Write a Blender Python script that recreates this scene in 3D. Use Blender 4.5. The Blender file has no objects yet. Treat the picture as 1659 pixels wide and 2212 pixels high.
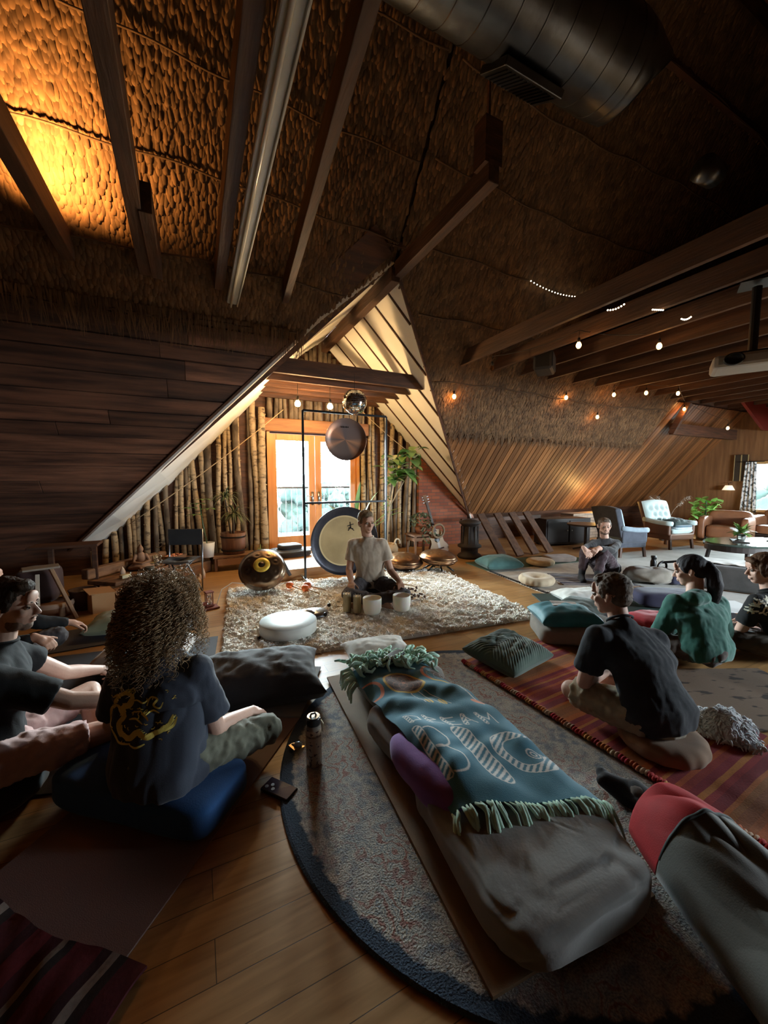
EXPO = 0.62
SKY = 90.0
FILLX = 7.6; FILLW = 2.6
SPOTW = 34; STRW = 1.2; UPW = 130
SEG2 = ((3.68, 2.558, 3.045), (3.732, 2.432, 3.06), 6, .015)
SEG3 = ((4.075, 2.366, 3.05), (4.175, 2.328, 3.05), 5, .0)
SEG4 = ((4.574, 2.365, 3.05), (4.634, 2.311, 3.06), 6, .015)
import bpy, bmesh, math, random
import numpy as np
from mathutils import Vector, Matrix, noise, Euler
random.seed(7); rng = np.random.default_rng(7)
SC = bpy.context.scene
PI = math.pi

# ---------------------------------------------------------------- camera
cam_d = bpy.data.cameras.new('camera'); cam = bpy.data.objects.new('camera', cam_d)
SC.collection.objects.link(cam); SC.camera = cam
cam_d.sensor_fit = 'VERTICAL'; cam_d.sensor_height = 36.0
cam_d.lens = 36.0 * 831.0 / 2212.0
cam_d.clip_start = 0.02; cam_d.clip_end = 400
cam.location = (0, 0, 1.40)
cam.rotation_euler = (math.radians(90 - 4.88), 0, math.radians(-26))

# ---------------------------------------------------------------- render look
SC.view_settings.view_transform = 'Standard'; SC.view_settings.look = 'None'
SC.view_settings.gamma = 1.0; SC.view_settings.use_curve_mapping = False
SC.view_settings.exposure = EXPO
SC.cycles.use_denoising = True
SC.cycles.max_bounces = 8; SC.cycles.diffuse_bounces = 4; SC.cycles.glossy_bounces = 4
SC.cycles.transmission_bounces = 6; SC.cycles.transparent_max_bounces = 8
SC.cycles.sample_clamp_indirect = 6.0; SC.cycles.caustics_reflective = False; SC.cycles.caustics_refractive = False

# ---------------------------------------------------------------- sky
W = bpy.data.worlds.new('sky'); SC.world = W; W.use_nodes = True
nt = W.node_tree; bg = nt.nodes['Background']
bg.inputs['Color'].default_value = (0.80, 0.92, 1.0, 1); 
g_ = nt.nodes.new('ShaderNodeTexCoord'); s_ = nt.nodes.new('ShaderNodeSeparateXYZ'); nt.links.new(g_.outputs['Generated'], s_.inputs[0])
r_ = nt.nodes.new('ShaderNodeMapRange'); r_.interpolation_type = 'SMOOTHSTEP'; r_.inputs['From Min'].default_value = .30; r_.inputs['From Max'].default_value = .80
r_.inputs['To Min'].default_value = SKY; r_.inputs['To Max'].default_value = SKY * .15; nt.links.new(s_.outputs['Z'], r_.inputs['Value']); nt.links.new(r_.outputs[0], bg.inputs['Strength'])   # bright hazy horizon, darker overhead

def portal(name, loc, rot, sx, sy):
    l = bpy.data.lights.new(name, 'AREA'); l.shape = 'RECTANGLE'; l.size = sx; l.size_y = sy
    o = bpy.data.objects.new(name, l); SC.collection.objects.link(o); o.location = loc; o.rotation_euler = rot
    l.cycles.is_portal = True
    return o
def lamp(name, kind, loc, color, energy, size=0.05, rot=(0, 0, 0), spot=None):
    l = bpy.data.lights.new(name, kind); l.color = color; l.energy = energy
    if kind == 'SPOT':
        l.spot_size = spot or 2.2; l.spot_blend = 0.5
    if kind == 'AREA': l.size = size
    else: l.shadow_soft_size = size
    o = bpy.data.objects.new(name, l); SC.collection.objects.link(o); o.location = loc; o.rotation_euler = rot
    return o
# daylight enters by the terrace doors, the end-wall windows and an added, unseen opening in the near roof side
portal('door_portal', (1.97, 7.02, 1.15), (math.radians(-90), 0, 0), 1.7, 2.0)
portal('window_portal', (12.5, 3.45, 1.2), (0, math.radians(90), 0), 1.25, 2.4)
portal('fill_portal', (FILLX, -2.02, 1.7), (math.radians(90), 0, 0), FILLW, 1.9)

# ---------------------------------------------------------------- helpers
def rotm(e): return Euler(e).to_matrix()
class MB:
    def __init__(s): s.v = []; s.f = []; s.m = []
    def add(s, vs, fs, mi=0):
        n = len(s.v); s.v.extend([tuple(v) for v in vs]); s.f.extend([tuple(i + n for i in f) for f in fs]); s.m.extend([mi] * len(fs)); return s
    def box(s, c, d, e=None, mi=0, M=None):
        hx, hy, hz = d[0] / 2, d[1] / 2, d[2] / 2
        vs = [Vector((x, y, z)) for x in (-hx, hx) for y in (-hy, hy) for z in (-hz, hz)]
        if e: R = rotm(e); vs = [R @ v for v in vs]
        vs = [v + Vector(c) for v in vs]
        if M: vs = [M @ v for v in vs]
        return s.add(vs, [(0, 1, 3, 2), (4, 6, 7, 5), (0, 4, 5, 1), (2, 3, 7, 6), (0, 2, 6, 4), (1, 5, 7, 3)], mi)
    def beam(s, a, b, w, h, up=(0, 0, 1), mi=0):
        a = Vector(a); b = Vector(b); d = (b - a).normalized(); sd = d.cross(Vector(up)).normalized(); u = sd.cross(d)
        vs = [p + sd * x * w / 2 + u * y * h / 2 for p in (a, b) for x, y in ((-1, -1), (1, -1), (1, 1), (-1, 1))]
        return s.add(vs, [(0, 3, 2, 1), (4, 5, 6, 7), (0, 1, 5, 4), (1, 2, 6, 5), (2, 3, 7, 6), (3, 0, 4, 7)], mi)
    def tube(s, pts, r, n=8, mi=0, cap=True, closed=False):
        pts = [Vector(p) for p in pts]; rs = r if isinstance(r, (list, tuple)) else [r] * len(pts)
        L = len(pts); vs = []; prev = None
        for i, p in enumerate(pts):
            if closed: t = pts[(i + 1) % L] - pts[i - 1]
            else: t = pts[min(i + 1, L - 1)] - pts[max(i - 1, 0)]
            t = t.normalized() if t.length > 1e-9 else Vector((0, 0, 1))
            if prev is None: a = t.orthogonal().normalized()
            else:
                a = prev - t * prev.dot(t); a = a.normalized() if a.length > 1e-6 else t.orthogonal().normalized()
            prev = a; b = t.cross(a)
            vs += [p + (a * math.cos(2 * PI * k / n) + b * math.sin(2 * PI * k / n)) * rs[i] for k in range(n)]
        fs = []
        for i in range(L if closed else L - 1):
            j = (i + 1) % L
            fs += [(i * n + k, i * n + (k + 1) % n, j * n + (k + 1) % n, j * n + k) for k in range(n)]
        if cap and not closed: fs += [tuple(range(n - 1, -1, -1)), tuple((L - 1) * n + k for k in range(n))]
        return s.add(vs, fs, mi)
    def lathe(s, prof, n=24, c=(0, 0, 0), M=None, mi=0, sx=1, sy=1, cap=True):
        vs = []; fs = []; c = Vector(c)
        for r, z in prof: vs += [Vector((r * sx * math.cos(2 * PI * k / n), r * sy * math.sin(2 * PI * k / n), z)) for k in range(n)]
        for i in range(len(prof) - 1): fs += [(i * n + k, i * n + (k + 1) % n, (i + 1) * n + (k + 1) % n, (i + 1) * n + k) for k in range(n)]
        if cap and prof[0][0] > 1e-5: fs.append(tuple(range(n - 1, -1, -1)))
        if cap and prof[-1][0] > 1e-5: fs.append(tuple((len(prof) - 1) * n + k for k in range(n)))
        if M: vs = [M @ v for v in vs]
        return s.add([v + c for v in vs], fs, mi)
    def ell(s, c, r, e=None, nu=16, nv=10, mi=0, M=None, pw=1.0):
        vs = []; fs = []; R = rotm(e) if e else None
        sp = lambda x: math.copysign(abs(x) ** pw, x)
        for i in range(nv + 1):
            th = PI * i / nv
            for k in range(nu):
                ph = 2 * PI * k / nu
                v = Vector((sp(math.sin(th)) * sp(math.cos(ph)) * r[0], sp(math.sin(th)) * sp(math.sin(ph)) * r[1], -sp(math.cos(th)) * r[2]))
                if R: v = R @ v
                v += Vector(c)
                vs.append(M @ v if M else v)
        for i in range(nv): fs += [(i * nu + k, i * nu + (k + 1) % nu, (i + 1) * nu + (k + 1) % nu, (i + 1) * nu + k) for k in range(nu)]
        return s.add(vs, fs, mi)
    def cap(s, a, b, ra, rb, n=12, flat=False):
        a = Vector(a); b = Vector(b); d = b - a; L = d.length
        if L < 1e-6: return s.ell(a, (ra, ra, ra))
        t = d / L; pts = []; rs = []
        if not flat:
            for q in (-1, -.92, -.7, -.4): pts.append(a + t * ra * q); rs.append(max(ra * math.sqrt(1 - q * q), 1e-4))
        for q in (0, .5, 1): pts.append(a + d * q); rs.append(ra + (rb - ra) * q)
        if not flat:
            for q in (.4, .7, .92, 1): pts.append(b + t * rb * q); rs.append(max(rb * math.sqrt(1 - q * q), 1e-4))
        return s.tube(pts, rs, n)
    def loft(s, rings, n=24, mi=0, pw=2.3):
        vs = []; fs = []
        for c, ax, ay in rings:
            c = Vector(c); ax = Vector(ax); ay = Vector(ay)
            for k in range(n):
                a = 2 * PI * k / n; co, si = math.cos(a), math.sin(a)
                vs.append(c + ax * math.copysign(abs(co) ** (2 / pw), co) + ay * math.copysign(abs(si) ** (2 / pw), si))
        L = len(rings)
        for i in range(L - 1): fs += [(i * n + k, i * n + (k + 1) % n, (i + 1) * n + (k + 1) % n, (i + 1) * n + k) for k in range(n)]
        fs += [tuple(range(n - 1, -1, -1)), tuple((L - 1) * n + k for k in range(n))]
        return s.add(vs, fs, mi)
    def mesh(s, name):
        me = bpy.data.meshes.new(name); me.from_pydata([tuple(v) for v in s.v], [], s.f)
        if any(s.m): me.polygons.foreach_set('material_index', s.m)
        me.update(); return me
    def build(s, name, mat=None, parent=None, smooth=False, bevel=0, sub=0, angle=None):
        me = s.mesh(name)
        for m in (mat if isinstance(mat, (list, tuple)) else [mat]):
            if m: me.materials.append(m)
        o = bpy.data.objects.new(name, me); SC.collection.objects.link(o)
        if parent: o.parent = parent
        if smooth: me.polygons.foreach_set('use_smooth', [True] * len(me.polygons))
        if bevel:
            b = o.modifiers.new('bevel', 'BEVEL'); b.width = bevel; b.segments = 2; b.limit_method = 'ANGLE'
        if sub:
            b = o.modifiers.new('sub', 'SUBSURF'); b.levels = sub; b.render_levels = sub
        return o

def raw_mesh(name, V, F, mat, parent=None, smooth=True):
    """V (n,3) array, F (m,4) or (m,3) array"""
    me = bpy.data.meshes.new(name); n = len(V); m = len(F); k = F.shape[1]
    me.vertices.add(n); me.vertices.foreach_set('co', np.asarray(V, np.float32).ravel())
    me.loops.add(m * k); me.loops.foreach_set('vertex_index', np.asarray(F, np.int32).ravel())
    me.polygons.add(m); me.polygons.foreach_set('loop_start', np.arange(0, m * k, k, dtype=np.int32))
    try: me.polygons.foreach_set('loop_total', np.full(m, k, np.int32))
    except Exception: pass
    me.polygons.foreach_set('use_smooth', np.full(m, smooth))
    me.update(calc_edges=True); me.validate()
    for x in (mat if isinstance(mat, (list, tuple)) else [mat]): me.materials.append(x)
    o = bpy.data.objects.new(name, me); SC.collection.objects.link(o)
    if parent: o.parent = parent
    return o

def bake(mb, voxel, smooth=3, fac=.5, mods=None):
    """fuse the closed pieces of mb into one continuous surface"""
    me = mb.mesh('tmp'); o = bpy.data.objects.new('tmp', me); SC.collection.objects.link(o)
    r = o.modifiers.new('r', 'REMESH'); r.mode = 'VOXEL'; r.voxel_size = voxel; r.adaptivity = 0
    if smooth:
        q = o.modifiers.new('s', 'SMOOTH'); q.iterations = smooth; q.factor = fac
    dg = bpy.context.evaluated_depsgraph_get(); ev = o.evaluated_get(dg)
    out = bpy.data.meshes.new_from_object(ev)
    bpy.data.objects.remove(o); bpy.data.meshes.remove(me)
    return out
def mesh_obj(name, me, mat, parent=None, smooth=True):
    me.materials.clear()
    for x in (mat if isinstance(mat, (list, tuple)) else [mat]): me.materials.append(x)
    me.polygons.foreach_set('use_smooth', [smooth] * len(me.polygons)); me.name = name
    o = bpy.data.objects.new(name, me); SC.collection.objects.link(o)
    if parent: o.parent = parent
    return o
def getco(me):
    a = np.empty(len(me.vertices) * 3, np.float32); me.vertices.foreach_get('co', a); return a.reshape(-1, 3).astype(float)
def setco(me, a): me.vertices.foreach_set('co', np.asarray(a, np.float32).ravel()); me.update()
def getno(me):
    a = np.empty(len(me.vertices) * 3, np.float32); me.vertices.foreach_get('normal', a); return a.reshape(-1, 3).astype(float)
def vnoise(P, seed=0, oct=1):
    """cheap vectorised smooth noise in -1..1 (sum of rotated sines)"""
    r = np.random.default_rng(seed); out = np.zeros(len(P)); amp = 1; tot = 0
    for o in range(oct):
        acc = np.zeros(len(P))
        for k in range(6):
            d = r.normal(size=3); d /= np.linalg.norm(d); w = r.uniform(.7, 1.5) * 2 ** o
            q = P @ d * w * 2 * PI + r.uniform(0, 7)
            acc += np.sin(q + 1.7 * np.sin(P @ r.normal(size=3) * 1.3 * 2 ** o + k))
        out += amp * acc / 3.2; tot += amp; amp *= .5
    return out / tot

def thing(name, label, cat, loc=(0, 0, 0), rz=0, group=None, rot=None):
    o = bpy.data.objects.new(name, None); SC.collection.objects.link(o); o.empty_display_size = .05
    o.location = loc; o.rotation_euler = rot if rot else (0, 0, rz); o['label'] = label; o['category'] = cat
    if group: o['group'] = group
    return o
def tag(o, label, cat, group=None, kind=None):
    o['label'] = label; o['category'] = cat
    if group: o['group'] = group
    if kind: o['kind'] = kind
    return o
def struct(o, name=None): o['kind'] = 'structure'; return o
def copy_tree(o, parent=None):
    c = o.copy(); SC.collection.objects.link(c); c.parent = parent
    for ch in list(o.children): copy_tree(ch, c)
    return c

# ---------------------------------------------------------------- materials
MATS = {}
def mat(key, col, rough=.7, metal=0, col2=None, scale=8, detail=4, bump=0, bscale=None, stretch=(1, 1, 1), emis=None, estr=0,
        trans=0, alpha=1, sheen=0, island=0, spec=None, coat=0, contrast=(.35, .65), sss=0, ior=None, bdist=.01, btype='noise'):
    if key in MATS: return MATS[key]
    m = bpy.data.materials.new(key); m.use_nodes = True; n = m.node_tree.nodes; l = m.node_tree.links
    b = n['Principled BSDF']; b.inputs['Base Color'].default_value = (*col, 1); b.inputs['Roughness'].default_value = rough
    b.inputs['Metallic'].default_value = metal
    if spec is not None: b.inputs['Specular IOR Level'].default_value = spec
    if coat: b.inputs['Coat Weight'].default_value = coat; b.inputs['Coat Roughness'].default_value = .15
    if trans: b.inputs['Transmission Weight'].default_value = trans
    if ior: b.inputs['IOR'].default_value = ior
    if sheen: b.inputs['Sheen Weight'].default_value = sheen; b.inputs['Sheen Roughness'].default_value = .5
    if sss: b.inputs['Subsurface Weight'].default_value = sss; b.inputs['Subsurface Radius'].default_value = (.02, .008, .004)
    if emis: b.inputs['Emission Color'].default_value = (*emis, 1); b.inputs['Emission Strength'].default_value = estr
    tc = None
    if col2 or bump:
        tc = n.new('ShaderNodeTexCoord'); mp = n.new('ShaderNodeMapping'); mp.inputs['Scale'].default_value = stretch
        l.new(tc.outputs['Object'], mp.inputs['Vector'])
    if col2:
        t = n.new('ShaderNodeTexNoise'); t.inputs['Scale'].default_value = scale; t.inputs['Detail'].default_value = detail
        l.new(mp.outputs[0], t.inputs['Vector'])
        cr = n.new('ShaderNodeValToRGB'); cr.color_ramp.elements[0].position = contrast[0]; cr.color_ramp.elements[1].position = contrast[1]
        cr.color_ramp.elements[0].color = (*col, 1); cr.color_ramp.elements[1].color = (*col2, 1)
        l.new(t.outputs['Fac'], cr.inputs['Fac']); out = cr.outputs['Color']
        if island:
            g = n.new('ShaderNodeNewGeometry'); mx = n.new('ShaderNodeMix'); mx.data_type = 'RGBA'; mx.blend_type = 'MULTIPLY'
            mr = n.new('ShaderNodeMapRange'); mr.inputs['To Min'].default_value = 1 - island; mr.inputs['To Max'].default_value = 1 + island * .4
            l.new(g.outputs['Random Per Island'], mr.inputs['Value'])
            mx.inputs['Factor'].default_value = 1; l.new(out, mx.inputs[6]); l.new(mr.outputs[0], mx.inputs[7]); out = mx.outputs[2]
        l.new(out, b.inputs['Base Color'])
    if bump:
        if btype == 'noise':
            t2 = n.new('ShaderNodeTexNoise'); t2.inputs['Scale'].default_value = bscale or scale * 3; t2.inputs['Detail'].default_value = 4
            l.new(mp.outputs[0], t2.inputs['Vector']); h = t2.outputs['Fac']
        elif btype == 'voronoi':
            t2 = n.new('ShaderNodeTexVoronoi'); t2.inputs['Scale'].default_value = bscale or 30; l.new(mp.outputs[0], t2.inputs['Vector']); h = t2.outputs['Distance']
        else:
            t2 = n.new('ShaderNodeTexWave'); t2.bands_direction = btype; t2.inputs['Scale'].default_value = bscale or 30; t2.inputs['Distortion'].default_value = .6
            l.new(mp.outputs[0], t2.inputs['Vector']); h = t2.outputs['Fac']
        bn = n.new('ShaderNodeBump'); bn.inputs['Strength'].default_value = bump; bn.inputs['Distance'].default_value = bdist
        l.new(h, bn.inputs['Height']); l.new(bn.outputs[0], b.inputs['Normal'])
    MATS[key] = m; return m
def stripes(key, stops, axis, scale, rough=.9, bump=.3, off=0, wob=0.0, bscale=120):
    """woven stripes: constant colour ramp repeated along one object axis"""
    if key in MATS: return MATS[key]
    m = bpy.data.materials.new(key); m.use_nodes = True; n = m.node_tree.nodes; l = m.node_tree.links; b = n['Principled BSDF']
    b.inputs['Roughness'].default_value = rough
    tc = n.new('ShaderNodeTexCoord'); sp = n.new('ShaderNodeSeparateXYZ'); l.new(tc.outputs['Object'], sp.inputs[0])
    mu = n.new('ShaderNodeMath'); mu.operation = 'MULTIPLY_ADD'; mu.inputs[1].default_value = scale; mu.inputs[2].default_value = off
    l.new(sp.outputs[axis], mu.inputs[0]); src = mu.outputs[0]
    if wob:
        t = n.new('ShaderNodeTexNoise'); t.inputs['Scale'].default_value = 5; l.new(tc.outputs['Object'], t.inputs[0])
        ad = n.new('ShaderNodeMath'); ad.operation = 'MULTIPLY_ADD'; ad.inputs[1].default_value = wob; l.new(t.outputs[0], ad.inputs[0]); l.new(src, ad.inputs[2]); src = ad.outputs[0]
    fr = n.new('ShaderNodeMath'); fr.operation = 'FRACT'; l.new(src, fr.inputs[0])
    cr = n.new('ShaderNodeValToRGB'); cr.color_ramp.interpolation = 'CONSTANT'
    e = cr.color_ramp.elements
    e[0].position = 0; e[0].color = (*stops[0][1], 1); e[1].position = stops[1][0]; e[1].color = (*stops[1][1], 1)
    for p, c in stops[2:]: q = e.new(p); q.color = (*c, 1)
    l.new(fr.outputs[0], cr.inputs[0])
    t2 = n.new('ShaderNodeTexNoise'); t2.inputs['Scale'].default_value = bscale; t2.inputs['Detail'].default_value = 3; l.new(tc.outputs['Object'], t2.inputs[0])
    mx = n.new('ShaderNodeMix'); mx.data_type = 'RGBA'; mx.blend_type = 'MULTIPLY'; mx.inputs['Factor'].default_value = .5
    l.new(cr.outputs[0], mx.inputs[6]); l.new(t2.outputs['Fac'], mx.inputs[7]); l.new(mx.outputs[2], b.inputs['Base Color'])
    bn = n.new('ShaderNodeBump'); bn.inputs['Strength'].default_value = bump; bn.inputs['Distance'].default_value = .004
    l.new(t2.outputs['Fac'], bn.inputs['Height']); l.new(bn.outputs[0], b.inputs['Normal'])
    MATS[key] = m; return m
def planks(key, c1, c2, c3, pw, pl, rough, swap=False, gap=.012):
    m = bpy.data.materials.new(key); m.use_nodes = True; n = m.node_tree.nodes; l = m.node_tree.links; b = n['Principled BSDF']
    tc = n.new('ShaderNodeTexCoord'); mp = n.new('ShaderNodeMapping'); l.new(tc.outputs['Object'], mp.inputs[0])
    if swap: mp.inputs['Rotation'].default_value = (0, 0, PI / 2)
    br = n.new('ShaderNodeTexBrick'); l.new(mp.outputs[0], br.inputs['Vector'])
    br.inputs['Scale'].default_value = 1; br.inputs['Brick Width'].default_value = pl; br.inputs['Row Height'].default_value = pw
    br.inputs['Mortar Size'].default_value = pw * gap; br.inputs['Mortar Smooth'].default_value = .1; br.offset = .37
    br.inputs['Color1'].default_value = (*c1, 1); br.inputs['Color2'].default_value = (*c2, 1); br.inputs['Mortar'].default_value = (*[x * .18 for x in c1], 1)
    m2 = n.new('ShaderNodeMapping'); m2.inputs['Scale'].default_value = (1.2, 14, 14) if not swap else (14, 1.2, 14); l.new(tc.outputs['Object'], m2.inputs[0])
    t = n.new('ShaderNodeTexNoise'); t.inputs['Scale'].default_value = 2.2; t.inputs['Detail'].default_value = 6; t.inputs['Distortion'].default_value = .6; l.new(m2.outputs[0], t.inputs[0])
    cr = n.new('ShaderNodeValToRGB'); cr.color_ramp.elements[0].position = .3; cr.color_ramp.elements[0].color = (*c3, 1); cr.color_ramp.elements[1].position = .68; cr.color_ramp.elements[1].color = (1, 1, 1, 1)
    l.new(t.outputs['Fac'], cr.inputs[0])
    mx = n.new('ShaderNodeMix'); mx.data_type = 'RGBA'; mx.blend_type = 'MULTIPLY'; mx.inputs['Factor'].default_value = .8
    l.new(br.outputs['Color'], mx.inputs[6]); l.new(cr.outputs[0], mx.inputs[7]); l.new(mx.outputs[2], b.inputs['Base Color'])
    mr = n.new('ShaderNodeMapRange'); mr.inputs['To Min'].default_value = rough - .08; mr.inputs['To Max'].default_value = rough + .12
    l.new(t.outputs['Fac'], mr.inputs[0]); l.new(mr.outputs[0], b.inputs['Roughness'])
    bn = n.new('ShaderNodeBump'); bn.inputs['Strength'].default_value = .5; bn.inputs['Distance'].default_value = .002; bn.invert = True
    l.new(br.outputs['Fac'], bn.inputs['Height']); l.new(bn.outputs[0], b.inputs['Normal'])
    MATS[key] = m; return m

M_dark = mat('dark_beam', (.10, .038, .016), .7, col2=(.045, .018, .009), scale=3, stretch=(1, 1, 8), bump=.4)
M_joist = mat('joist', (.095, .042, .02), .7, col2=(.05, .022, .011), scale=3, stretch=(6, .6, 6), bump=.4)
M_tar = mat('rough_plank', (.20, .088, .050), .7, col2=(.055, .024, .015), scale=2.2, stretch=(.6, 6, 6), bump=.6, island=.6, bscale=9)
M_pine = mat('pine_board', (.27, .112, .038), .45, col2=(.16, .062, .02), scale=2.2, stretch=(9, .8, .8), bump=.3, island=.55)
M_thatch = mat('thatch', (.20, .108, .046), .85, col2=(.11, .056, .024), scale=6, island=.45)
M_white = mat('white_board', (.88, .87, .83), .8, col2=(.78, .77, .72), scale=1.6, bump=.35, bscale=3, bdist=.03)
M_bark = mat('aspen_bark', (.42, .31, .185), .85, col2=(.10, .07, .045), scale=9, stretch=(1, 1, 2.2), bump=.8, bscale=14, bdist=.016, contrast=(.50, .68))
M_bark2 = mat('grey_bark', (.21, .16, .11), .9, col2=(.07, .05, .035), scale=9, stretch=(1, 1, .5), bump=.7, bscale=14)
M_door = mat('honey_wood', (.62, .26, .065), .4, col2=(.52, .20, .045), scale=3, stretch=(6, 6, .6))
M_oldwood = mat('old_wood', (.26, .13, .06), .7, col2=(.14, .07, .035), scale=3, stretch=(1, 5, 5), bump=.5)
M_black = mat('black_metal', (.012, .012, .013), .35, .3)
M_steel = mat('steel', (.45, .46, .48), .3, 1.0, col2=(.3, .31, .33), scale=3)
def pane_glass():
    m = bpy.data.materials.new('glass'); m.use_nodes = True; n = m.node_tree.nodes; l = m.node_tree.links; n.remove(n['Principled BSDF'])
    t = n.new('ShaderNodeBsdfTransparent'); t.inputs[0].default_value = (.93, .97, .96, 1); g = n.new('ShaderNodeBsdfGlossy'); g.inputs['Roughness'].default_value = .02; x = n.new('ShaderNodeMixShader'); f = n.new('ShaderNodeFresnel'); f.inputs[0].default_value = 1.45
    l.new(f.outputs[0], x.inputs[0]); l.new(t.outputs[0], x.inputs[1]); l.new(g.outputs[0], x.inputs[2]); l.new(x.outputs[0], n['Material Output'].inputs[0]); return m
M_glass = pane_glass()
# ================================================================ ROOM SHELL
T = 1.226; CO = 1 / math.sqrt(1 + T * T); SI = T * CO
RY, RZ = 2.2, .35 + T * 4.8            # roof ridge
XL, XR = -3.2, 12.45
def sp(x, v, off=0.0):                 # point on the far roof slope: x along the room, v up the slope, off into the room
    return Vector((x, 7 - v * CO - off * SI, .35 + v * SI - off * CO))
def vz(z): return (z - .35) / SI
def DL(z): return float(np.interp(z, [-.6, .378, 3.27, 3.87], [-2.64, -1.62, 1.40, 2.15]))   # left dormer roof along the valley
def DLW(z): return float(np.interp(z, [-.6, .12, 3.74, 3.87], [-2.12, -1.45, 1.90, 2.15]))   # and along the door wall
DR = lambda z: 2.15 + (3.85 - z) / .985
def valley_l(v): z = .35 + v * SI; return DL(z) if z < 3.85 else 2.15
def valley_r(v): z = .35 + v * SI; return DR(z) if z < 3.85 else 2.15

M_floor = planks('floor_oak', (.50, .285, .115), (.42, .225, .085), (.55, .50, .44), .118, 1.3, .36)
f = MB().box((4.6, 2.4, -.05), (16, 10.0, .1)).build('floor', M_floor); struct(f)
# platform before the doors
M_plat = planks('platform_oak', (.50, .27, .11), (.42, .22, .085), (.6, .52, .46), .118, 1.3, .3)
b = MB(); b.box((1.9, 6.12, .075), (1.95, 1.66, .15)); o = b.build('floor_platform', M_plat, bevel=.006); struct(o)

# door wall (Y = 6.95): dark boards behind the trunks, hole for the doors
def prism(poly, y0, y1, name, m, kind='structure', parent=None):
    n = len(poly); vs = [(x, y0, z) for x, z in poly] + [(x, y1, z) for x, z in poly]
    fs = [tuple(range(n)), tuple(range(2 * n - 1, n - 1, -1))] + [(i, i + n, (i + 1) % n + n, (i + 1) % n) for i in range(n)]
    o = MB().add(vs, fs).build(name, m, parent)
    if not parent: o['kind'] = kind
    return o
prism([(-3.3, 0), (1.16, 0), (1.16, 2.2), (1.16, 3.02), (-.3, 1.56), (-1.75, .60), (-3.3, .60)], 6.95, 7.05, 'wall_back', M_dark)
prism([(1.16, 2.2), (2.77, 2.2), (2.77, 3.36), (2.15, 3.97), (1.16, 3.06)], 6.95, 7.05, 'wall_back', M_dark)
prism([(2.77, 0), (12.6, 0), (12.6, .42), (5.7, .45), (2.77, 3.34)], 6.95, 7.05, 'wall_back', M_dark)
struct(MB().box((-1.4, 7.5, .3), (4.2, .1, 1.6)).build('wall_back', M_dark))
struct(MB().box((9.0, 7.5, .3), (7.6, .1, 1.6)).build('wall_back', M_dark))
# brick part of the wall behind the guitar
mb = bpy.data.materials.new('brick'); mb.use_nodes = True
n_ = mb.node_tree.nodes; l_ = mb.node_tree.links; br = n_.new('ShaderNodeTexBrick'); tc = n_.new('ShaderNodeTexCoord'); mp = n_.new('ShaderNodeMapping')
mp.inputs['Rotation'].default_value = (PI / 2, 0, 0); l_.new(tc.outputs['Object'], mp.inputs[0]); l_.new(mp.outputs[0], br.inputs['Vector'])
br.inputs['Scale'].default_value = 1; br.inputs['Brick Width'].default_value = .21; br.inputs['Row Height'].default_value = .07; br.inputs['Mortar Size'].default_value = .006
br.inputs['Color1'].default_value = (.30, .085, .035, 1); br.inputs['Color2'].default_value = (.20, .055, .028, 1); br.inputs['Mortar'].default_value = (.12, .07, .05, 1)
l_.new(br.outputs['Color'], n_['Principled BSDF'].inputs['Base Color']); n_['Principled BSDF'].inputs['Roughness'].default_value = .85
bn = n_.new('ShaderNodeBump'); bn.invert = True; bn.inputs['Distance'].default_value = .006; l_.new(br.outputs['Fac'], bn.inputs['Height']); l_.new(bn.outputs[0], n_['Principled BSDF'].inputs['Normal'])
prism([(4.1, 0), (5.35, 0), (5.35, .68), (4.1, 1.88)], 6.78, 6.95, 'wall_brick', mb)

# far roof slope: planked lower left, boarded right, plain backing above
def slope_slab(x0a, x1a, va, x0b, x1b, vb, off, th, B, mi=0):
    vs = [sp(x0a, va, off), sp(x1a, va, off), sp(x1b, vb, off), sp(x0b, vb, off), sp(x0a, va, off + th), sp(x1a, va, off + th), sp(x1b, vb, off + th), sp(x0b, vb, off + th)]
    B.add(vs, [(0, 1, 2, 3), (7, 6, 5, 4), (0, 4, 5, 1), (1, 5, 6, 2), (2, 6, 7, 3), (3, 7, 4, 0)], mi)
VTOP = vz(RZ)
B = MB(); slope_slab(XL, valley_l(-.46), -.46, XL, 2.15, vz(3.85), -.10, .06, B); slope_slab(XL, 2.15, vz(3.85), XL, 2.15, VTOP, -.10, .06, B)
struct(B.build('ceiling', M_dark))
B = MB(); slope_slab(valley_r(0) + .1, XR + .1, 0, 2.15, XR + .1, vz(3.85), -.10, .06, B); slope_slab(2.15, XR + .1, vz(3.85), 2.15, XR + .1, VTOP, -.10, .06, B)
struct(B.build('ceiling', M_dark))
# horizontal weathered planks (left)
B = MB(); v = -.44; r = random.Random(3)
while v < vz(3.45):
    w = r.uniform(.17, .25); v2 = v + w - .013; x = XL
    while True:
        x2 = x + r.uniform(1.4, 3.2); a, b2 = valley_l(v), valley_l(v2); last = x2 > a - .5
        d = r.uniform(-.006, .008)
        slope_slab(x, a if last else x2 - .006, v, x, b2 if last else x2 - .004, v2, -.035, .03 + d, B)
        if last: break
        x = x2
    v += w
o = B.build('wall_left', M_tar, bevel=.003); struct(o)
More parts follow.
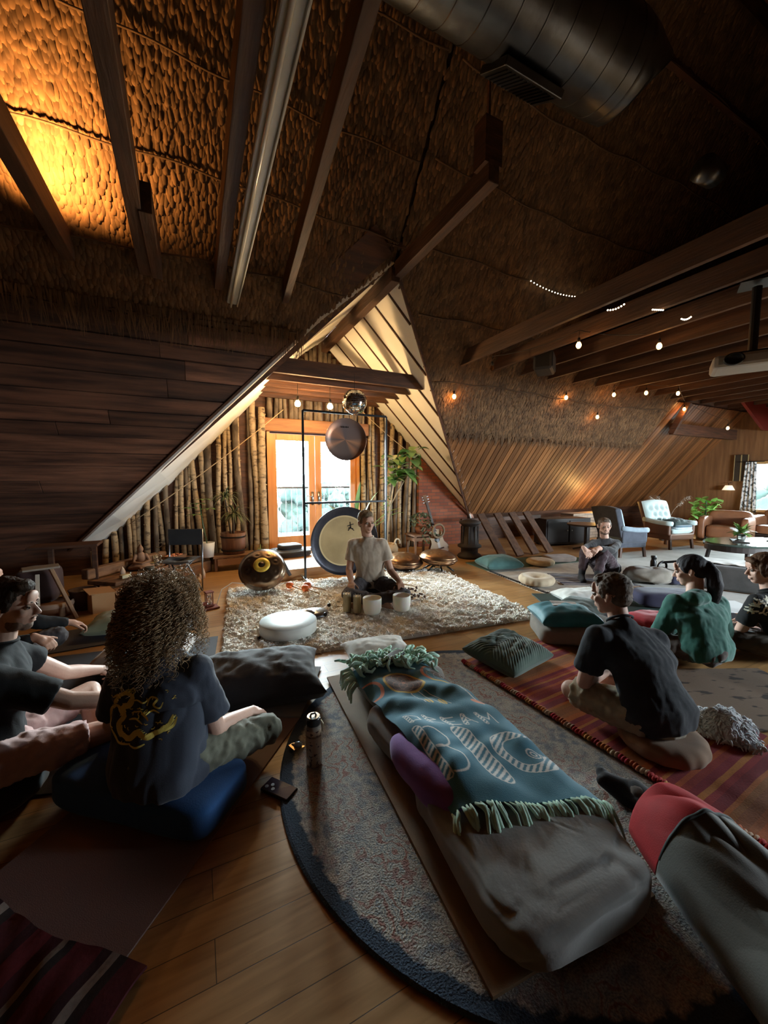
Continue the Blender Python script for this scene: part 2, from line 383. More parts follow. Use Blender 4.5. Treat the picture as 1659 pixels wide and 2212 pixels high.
# boards running up the slope (right)
B = MB(); x = 5.45 - 2.4; w = .115
while x < XR:
    v0 = 0.36
    # clip by the dormer valley: valley_r decreases with v
    zc = 3.85 - .985 * (x - 2.15); vv = max(v0, vz(zc) if zc > .35 else v0); zc2 = 3.85 - .985 * (x + w - 2.15); vv2 = max(v0, vz(zc2) if zc2 > .35 else v0)
    d = r.uniform(0, .006); V2 = vz(3.05)
    vs = [sp(x, vv, -.03), sp(x + w - .012, vv2, -.03), sp(x + w - .012, V2, -.03), sp(x, V2, -.03), sp(x, vv, d), sp(x + w - .012, vv2, d), sp(x + w - .012, V2, d), sp(x, V2, d)]
    if vv < V2: B.add(vs, [(0, 1, 2, 3), (7, 6, 5, 4), (0, 4, 5, 1), (1, 5, 6, 2), (2, 6, 7, 3), (3, 7, 4, 0)])
    x += w
o = B.build('wall_right', M_pine, bevel=.003); struct(o)
# near roof slope with an added unseen opening for fill light, gable walls
def sp2(x, v, off=0.0): return Vector((x, RY - v * CO + off * SI, RZ - v * SI - off * CO))
B = MB()
def slab2(x0, x1, v0, v1):
    vs = [sp2(x0, v0), sp2(x1, v0), sp2(x1, v1), sp2(x0, v1), sp2(x0, v0, -.1), sp2(x1, v0, -.1), sp2(x1, v1, -.1), sp2(x0, v1, -.1)]
    B.add(vs, [(0, 3, 2, 1), (4, 5, 6, 7), (0, 1, 5, 4), (1, 2, 6, 5), (2, 3, 7, 6), (3, 0, 4, 7)])
SK = (FILLX - FILLW / 2, FILLX + FILLW / 2, 5.9, 6.9)
slab2(XL, SK[0], 0, 8); slab2(SK[1], XR + .1, 0, 8); slab2(SK[0], SK[1], 0, SK[2]); slab2(SK[0], SK[1], SK[3], 8)
struct(B.build('ceiling', M_dark))
p_ = bpy.data.objects['fill_portal']; c_ = sp2(FILLX, (SK[2] + SK[3]) / 2, -.14); p_.location = c_
p_.rotation_euler = (math.radians(50.8), 0, 0); p_.data.size = FILLW; p_.data.size_y = 1.1
B = MB()
for x in (SK[0], FILLX - .9, FILLX + .9, SK[1]): B.beam(sp2(x, SK[2], -.05), sp2(x, SK[3], -.05), .06, .1)
for v in (SK[2], SK[3]): B.beam(sp2(SK[0], v, -.05), sp2(SK[1], v, -.05), .06, .1)
struct(B.build('added_opening', M_oldwood))  # frame around the added, unseen light opening
# gable end walls
def gable(x, name, hole=None):
    B = MB()
    def quad(y0, y1, z0, z1): B.box((x, (y0 + y1) / 2, (z0 + z1) / 2), (.1, y1 - y0, z1 - z0))
    ytop = lambda z: (7 - (z - .35) / T, RY * 2 - 7 + (z - .35) / T)
    if hole:
        y0, y1, z0, z1 = hole
        yy = -2.6
        pts = [(-2.7, 0), (7.05, 0), (7.05, .35), (7 - (z0 - .35) / T, z0), (2 * RY - 7 + (z0 - .35) / T, z0), (-2.7, .35)]
        def poly(p):
            n = len(p); B.add([(x - .05, a, b) for a, b in p] + [(x + .05, a, b) for a, b in p], [tuple(range(n)), tuple(range(2 * n - 1, n - 1, -1))] + [(i, i + n, (i + 1) % n + n, (i + 1) % n) for i in range(n)])
        sN = lambda z: 7 - (z - .35) / T + .08; sS = lambda z: 2 * RY - 7 + (z - .35) / T - .08
        poly([(-2.8, -.05), (7.1, -.05), (7.1, .35), (sN(z0), z0), (sS(z0), z0), (-2.8, .35)])
        poly([(y1, z0), (sN(z0), z0), (sN(z1), z1), (y1, z1)]); poly([(sS(z0), z0), (y0, z0), (y0, z1), (sS(z1), z1)])
        poly([(sS(z1), z1), (sN(z1), z1), (RY, RZ + .1)])
    else:
        B.add([(x - .05, -2.8, -.05), (x - .05, 7.1, -.05), (x - .05, 7.1, .35), (x - .05, RY, RZ + .1), (x - .05, -2.8, .35), (x + .05, -2.8, -.05), (x + .05, 7.1, -.05), (x + .05, 7.1, .35), (x + .05, RY, RZ + .1), (x + .05, -2.8, .35)],
              [(0, 1, 2, 3, 4), (9, 8, 7, 6, 5)] + [(i, i + 5, (i + 1) % 5 + 5, (i + 1) % 5) for i in range(5)])
    return B.build(name, mat('gable_board', (.24, .12, .05), .6, col2=(.16, .075, .03), scale=2, stretch=(8, 8, .7), bump=.3))
struct(gable(XR + .05, 'wall_right', (2.3, 4.62, .62, 1.8))); struct(gable(XL - .05, 'wall_left'))
B = MB(); B.box((4.6, -2.45, .2), (16, .1, .6)); struct(B.build('wall_front', M_dark))

B = MB(); B.box((4.6, RY, RZ + .16), (16.2, 1.0, .1)).box((4.6, RY + .42, RZ - .22), (16.2, .06, .7)).box((4.6, RY - .42, RZ - .22), (16.2, .06, .7)); struct(B.build('ceiling_ridge', M_dark))
B = MB().box((2.15, 5.6, 4.02), (.5, 3.2, .06)).beam((-1.95, 7.1, .52), (1.95, 4.0, 4.02), .34, .05, up=(0, T, 1)).beam((6.0, 7.1, .52), (2.35, 4.0, 4.06), .34, .05, up=(0, T, 1)); struct(B.build('ceiling_flashing', M_dark))
# dormer roof planes (white boarding) and their slats
MW = M_white
B = MB(); a = (-1.66, 6.97, DL(0) * 0 + .285); 
def tri(name, pts, nrm):
    n = Vector(nrm) * .04; vs = [Vector(p) for p in pts] + [Vector(p) + n for p in pts]
    return MB().add(vs, [(0, 1, 2), (5, 4, 3), (0, 3, 4, 1), (1, 4, 5, 2), (2, 5, 3, 0)]).build(name, MW)
yv = lambda z: 7 - (z - .35) / T
def ldorm():
    B = MB(); zs = [.50, .9, 1.5, 2.1, 2.7, 3.27, 3.6, 3.86]; vs = []
    for dz in (0, .04):
        for z in zs:
            a = Vector((DL(z), yv(z) - .03, z)); zw = .10 + (z - .36) * (3.86 - .10) / 3.5; b = Vector((DLW(zw), 7.04, zw))
            vs += [a + Vector((-dz, 0, dz)), a.lerp(b, .5) + Vector((-dz, 0, dz)), b + Vector((-dz, 0, dz))]
    m = len(zs) * 3; fs = []
    for i in range(len(zs) - 1):
        for j in range(2): q = i * 3 + j; fs += [(q, q + 3, q + 4, q + 1), (q + m, q + 1 + m, q + 4 + m, q + 3 + m)]
        q = i * 3; fs += [(q, q + m, q + 3 + m, q + 3)]
    return B.add(vs, fs).build('ceiling_dormer', MW)
struct(ldorm())
struct(tri('ceiling_dormer', [(5.77, 7.1, .285), (2.15, 7.06, 3.85), (2.15, yv(3.85) - .02, 3.85)], (.7, 0, .71)))
for k in range(7):
    y = 4.52 + .40 * k; zb = .35 + T * (7 - y)
    for nm, X, sgn in (('trim_2', DR, 1),):
        b = MB().beam((2.15 + sgn * .02, y, 3.83), (X(zb) - sgn * 0.03, y, zb + .01), .022, .022, up=(0, 1, 0))
        struct(b.build(nm, M_dark))
# dark edge boards along the two valleys
b = MB().beam((-1.70, 6.97, .36), (1.34, yv(3.27) , 3.29), .03, .04, up=(0, T, 1)); struct(b.build('trim_3', M_dark))
b = MB().beam((5.62, 6.97, .36), (2.17, yv(3.85) - .02, 3.83), .03, .05, up=(0, T, 1)); struct(b.build('trim_4', M_dark))
# ridge beam of the dormer reaching into the room, with hanger
b = MB().beam((2.15, 6.9, 3.74), (2.15, 4.1, 3.74), .11, .16).beam((2.19, 4.25, 3.80), (2.19, 2.52, 3.80), .10, .17); struct(b.build('beam_ridge', M_joist, bevel=.006))
b = MB().box((2.19, 2.6, 4.03), (.17, .14, .34)).box((2.19, 2.6, 4.95), (.02, .02, 1.6)); struct(b.build('beam_hanger', M_dark))
# tie beams across the dormer
for k in range(5):
    y = 5.2 + .40 * k; z0 = 2.78; h = .2 if k == 0 else .17
    xa, xb = DLW(z0) - .13, DR(z0) - .02; xa2, xb2 = DLW(z0 + h) - .13, DR(z0 + h) - .02; w = .055
    b = MB().add([(xa, y, z0), (xb, y, z0), (xb2, y, z0 + h), (xa2, y, z0 + h), (xa, y + w, z0), (xb, y + w, z0), (xb2, y + w, z0 + h), (xa2, y + w, z0 + h)],
                 [(0, 1, 2, 3), (7, 6, 5, 4), (0, 4, 5, 1), (1, 5, 6, 2), (2, 6, 7, 3), (3, 7, 4, 0)])
    struct(b.build('beam_tie', M_dark, bevel=.004))
# collar joists
for x, z, w, y0 in ((-1.57, 3.45, .09, -.6), (-.95, 3.45, .10, -.6), (-.36, 3.45, .10, -.6), (.29, 3.45, .09, -.6), (.97, 3.45, .07, -.6)):
    y1 = 7 - (z + .1 - .35) / T - .05
    xs_ = {.97: .70, -.36: -.28}.get(x, x)
    struct(MB().beam((x + (xs_ - x) * 1.6, y0, z), (x, y1 + .15, z), w, .20).build('beam_joist', M_joist, bevel=.005))
struct(MB().beam((-.26, 3.45, 3.45), (-.26, 4.45, 3.43), .09, .22).build('beam_joist', M_joist, bevel=.005))
x = 3.6
k = 0
while x < 12.2:
    struct(MB().beam((x, -.4, 3.17), (x, 4.78, 3.17), .05, .2).build('beam_joist', M_joist, bevel=.004)); x += .6; k += 1
b = MB().box((8.75, 2.0, 3.30), (7.2, 5.0, .03)); struct(b.build('ceiling_loft', M_tar))
# low beam and dark red painted panel before the far end of the slope
struct(MB().beam((9.6, 5.02, 2.52), (12.4, 5.02, 2.52), .10, .24).beam((9.6, 5.02, 2.42), (9.6, 4.72, 3.05), .08, .12).build('beam_low', M_dark))
mr_ = mat('oxblood_paint', (.16, .012, .008), .6)
prism([(10.6, 3.26), (12.4, 3.26), (12.4, 2.55), (12.0, 2.55)], 4.30, 4.36, 'wall_panel', mr_)
# short braces from the floor to the slope
for x in (4.84, 5.24, 5.62, 6.0):
    b = MB().beam((x, 5.10, 0.02), (x - .02, 5.72, .74), .045, .15, up=(1, 0, .2)); struct(b.build('beam_brace', M_joist, bevel=.004))

# doors
def door(name, x0, handle_x, sg):
    w = .80; d = MB()
    y = 6.93; z0 = .16; z1 = 2.19; st = .115
    for cx, cz, dx, dz in ((x0 + st / 2, (z0 + z1) / 2, st, z1 - z0), (x0 + w - st / 2, (z0 + z1) / 2, st, z1 - z0), (x0 + w / 2, z1 - .055, w - 2 * st, .11), (x0 + w / 2, z0 + .11, w - 2 * st, .22)):
        d.box((cx, y, cz), (dx, .045, dz))
    o = struct(d.build(name, M_door, bevel=.004))
    MB().box((x0 + w / 2, y, (z0 + z1) / 2 + .05), (w - 2 * st, .006, z1 - z0 - .33)).build('glass', M_glass, o)
    MB().box((handle_x, y - .03, 1.05), (.04, .015, .24)).tube([(handle_x, y - .03, 1.08), (handle_x, y - .07, 1.08), (handle_x + sg * .04, y - .075, 1.085), (handle_x + sg * .12, y - .075, 1.10)], .009).build('door_handle', M_steel, o, smooth=True)
    return o
door('door_1', 1.165, 1.91, -1); door('door_2', 1.97, 2.03, 1)
struct(MB().box((1.14, 6.9, 1.18), (.05, .09, 2.1)).box((2.80, 6.9, 1.18), (.05, .09, 2.1)).build('trim_5', M_door))
struct(MB().box((2.02, 6.86, 2.33), (1.95, .14, .22)).build('trim_6', mat('lintel', (.34, .15, .05), .6, col2=(.22, .09, .03), scale=3, stretch=(.6, 5, 5), bump=.5), bevel=.015))

# aspen trunks lining the gable
def trunk(x, y, z0, z1, r, seed, lean=0, m=None, name='aspen_trunk'):
    rr = random.Random(seed); n = max(5, int((z1 - z0) / .13)); pts = []; rs = []
    ph = rr.uniform(0, 6); am = rr.uniform(.006, .026); ph2 = rr.uniform(0, 6)
    for i in range(n + 1):
        t = i / n; z = z0 + (z1 - z0) * t
        pts.append((x + lean * (z - z0) + am * math.sin(z * 2.3 + ph), y + .5 * am * math.sin(z * 2.9 + ph2), z)); rs.append(r * (1.08 - .16 * t) * (1 + rr.uniform(-.09, .12)))
    b = MB().tube(pts, rs, 10)
    for _ in range(int((z1 - z0) * 3)):
        t = rr.random(); p = pts[int(t * n)]; a = rr.uniform(PI, 2 * PI)
        q = (p[0] + math.cos(a) * r, p[1] + math.sin(a) * r, p[2])
        b.cap(p, (q[0] + math.cos(a) * .006, q[1] + math.sin(a) * .006, q[2] + rr.uniform(0, .03)), .018, .008, 6)
    return b.build(name, m or M_bark, smooth=True)
rr = random.Random(11); x = -1.28; i = 0
while x < 1.0:
    r_ = rr.uniform(.028, .052); x += r_
    top = min(1.69 + 1.08 * x, 3.6) + .16
    o = trunk(x, 6.95 - r_ - rr.uniform(0, .03), 0, top, r_, i, rr.uniform(-.05, .03) , M_bark if rr.random() < .78 else M_bark2)
    tag(o, 'bare aspen trunk in the row left of the glass doors', 'tree trunk', 'aspen trunks left of the doors'); x += r_ + rr.uniform(.004, .035); i += 1
o = trunk(1.03, 6.82, 0, 2.60, .062, 90, 0, M_bark); tag(o, 'thickest pale aspen trunk directly beside the left door frame', 'tree trunk')
x = 2.86
while x < 4.05:
    r_ = rr.uniform(.026, .048); x += r_
    top = 3.85 - .985 * (x - 2.15) - .06
    o = trunk(x, 6.95 - r_ - rr.uniform(0, .03), 0, top, r_, i + 100, rr.uniform(-.02, .05), M_bark if rr.random() < .7 else M_bark2)
    tag(o, 'bare aspen trunk in the row between the doors and the brick wall', 'tree trunk', 'aspen trunks right of the doors'); x += r_ + rr.uniform(.002, .03); i += 1
x = 1.14
while x < 2.86:
    r_ = rr.uniform(.032, .05); x += r_
    top = min(1.69 + 1.08 * x, 3.85 - .985 * (x - 2.15)) - .06
    o = trunk(x, 6.93 - r_, 2.43, top, r_, i + 200, 0, M_bark2)
    tag(o, 'short grey log standing on the lintel above the doors', 'log', 'short logs above the door lintel'); x += r_ + rr.uniform(.002, .02); i += 1

# window in the end wall
b = MB()
for y in (2.3, 3.46, 4.62): b.box((XR + .02, y, 1.21), (.12, .07, 1.24))
for z in (.62, 1.8): b.box((XR + .02, 3.46, z), (.12, 2.39, .07))
o = struct(b.build('window_1', mat('window_wood', (.50, .30, .12), .5), bevel=.004))
MB().box((XR + .05, 3.46, 1.21), (.006, 2.3, 1.12)).build('glass', M_glass, o)

# ================================================================ OUTSIDE
M_leaf_far = mat('far_leaf', (.005, .017, .012), .9, col2=(.003, .010, .008), scale=.6, contrast=(.3, .7))
M_leaf_far2 = mat('far_leaf_light', (.0035, .009, .0015), .9, col2=(.002, .006, .0012), scale=.8)
gr = MB().box((20, 60, -7.1), (260, 200, .1)).build('ground_outside', mat('asphalt', (.03, .045, .05), .9, col2=(.02, .035, .035), scale=.2)); struct(gr)
b = MB().box((2.0, 7.75, .05), (3.4, 1.3, .08)); struct(b.build('floor_balcony', mat('deck_grey', (.25, .25, .24), .8)))
rail = thing('balcony_railing', 'black metal railing on the balcony outside the glass doors', 'railing', (2, 8.3, 0.09))
MB().box((0, 0, 1.13), (3.3, .04, .04)).box((0, 0, .06), (3.3, .03, .03)).build('rail', M_black, rail)
for i in range(28): MB().tube([(-1.6 + i * .12, 0, .06), (-1.6 + i * .12, 0, 1.12)], .008, 6).build('baluster', M_black, rail)
def blob_tree(x, y, z0, h, r, seed, m, label):
    t = thing('distant_tree', label, 'tree', (x, y, z0), group='trees beyond the balcony' if y > 20 and x < 60 else 'trees outside the end window')
    rq = random.Random(seed); b = MB()
    for k in range(22): b.ell((rq.uniform(-.6, .6) * r, rq.uniform(-.6, .6) * r, h * rq.uniform(.28, .88)), (r * rq.uniform(.22, .42),) * 2 + (h * rq.uniform(.08, .16),), nu=12, nv=8)
    c = b.build('crown', m, t, smooth=True); tex = bpy.data.textures.get('leafnoise') or bpy.data.textures.new('leafnoise', 'CLOUDS'); tex.noise_scale = .8
    c.modifiers.new('s', 'SUBSURF').levels = 1; c.modifiers['s'].render_levels = 1
    d = c.modifiers.new('d', 'DISPLACE'); d.texture = tex; d.strength = r * .35
    MB().tube([(0, 0, 0), (0, 0, h * .6)], [.25, .15], 8).build('trunk', M_bark2, t)
rq = random.Random(5)
for k in range(20):
    x = 1 + k * 2.1 + rq.uniform(-.8, .8); y = 44 + (k % 2) * 7 - x * .2
    blob_tree(x, y, -7, 6.9 + rq.uniform(0, 1.3) + (k % 2) * .6, 2.6, k, M_leaf_far, 'teal green tree in the treeline beyond the balcony')
for k in range(10):
    blob_tree(26 + rq.uniform(-4, 4), 4 + k * 1.5, -7, 9.3 + rq.uniform(-.6, 1.4), 2.6, k + 50, M_leaf_far2 if k % 2 else M_leaf_far, 'leafy green tree seen through the end wall window')
bl = thing('pale_building', 'low pale building below the treeline beyond the balcony railing', 'building', (8.4, 30, -7))
MB().box((0, 0, 1.8), (7, 5, 3.6)).build('wall', mat('pale_render', (.045, .043, .04), .9), bl)
MB().box((0, 0, 3.75), (7.4, 5.4, .3)).build('roof', mat('roof_teal', (.10, .18, .20), .8), bl)
for k in range(5): MB().box((-2.6 + k * 1.3, -2.52, 1.9), (.7, .06, 1.0)).build('window', mat('far_glass', (.03, .05, .06), .2), bl)

# ================================================================ THATCH
def thatch_mat(side, v0, v1, x0, x1, idx, label, fringe=False):
    rg = np.random.default_rng(100 + idx)
    t = thing('thatch_mat', label, 'thatch mat', sp((x0 + x1) / 2, (v0 + v1) / 2, .02), group='woven thatch mats under the roof')
    O = np.array(sp((x0 + x1) / 2, (v0 + v1) / 2, .02))
    du, dv = .038, .047
    rows = int((v1 - v0) / dv); cols = int((x1 - x0) / du)
    vv, uu = np.meshgrid(np.arange(rows) * dv + v0, np.arange(cols) * du + x0, indexing='ij')
    uu = uu + (np.arange(rows)[:, None] % 2) * du / 2
    u = uu.ravel() + rg.normal(0, .006, uu.size); v = vv.ravel() + rg.normal(0, .007, uu.size)
    z = .35 + v * SI
    if side == 'l': keep = u < np.interp(z, [-.6, .378, 3.27, 3.87], [-2.64, -1.62, 1.40, 2.15]) + rg.uniform(-.03, .05, u.size)
    else: keep = u > np.where(z < 3.85, 2.15 + (3.85 - z) / .985, 2.15) + .03
    u, v = u[keep], v[keep]; N = len(u)
    Lg = rg.uniform(.085, .125, N); wd = rg.uniform(.015, .022, N); ang = rg.normal(0, .16, N) + .22 * np.where(rg.random(N) < .5, 1, -1); bul = rg.uniform(.007, .020, N)
    # template along the strand: t 0 (top, tucked) .. 1 (tip)
    tt = np.array([0, .3, .62, .9, 1.0]); ww = np.array([.45, .9, 1.0, .85, .40]); hh = np.array([0.0, .45, .95, 1.0, .75])
    sg = np.array([-1, 0, 1.0]); V = np.zeros((N, 5, 3, 3))
    for i in range(5):
        for j in range(3):
            uo = sg[j] * wd * ww[i]; vo = -tt[i] * Lg
            U = u + uo * np.cos(ang) - vo * np.sin(ang) * .6; VV = v + .05 + vo * np.cos(ang) + uo * np.sin(ang)
            off = bul * hh[i] - (.008 if j != 1 else 0) + .004
            V[:, i, j, 0] = U; V[:, i, j, 1] = 7 - VV * CO - off * SI; V[:, i, j, 2] = .35 + VV * SI - off * CO
    V = V.reshape(-1, 3) - O
    base = (np.arange(N) * 15)[:, None, None]; F = []
    for i in range(4):
        for j in range(2): a = i * 3 + j; F.append([a, a + 1, a + 4, a + 3])
    F = (base + np.array(F)[None]).reshape(-1, 4)
    raw_mesh('weave', V, F, M_thatch, t)
    Lq = []
    for q in range(13):
        vq = v0 + (v1 - v0) * q / 12; Lq.append((x0 if side == 'l' else valley_r(vq) + .03, valley_l(vq) - .01 if side == 'l' else x1, vq))
    B0 = MB()
    for (a0, b0, va), (a1, b1, vb) in zip(Lq, Lq[1:]): B0.add([sp(a0, va, .004) - Vector(O), sp(b0, va, .004) - Vector(O), sp(b1, vb, .004) - Vector(O), sp(a1, vb, .004) - Vector(O)], [(0, 1, 2, 3)])
    B0.build('backing', M_thatch, t)
    # binding rope along the lower edge
    pts = []
    xs = np.arange(x0, x1, .12)
    for xx in xs:
        zc = .35 + v0 * SI
        if side == 'l' and xx > valley_l(v0) - .02: break
        if side == 'r' and xx < valley_r(v0) + .05: continue
        pts.append(sp(xx, v0 - .02 + .035 * math.sin(xx * 1.3 + idx) + .012 * math.sin(xx * 7 + idx), .045) - Vector(O))
    if len(pts) > 2: MB().tube(pts, .009, 6).build('binding_rope', mat('rope_dark', (.09, .05, .025), .9), t, smooth=True)
    if fringe:
        N = int((x1 - x0) * 210); u = rg.uniform(x0, x1, N)
        if side == 'l': u = u[u < valley_l(v0) - .02]
        else: u = u[u > valley_r(v0) + .03]
        N = len(u); Lg = rg.uniform(.12, .42, N) if side == 'l' else rg.uniform(.06, .2, N); w = rg.uniform(.003, .008, N); V = np.zeros((N, 4, 2, 3)); o0 = rg.uniform(.01, .06, N); dr = rg.normal(0, .12, N)
        for i, q in enumerate((0, .35, .7, 1)):
            for j in (0, 1):
                U = u + dr * Lg * q + (j * 2 - 1) * w * (1 - q * .7); VV = v0 + .05 - Lg * q * (.9 if side == 'l' else .9); off = o0 + q * (.05 + .05 * np.sin(u * 40)); 
                V[:, i, j, 0] = U; V[:, i, j, 1] = 7 - VV * CO - off * SI; V[:, i, j, 2] = .35 + VV * SI - off * CO
        V = V.reshape(-1, 3) - O; base = (np.arange(N) * 8)[:, None, None]
        F = (base + np.array([[0, 1, 3, 2], [2, 3, 5, 4], [4, 5, 7, 6]])[None]).reshape(-1, 4)
        raw_mesh('fringe', V, F, M_thatch, t, smooth=False)
zl = [3.13, 3.55, 4.08, 4.6, 5.15, 5.7, 6.15]
nm_l = ['lowest fringed thatch mat above the dark planks on the left', 'second thatch mat up on the left slope, just over the fringed one', 'third thatch mat up on the left slope, crossed by the dark joists',
        'fourth thatch mat up on the left slope, brightly lit amber at the picture corner', 'fifth thatch mat up on the left slope near the top edge', 'topmost thatch mat on the left slope beside the ridge']
for i in range(6): thatch_mat('l', vz(zl[i]), vz(zl[i + 1]), XL + (1.0 if i < 5 else 1), 2.15, i, nm_l[i], fringe=(i == 0))
zr = [2.17, 2.88, 3.53, 4.05, 4.6, 5.15, 5.7, 6.15]
nm_r = ['lowest thatch mat on the right slope, its ragged edge over the pine boards', 'second thatch mat up on the right slope behind the hanging bulbs', 'third thatch mat up on the right slope beside the white dormer tip',
        'fourth thatch mat up on the right slope above the fairy lights', 'fifth thatch mat up on the right slope in shade', 'sixth thatch mat up on the right slope behind the metal duct', 'topmost thatch mat on the right slope beside the ridge']
xmx = [9.3, 9.3, 10.2, 10.2, 10.2, 9.0, 8.0]
for i in range(7): thatch_mat('r', vz(zr[i]), vz(zr[i + 1]), 2.15, xmx[i], i + 20, nm_r[i], fringe=(i == 0))
# ================================================================ LAMPS
WARM = (1.0, .56, .22)
M_bulb = mat('bulb_glow', (1, .6, .25), .3, emis=(1.0, .50, .14), estr=14)
M_amber = mat('bulb_glass', (1, .75, .45), .05, trans=1, ior=1.1)
M_socket = mat('socket', (.02, .016, .014), .5)
def bulb(x, y, z, label, lit=True, e=2.2, drop=.10, group='string light bulbs', up=None):
    t = thing('string_bulb', label, 'light bulb', (x, y, z), group=group)
    MB().tube([(0, 0, .035), (0, 0, .085)], [.017, .014], 10).tube([(0, 0, .08), (0, 0, .08 + drop)], .003, 5).build('socket', M_socket, t, smooth=True)
    MB().lathe([(.0, -.036), (.016, -.031), (.026, -.016), (.029, 0), (.026, .016), (.017, .032), (.013, .04)], 14).build('bulb', M_bulb if lit else M_amber, t, smooth=True)
    if lit:
        l = lamp('bulb_light', 'POINT', (0, -.0, -.06), (1, .42, .12), e, .03); l.parent = t
# two spot bulbs under the dormer ties
for x, lab in ((1.40, 'left of the two glowing bulbs under the dormer tie beams'), (1.90, 'right of the two glowing bulbs under the dormer tie beams, above the small gong')):
    t = thing('spot_bulb', lab, 'light bulb', (x, 5.79, 2.52), group='bulbs under the dormer beams')
    MB().tube([(0, 0, .03), (0, 0, .10)], [.022, .02], 12).tube([(0, 0, .1), (0, 0, .30)], .004, 6).build('socket', M_socket, t, smooth=True)
    MB().lathe([(0, -.05), (.03, -.042), (.045, -.02), (.04, .01), (.022, .04)], 16).build('bulb', mat('bulb_hot', (1, .7, .3), .3, emis=(1, .62, .22), estr=60), t, smooth=True)
    l = lamp('spot_light', 'POINT', (0, 0, -.12), (1, .62, .27), SPOTW, .05); l.parent = t
B_ = [(3.653, 5.006, 2.675, 'lit bulb hanging alone against the thatch right of the white dormer'), (5.981, 4.867, 2.845, 'lit bulb glowing close to the thatch under the joist ends'),
      (9.505, 4.75, 2.90, 'lit bulb at the corner of the low dark beam'), (4.06, 3.161, 2.95, 'lit bulb beneath the second joist, nearest the black loudspeaker'),
      (4.935, 2.769, 2.95, 'largest lit bulb hanging mid-air under the joists'), (6.90, 4.60, 2.93, 'left of the three lit bulbs in a row under the joists'),
      (7.37, 4.31, 2.95, 'middle of the three lit bulbs in a row under the joists'), (7.93, 4.08, 2.95, 'right of the three lit bulbs in a row under the joists'),
      (7.05, 5.01, 2.60, 'lower lit bulb hanging below the row over the slope'), (10.6, 4.42, 2.52, 'lit bulb farthest right in front of the low dark beam')]
for i, (x, y, z, lab) in enumerate(B_): bulb(x, y, z, lab, e=STRW * (1.6 if i < 3 else 1), drop=.08)
bulb(3.787, 4.313, 2.95, 'unlit clear bulb hanging at the end of the first joist', lit=False)
# cables of the string lights
cab = MB(); order = [0, 1, 8, 5, 6, 7, 2, 9]
P = [Vector(B_[i][:3]) + Vector((0, 0, .17)) for i in order]
def sag(a, b, s=.12, n=9): return [a.lerp(b, k / n) - Vector((0, 0, s * 4 * (k / n) * (1 - k / n))) for k in range(n + 1)]
for a, b in zip(P, P[1:]): cab.tube(sag(a, b, .04), .004, 5)
cab.tube(sag(Vector((3.787, 4.313, 3.11)), Vector(B_[3][:3]) + Vector((0, 0, .17)), .05) + sag(Vector(B_[3][:3]) + Vector((0, 0, .17)), Vector(B_[4][:3]) + Vector((0, 0, .17)), .05), .004, 5)
tag(cab.build('light_cable', M_socket, smooth=True), 'thin black cable carrying the string bulbs under the joists', 'cable')
# fairy lights (micro LEDs) along the thatch
M_led = mat('led', (1, .9, .7), .3, emis=(1, .85, .6), estr=6)
t = thing('fairy_lights', 'wire of tiny white fairy lights strung across the thatch and joists', 'fairy lights', (4.07, 3.92, 4.0))
segs = [((4.069, 3.924, 4.002), (5.178, 3.906, 4.023), 20, .07), SEG2, SEG3, SEG4]
for a, b, n, s in segs:
    pts = [p - Vector((4.07, 3.92, 4.0)) for p in sag(Vector(a), Vector(b), s, n)]
    MB().tube(pts, .0015, 4).build('wire', M_socket, t)
    for p in pts: MB().ell(p, (.008,) * 3, nu=6, nv=4).build('led', M_led, t)
# uplight standing on a joist at the left
t = thing('uplight', 'amber uplight on top of the left ceiling joist washing the thatch', 'lamp', (-.97, 3.86, 3.56))
MB().lathe([(.045, 0), (.05, .02), (.04, .05), (.04, .055)], 16).build('housing', M_socket, t, smooth=True)
MB().lathe([(0, .052), (.036, .058)], 16).build('lens', mat('uplight_lens', (1, .6, .2), .3, emis=(1, .55, .15), estr=20), t)
l = lamp('uplight_beam', 'SPOT', (0, 0, .07), (1, .47, .13), UPW, .05, rot=(math.radians(165), math.radians(10), 0), spot=math.radians(165)); l.parent = t
l.data.spot_blend = .4
# ================================================================ SOFT THINGS
def pillow_mesh(w, d, h, seed=0, pinch=.10, n=30, wr=.006, ribs=0, belly=.4):
    u = np.linspace(-1, 1, n); U, V = np.meshgrid(u, u, indexing='ij')
    U = np.sign(U) * np.abs(U) ** .85; V = np.sign(V) * np.abs(V) ** .85
    X = w / 2 * U * (1 - pinch * (1 - V ** 2)); Y = d / 2 * V * (1 - pinch * (1 - U ** 2))
    k = np.sqrt(np.clip((1 - np.abs(U) ** 3.2) * (1 - np.abs(V) ** 3.2), 0, 1))
    top = h * (1 - belly) * k; bot = -h * belly * k ** .6
    P = np.stack([X.ravel(), Y.ravel(), top.ravel()], 1); Q = np.stack([X.ravel(), Y.ravel(), bot.ravel()], 1)
    q = vnoise(P * 4, seed, 3) * wr + vnoise(P * 12, seed + 1, 1) * wr * .35; P[:, 2] += q * k.ravel() * 2.2
    if ribs: P[:, 2] += .004 * np.sin((P[:, 0] + np.abs(P[:, 1])) * ribs) * k.ravel()
    Vv = np.concatenate([P, Q]); Vv[:, 2] += h * belly
    i, j = np.meshgrid(np.arange(n - 1), np.arange(n - 1), indexing='ij'); a = (i * n + j).ravel()
    F1 = np.stack([a, a + n, a + n + 1, a + 1], 1); F2 = np.stack([a, a + 1, a + n + 1, a + n], 1) + n * n
    return Vv, np.concatenate([F1, F2])
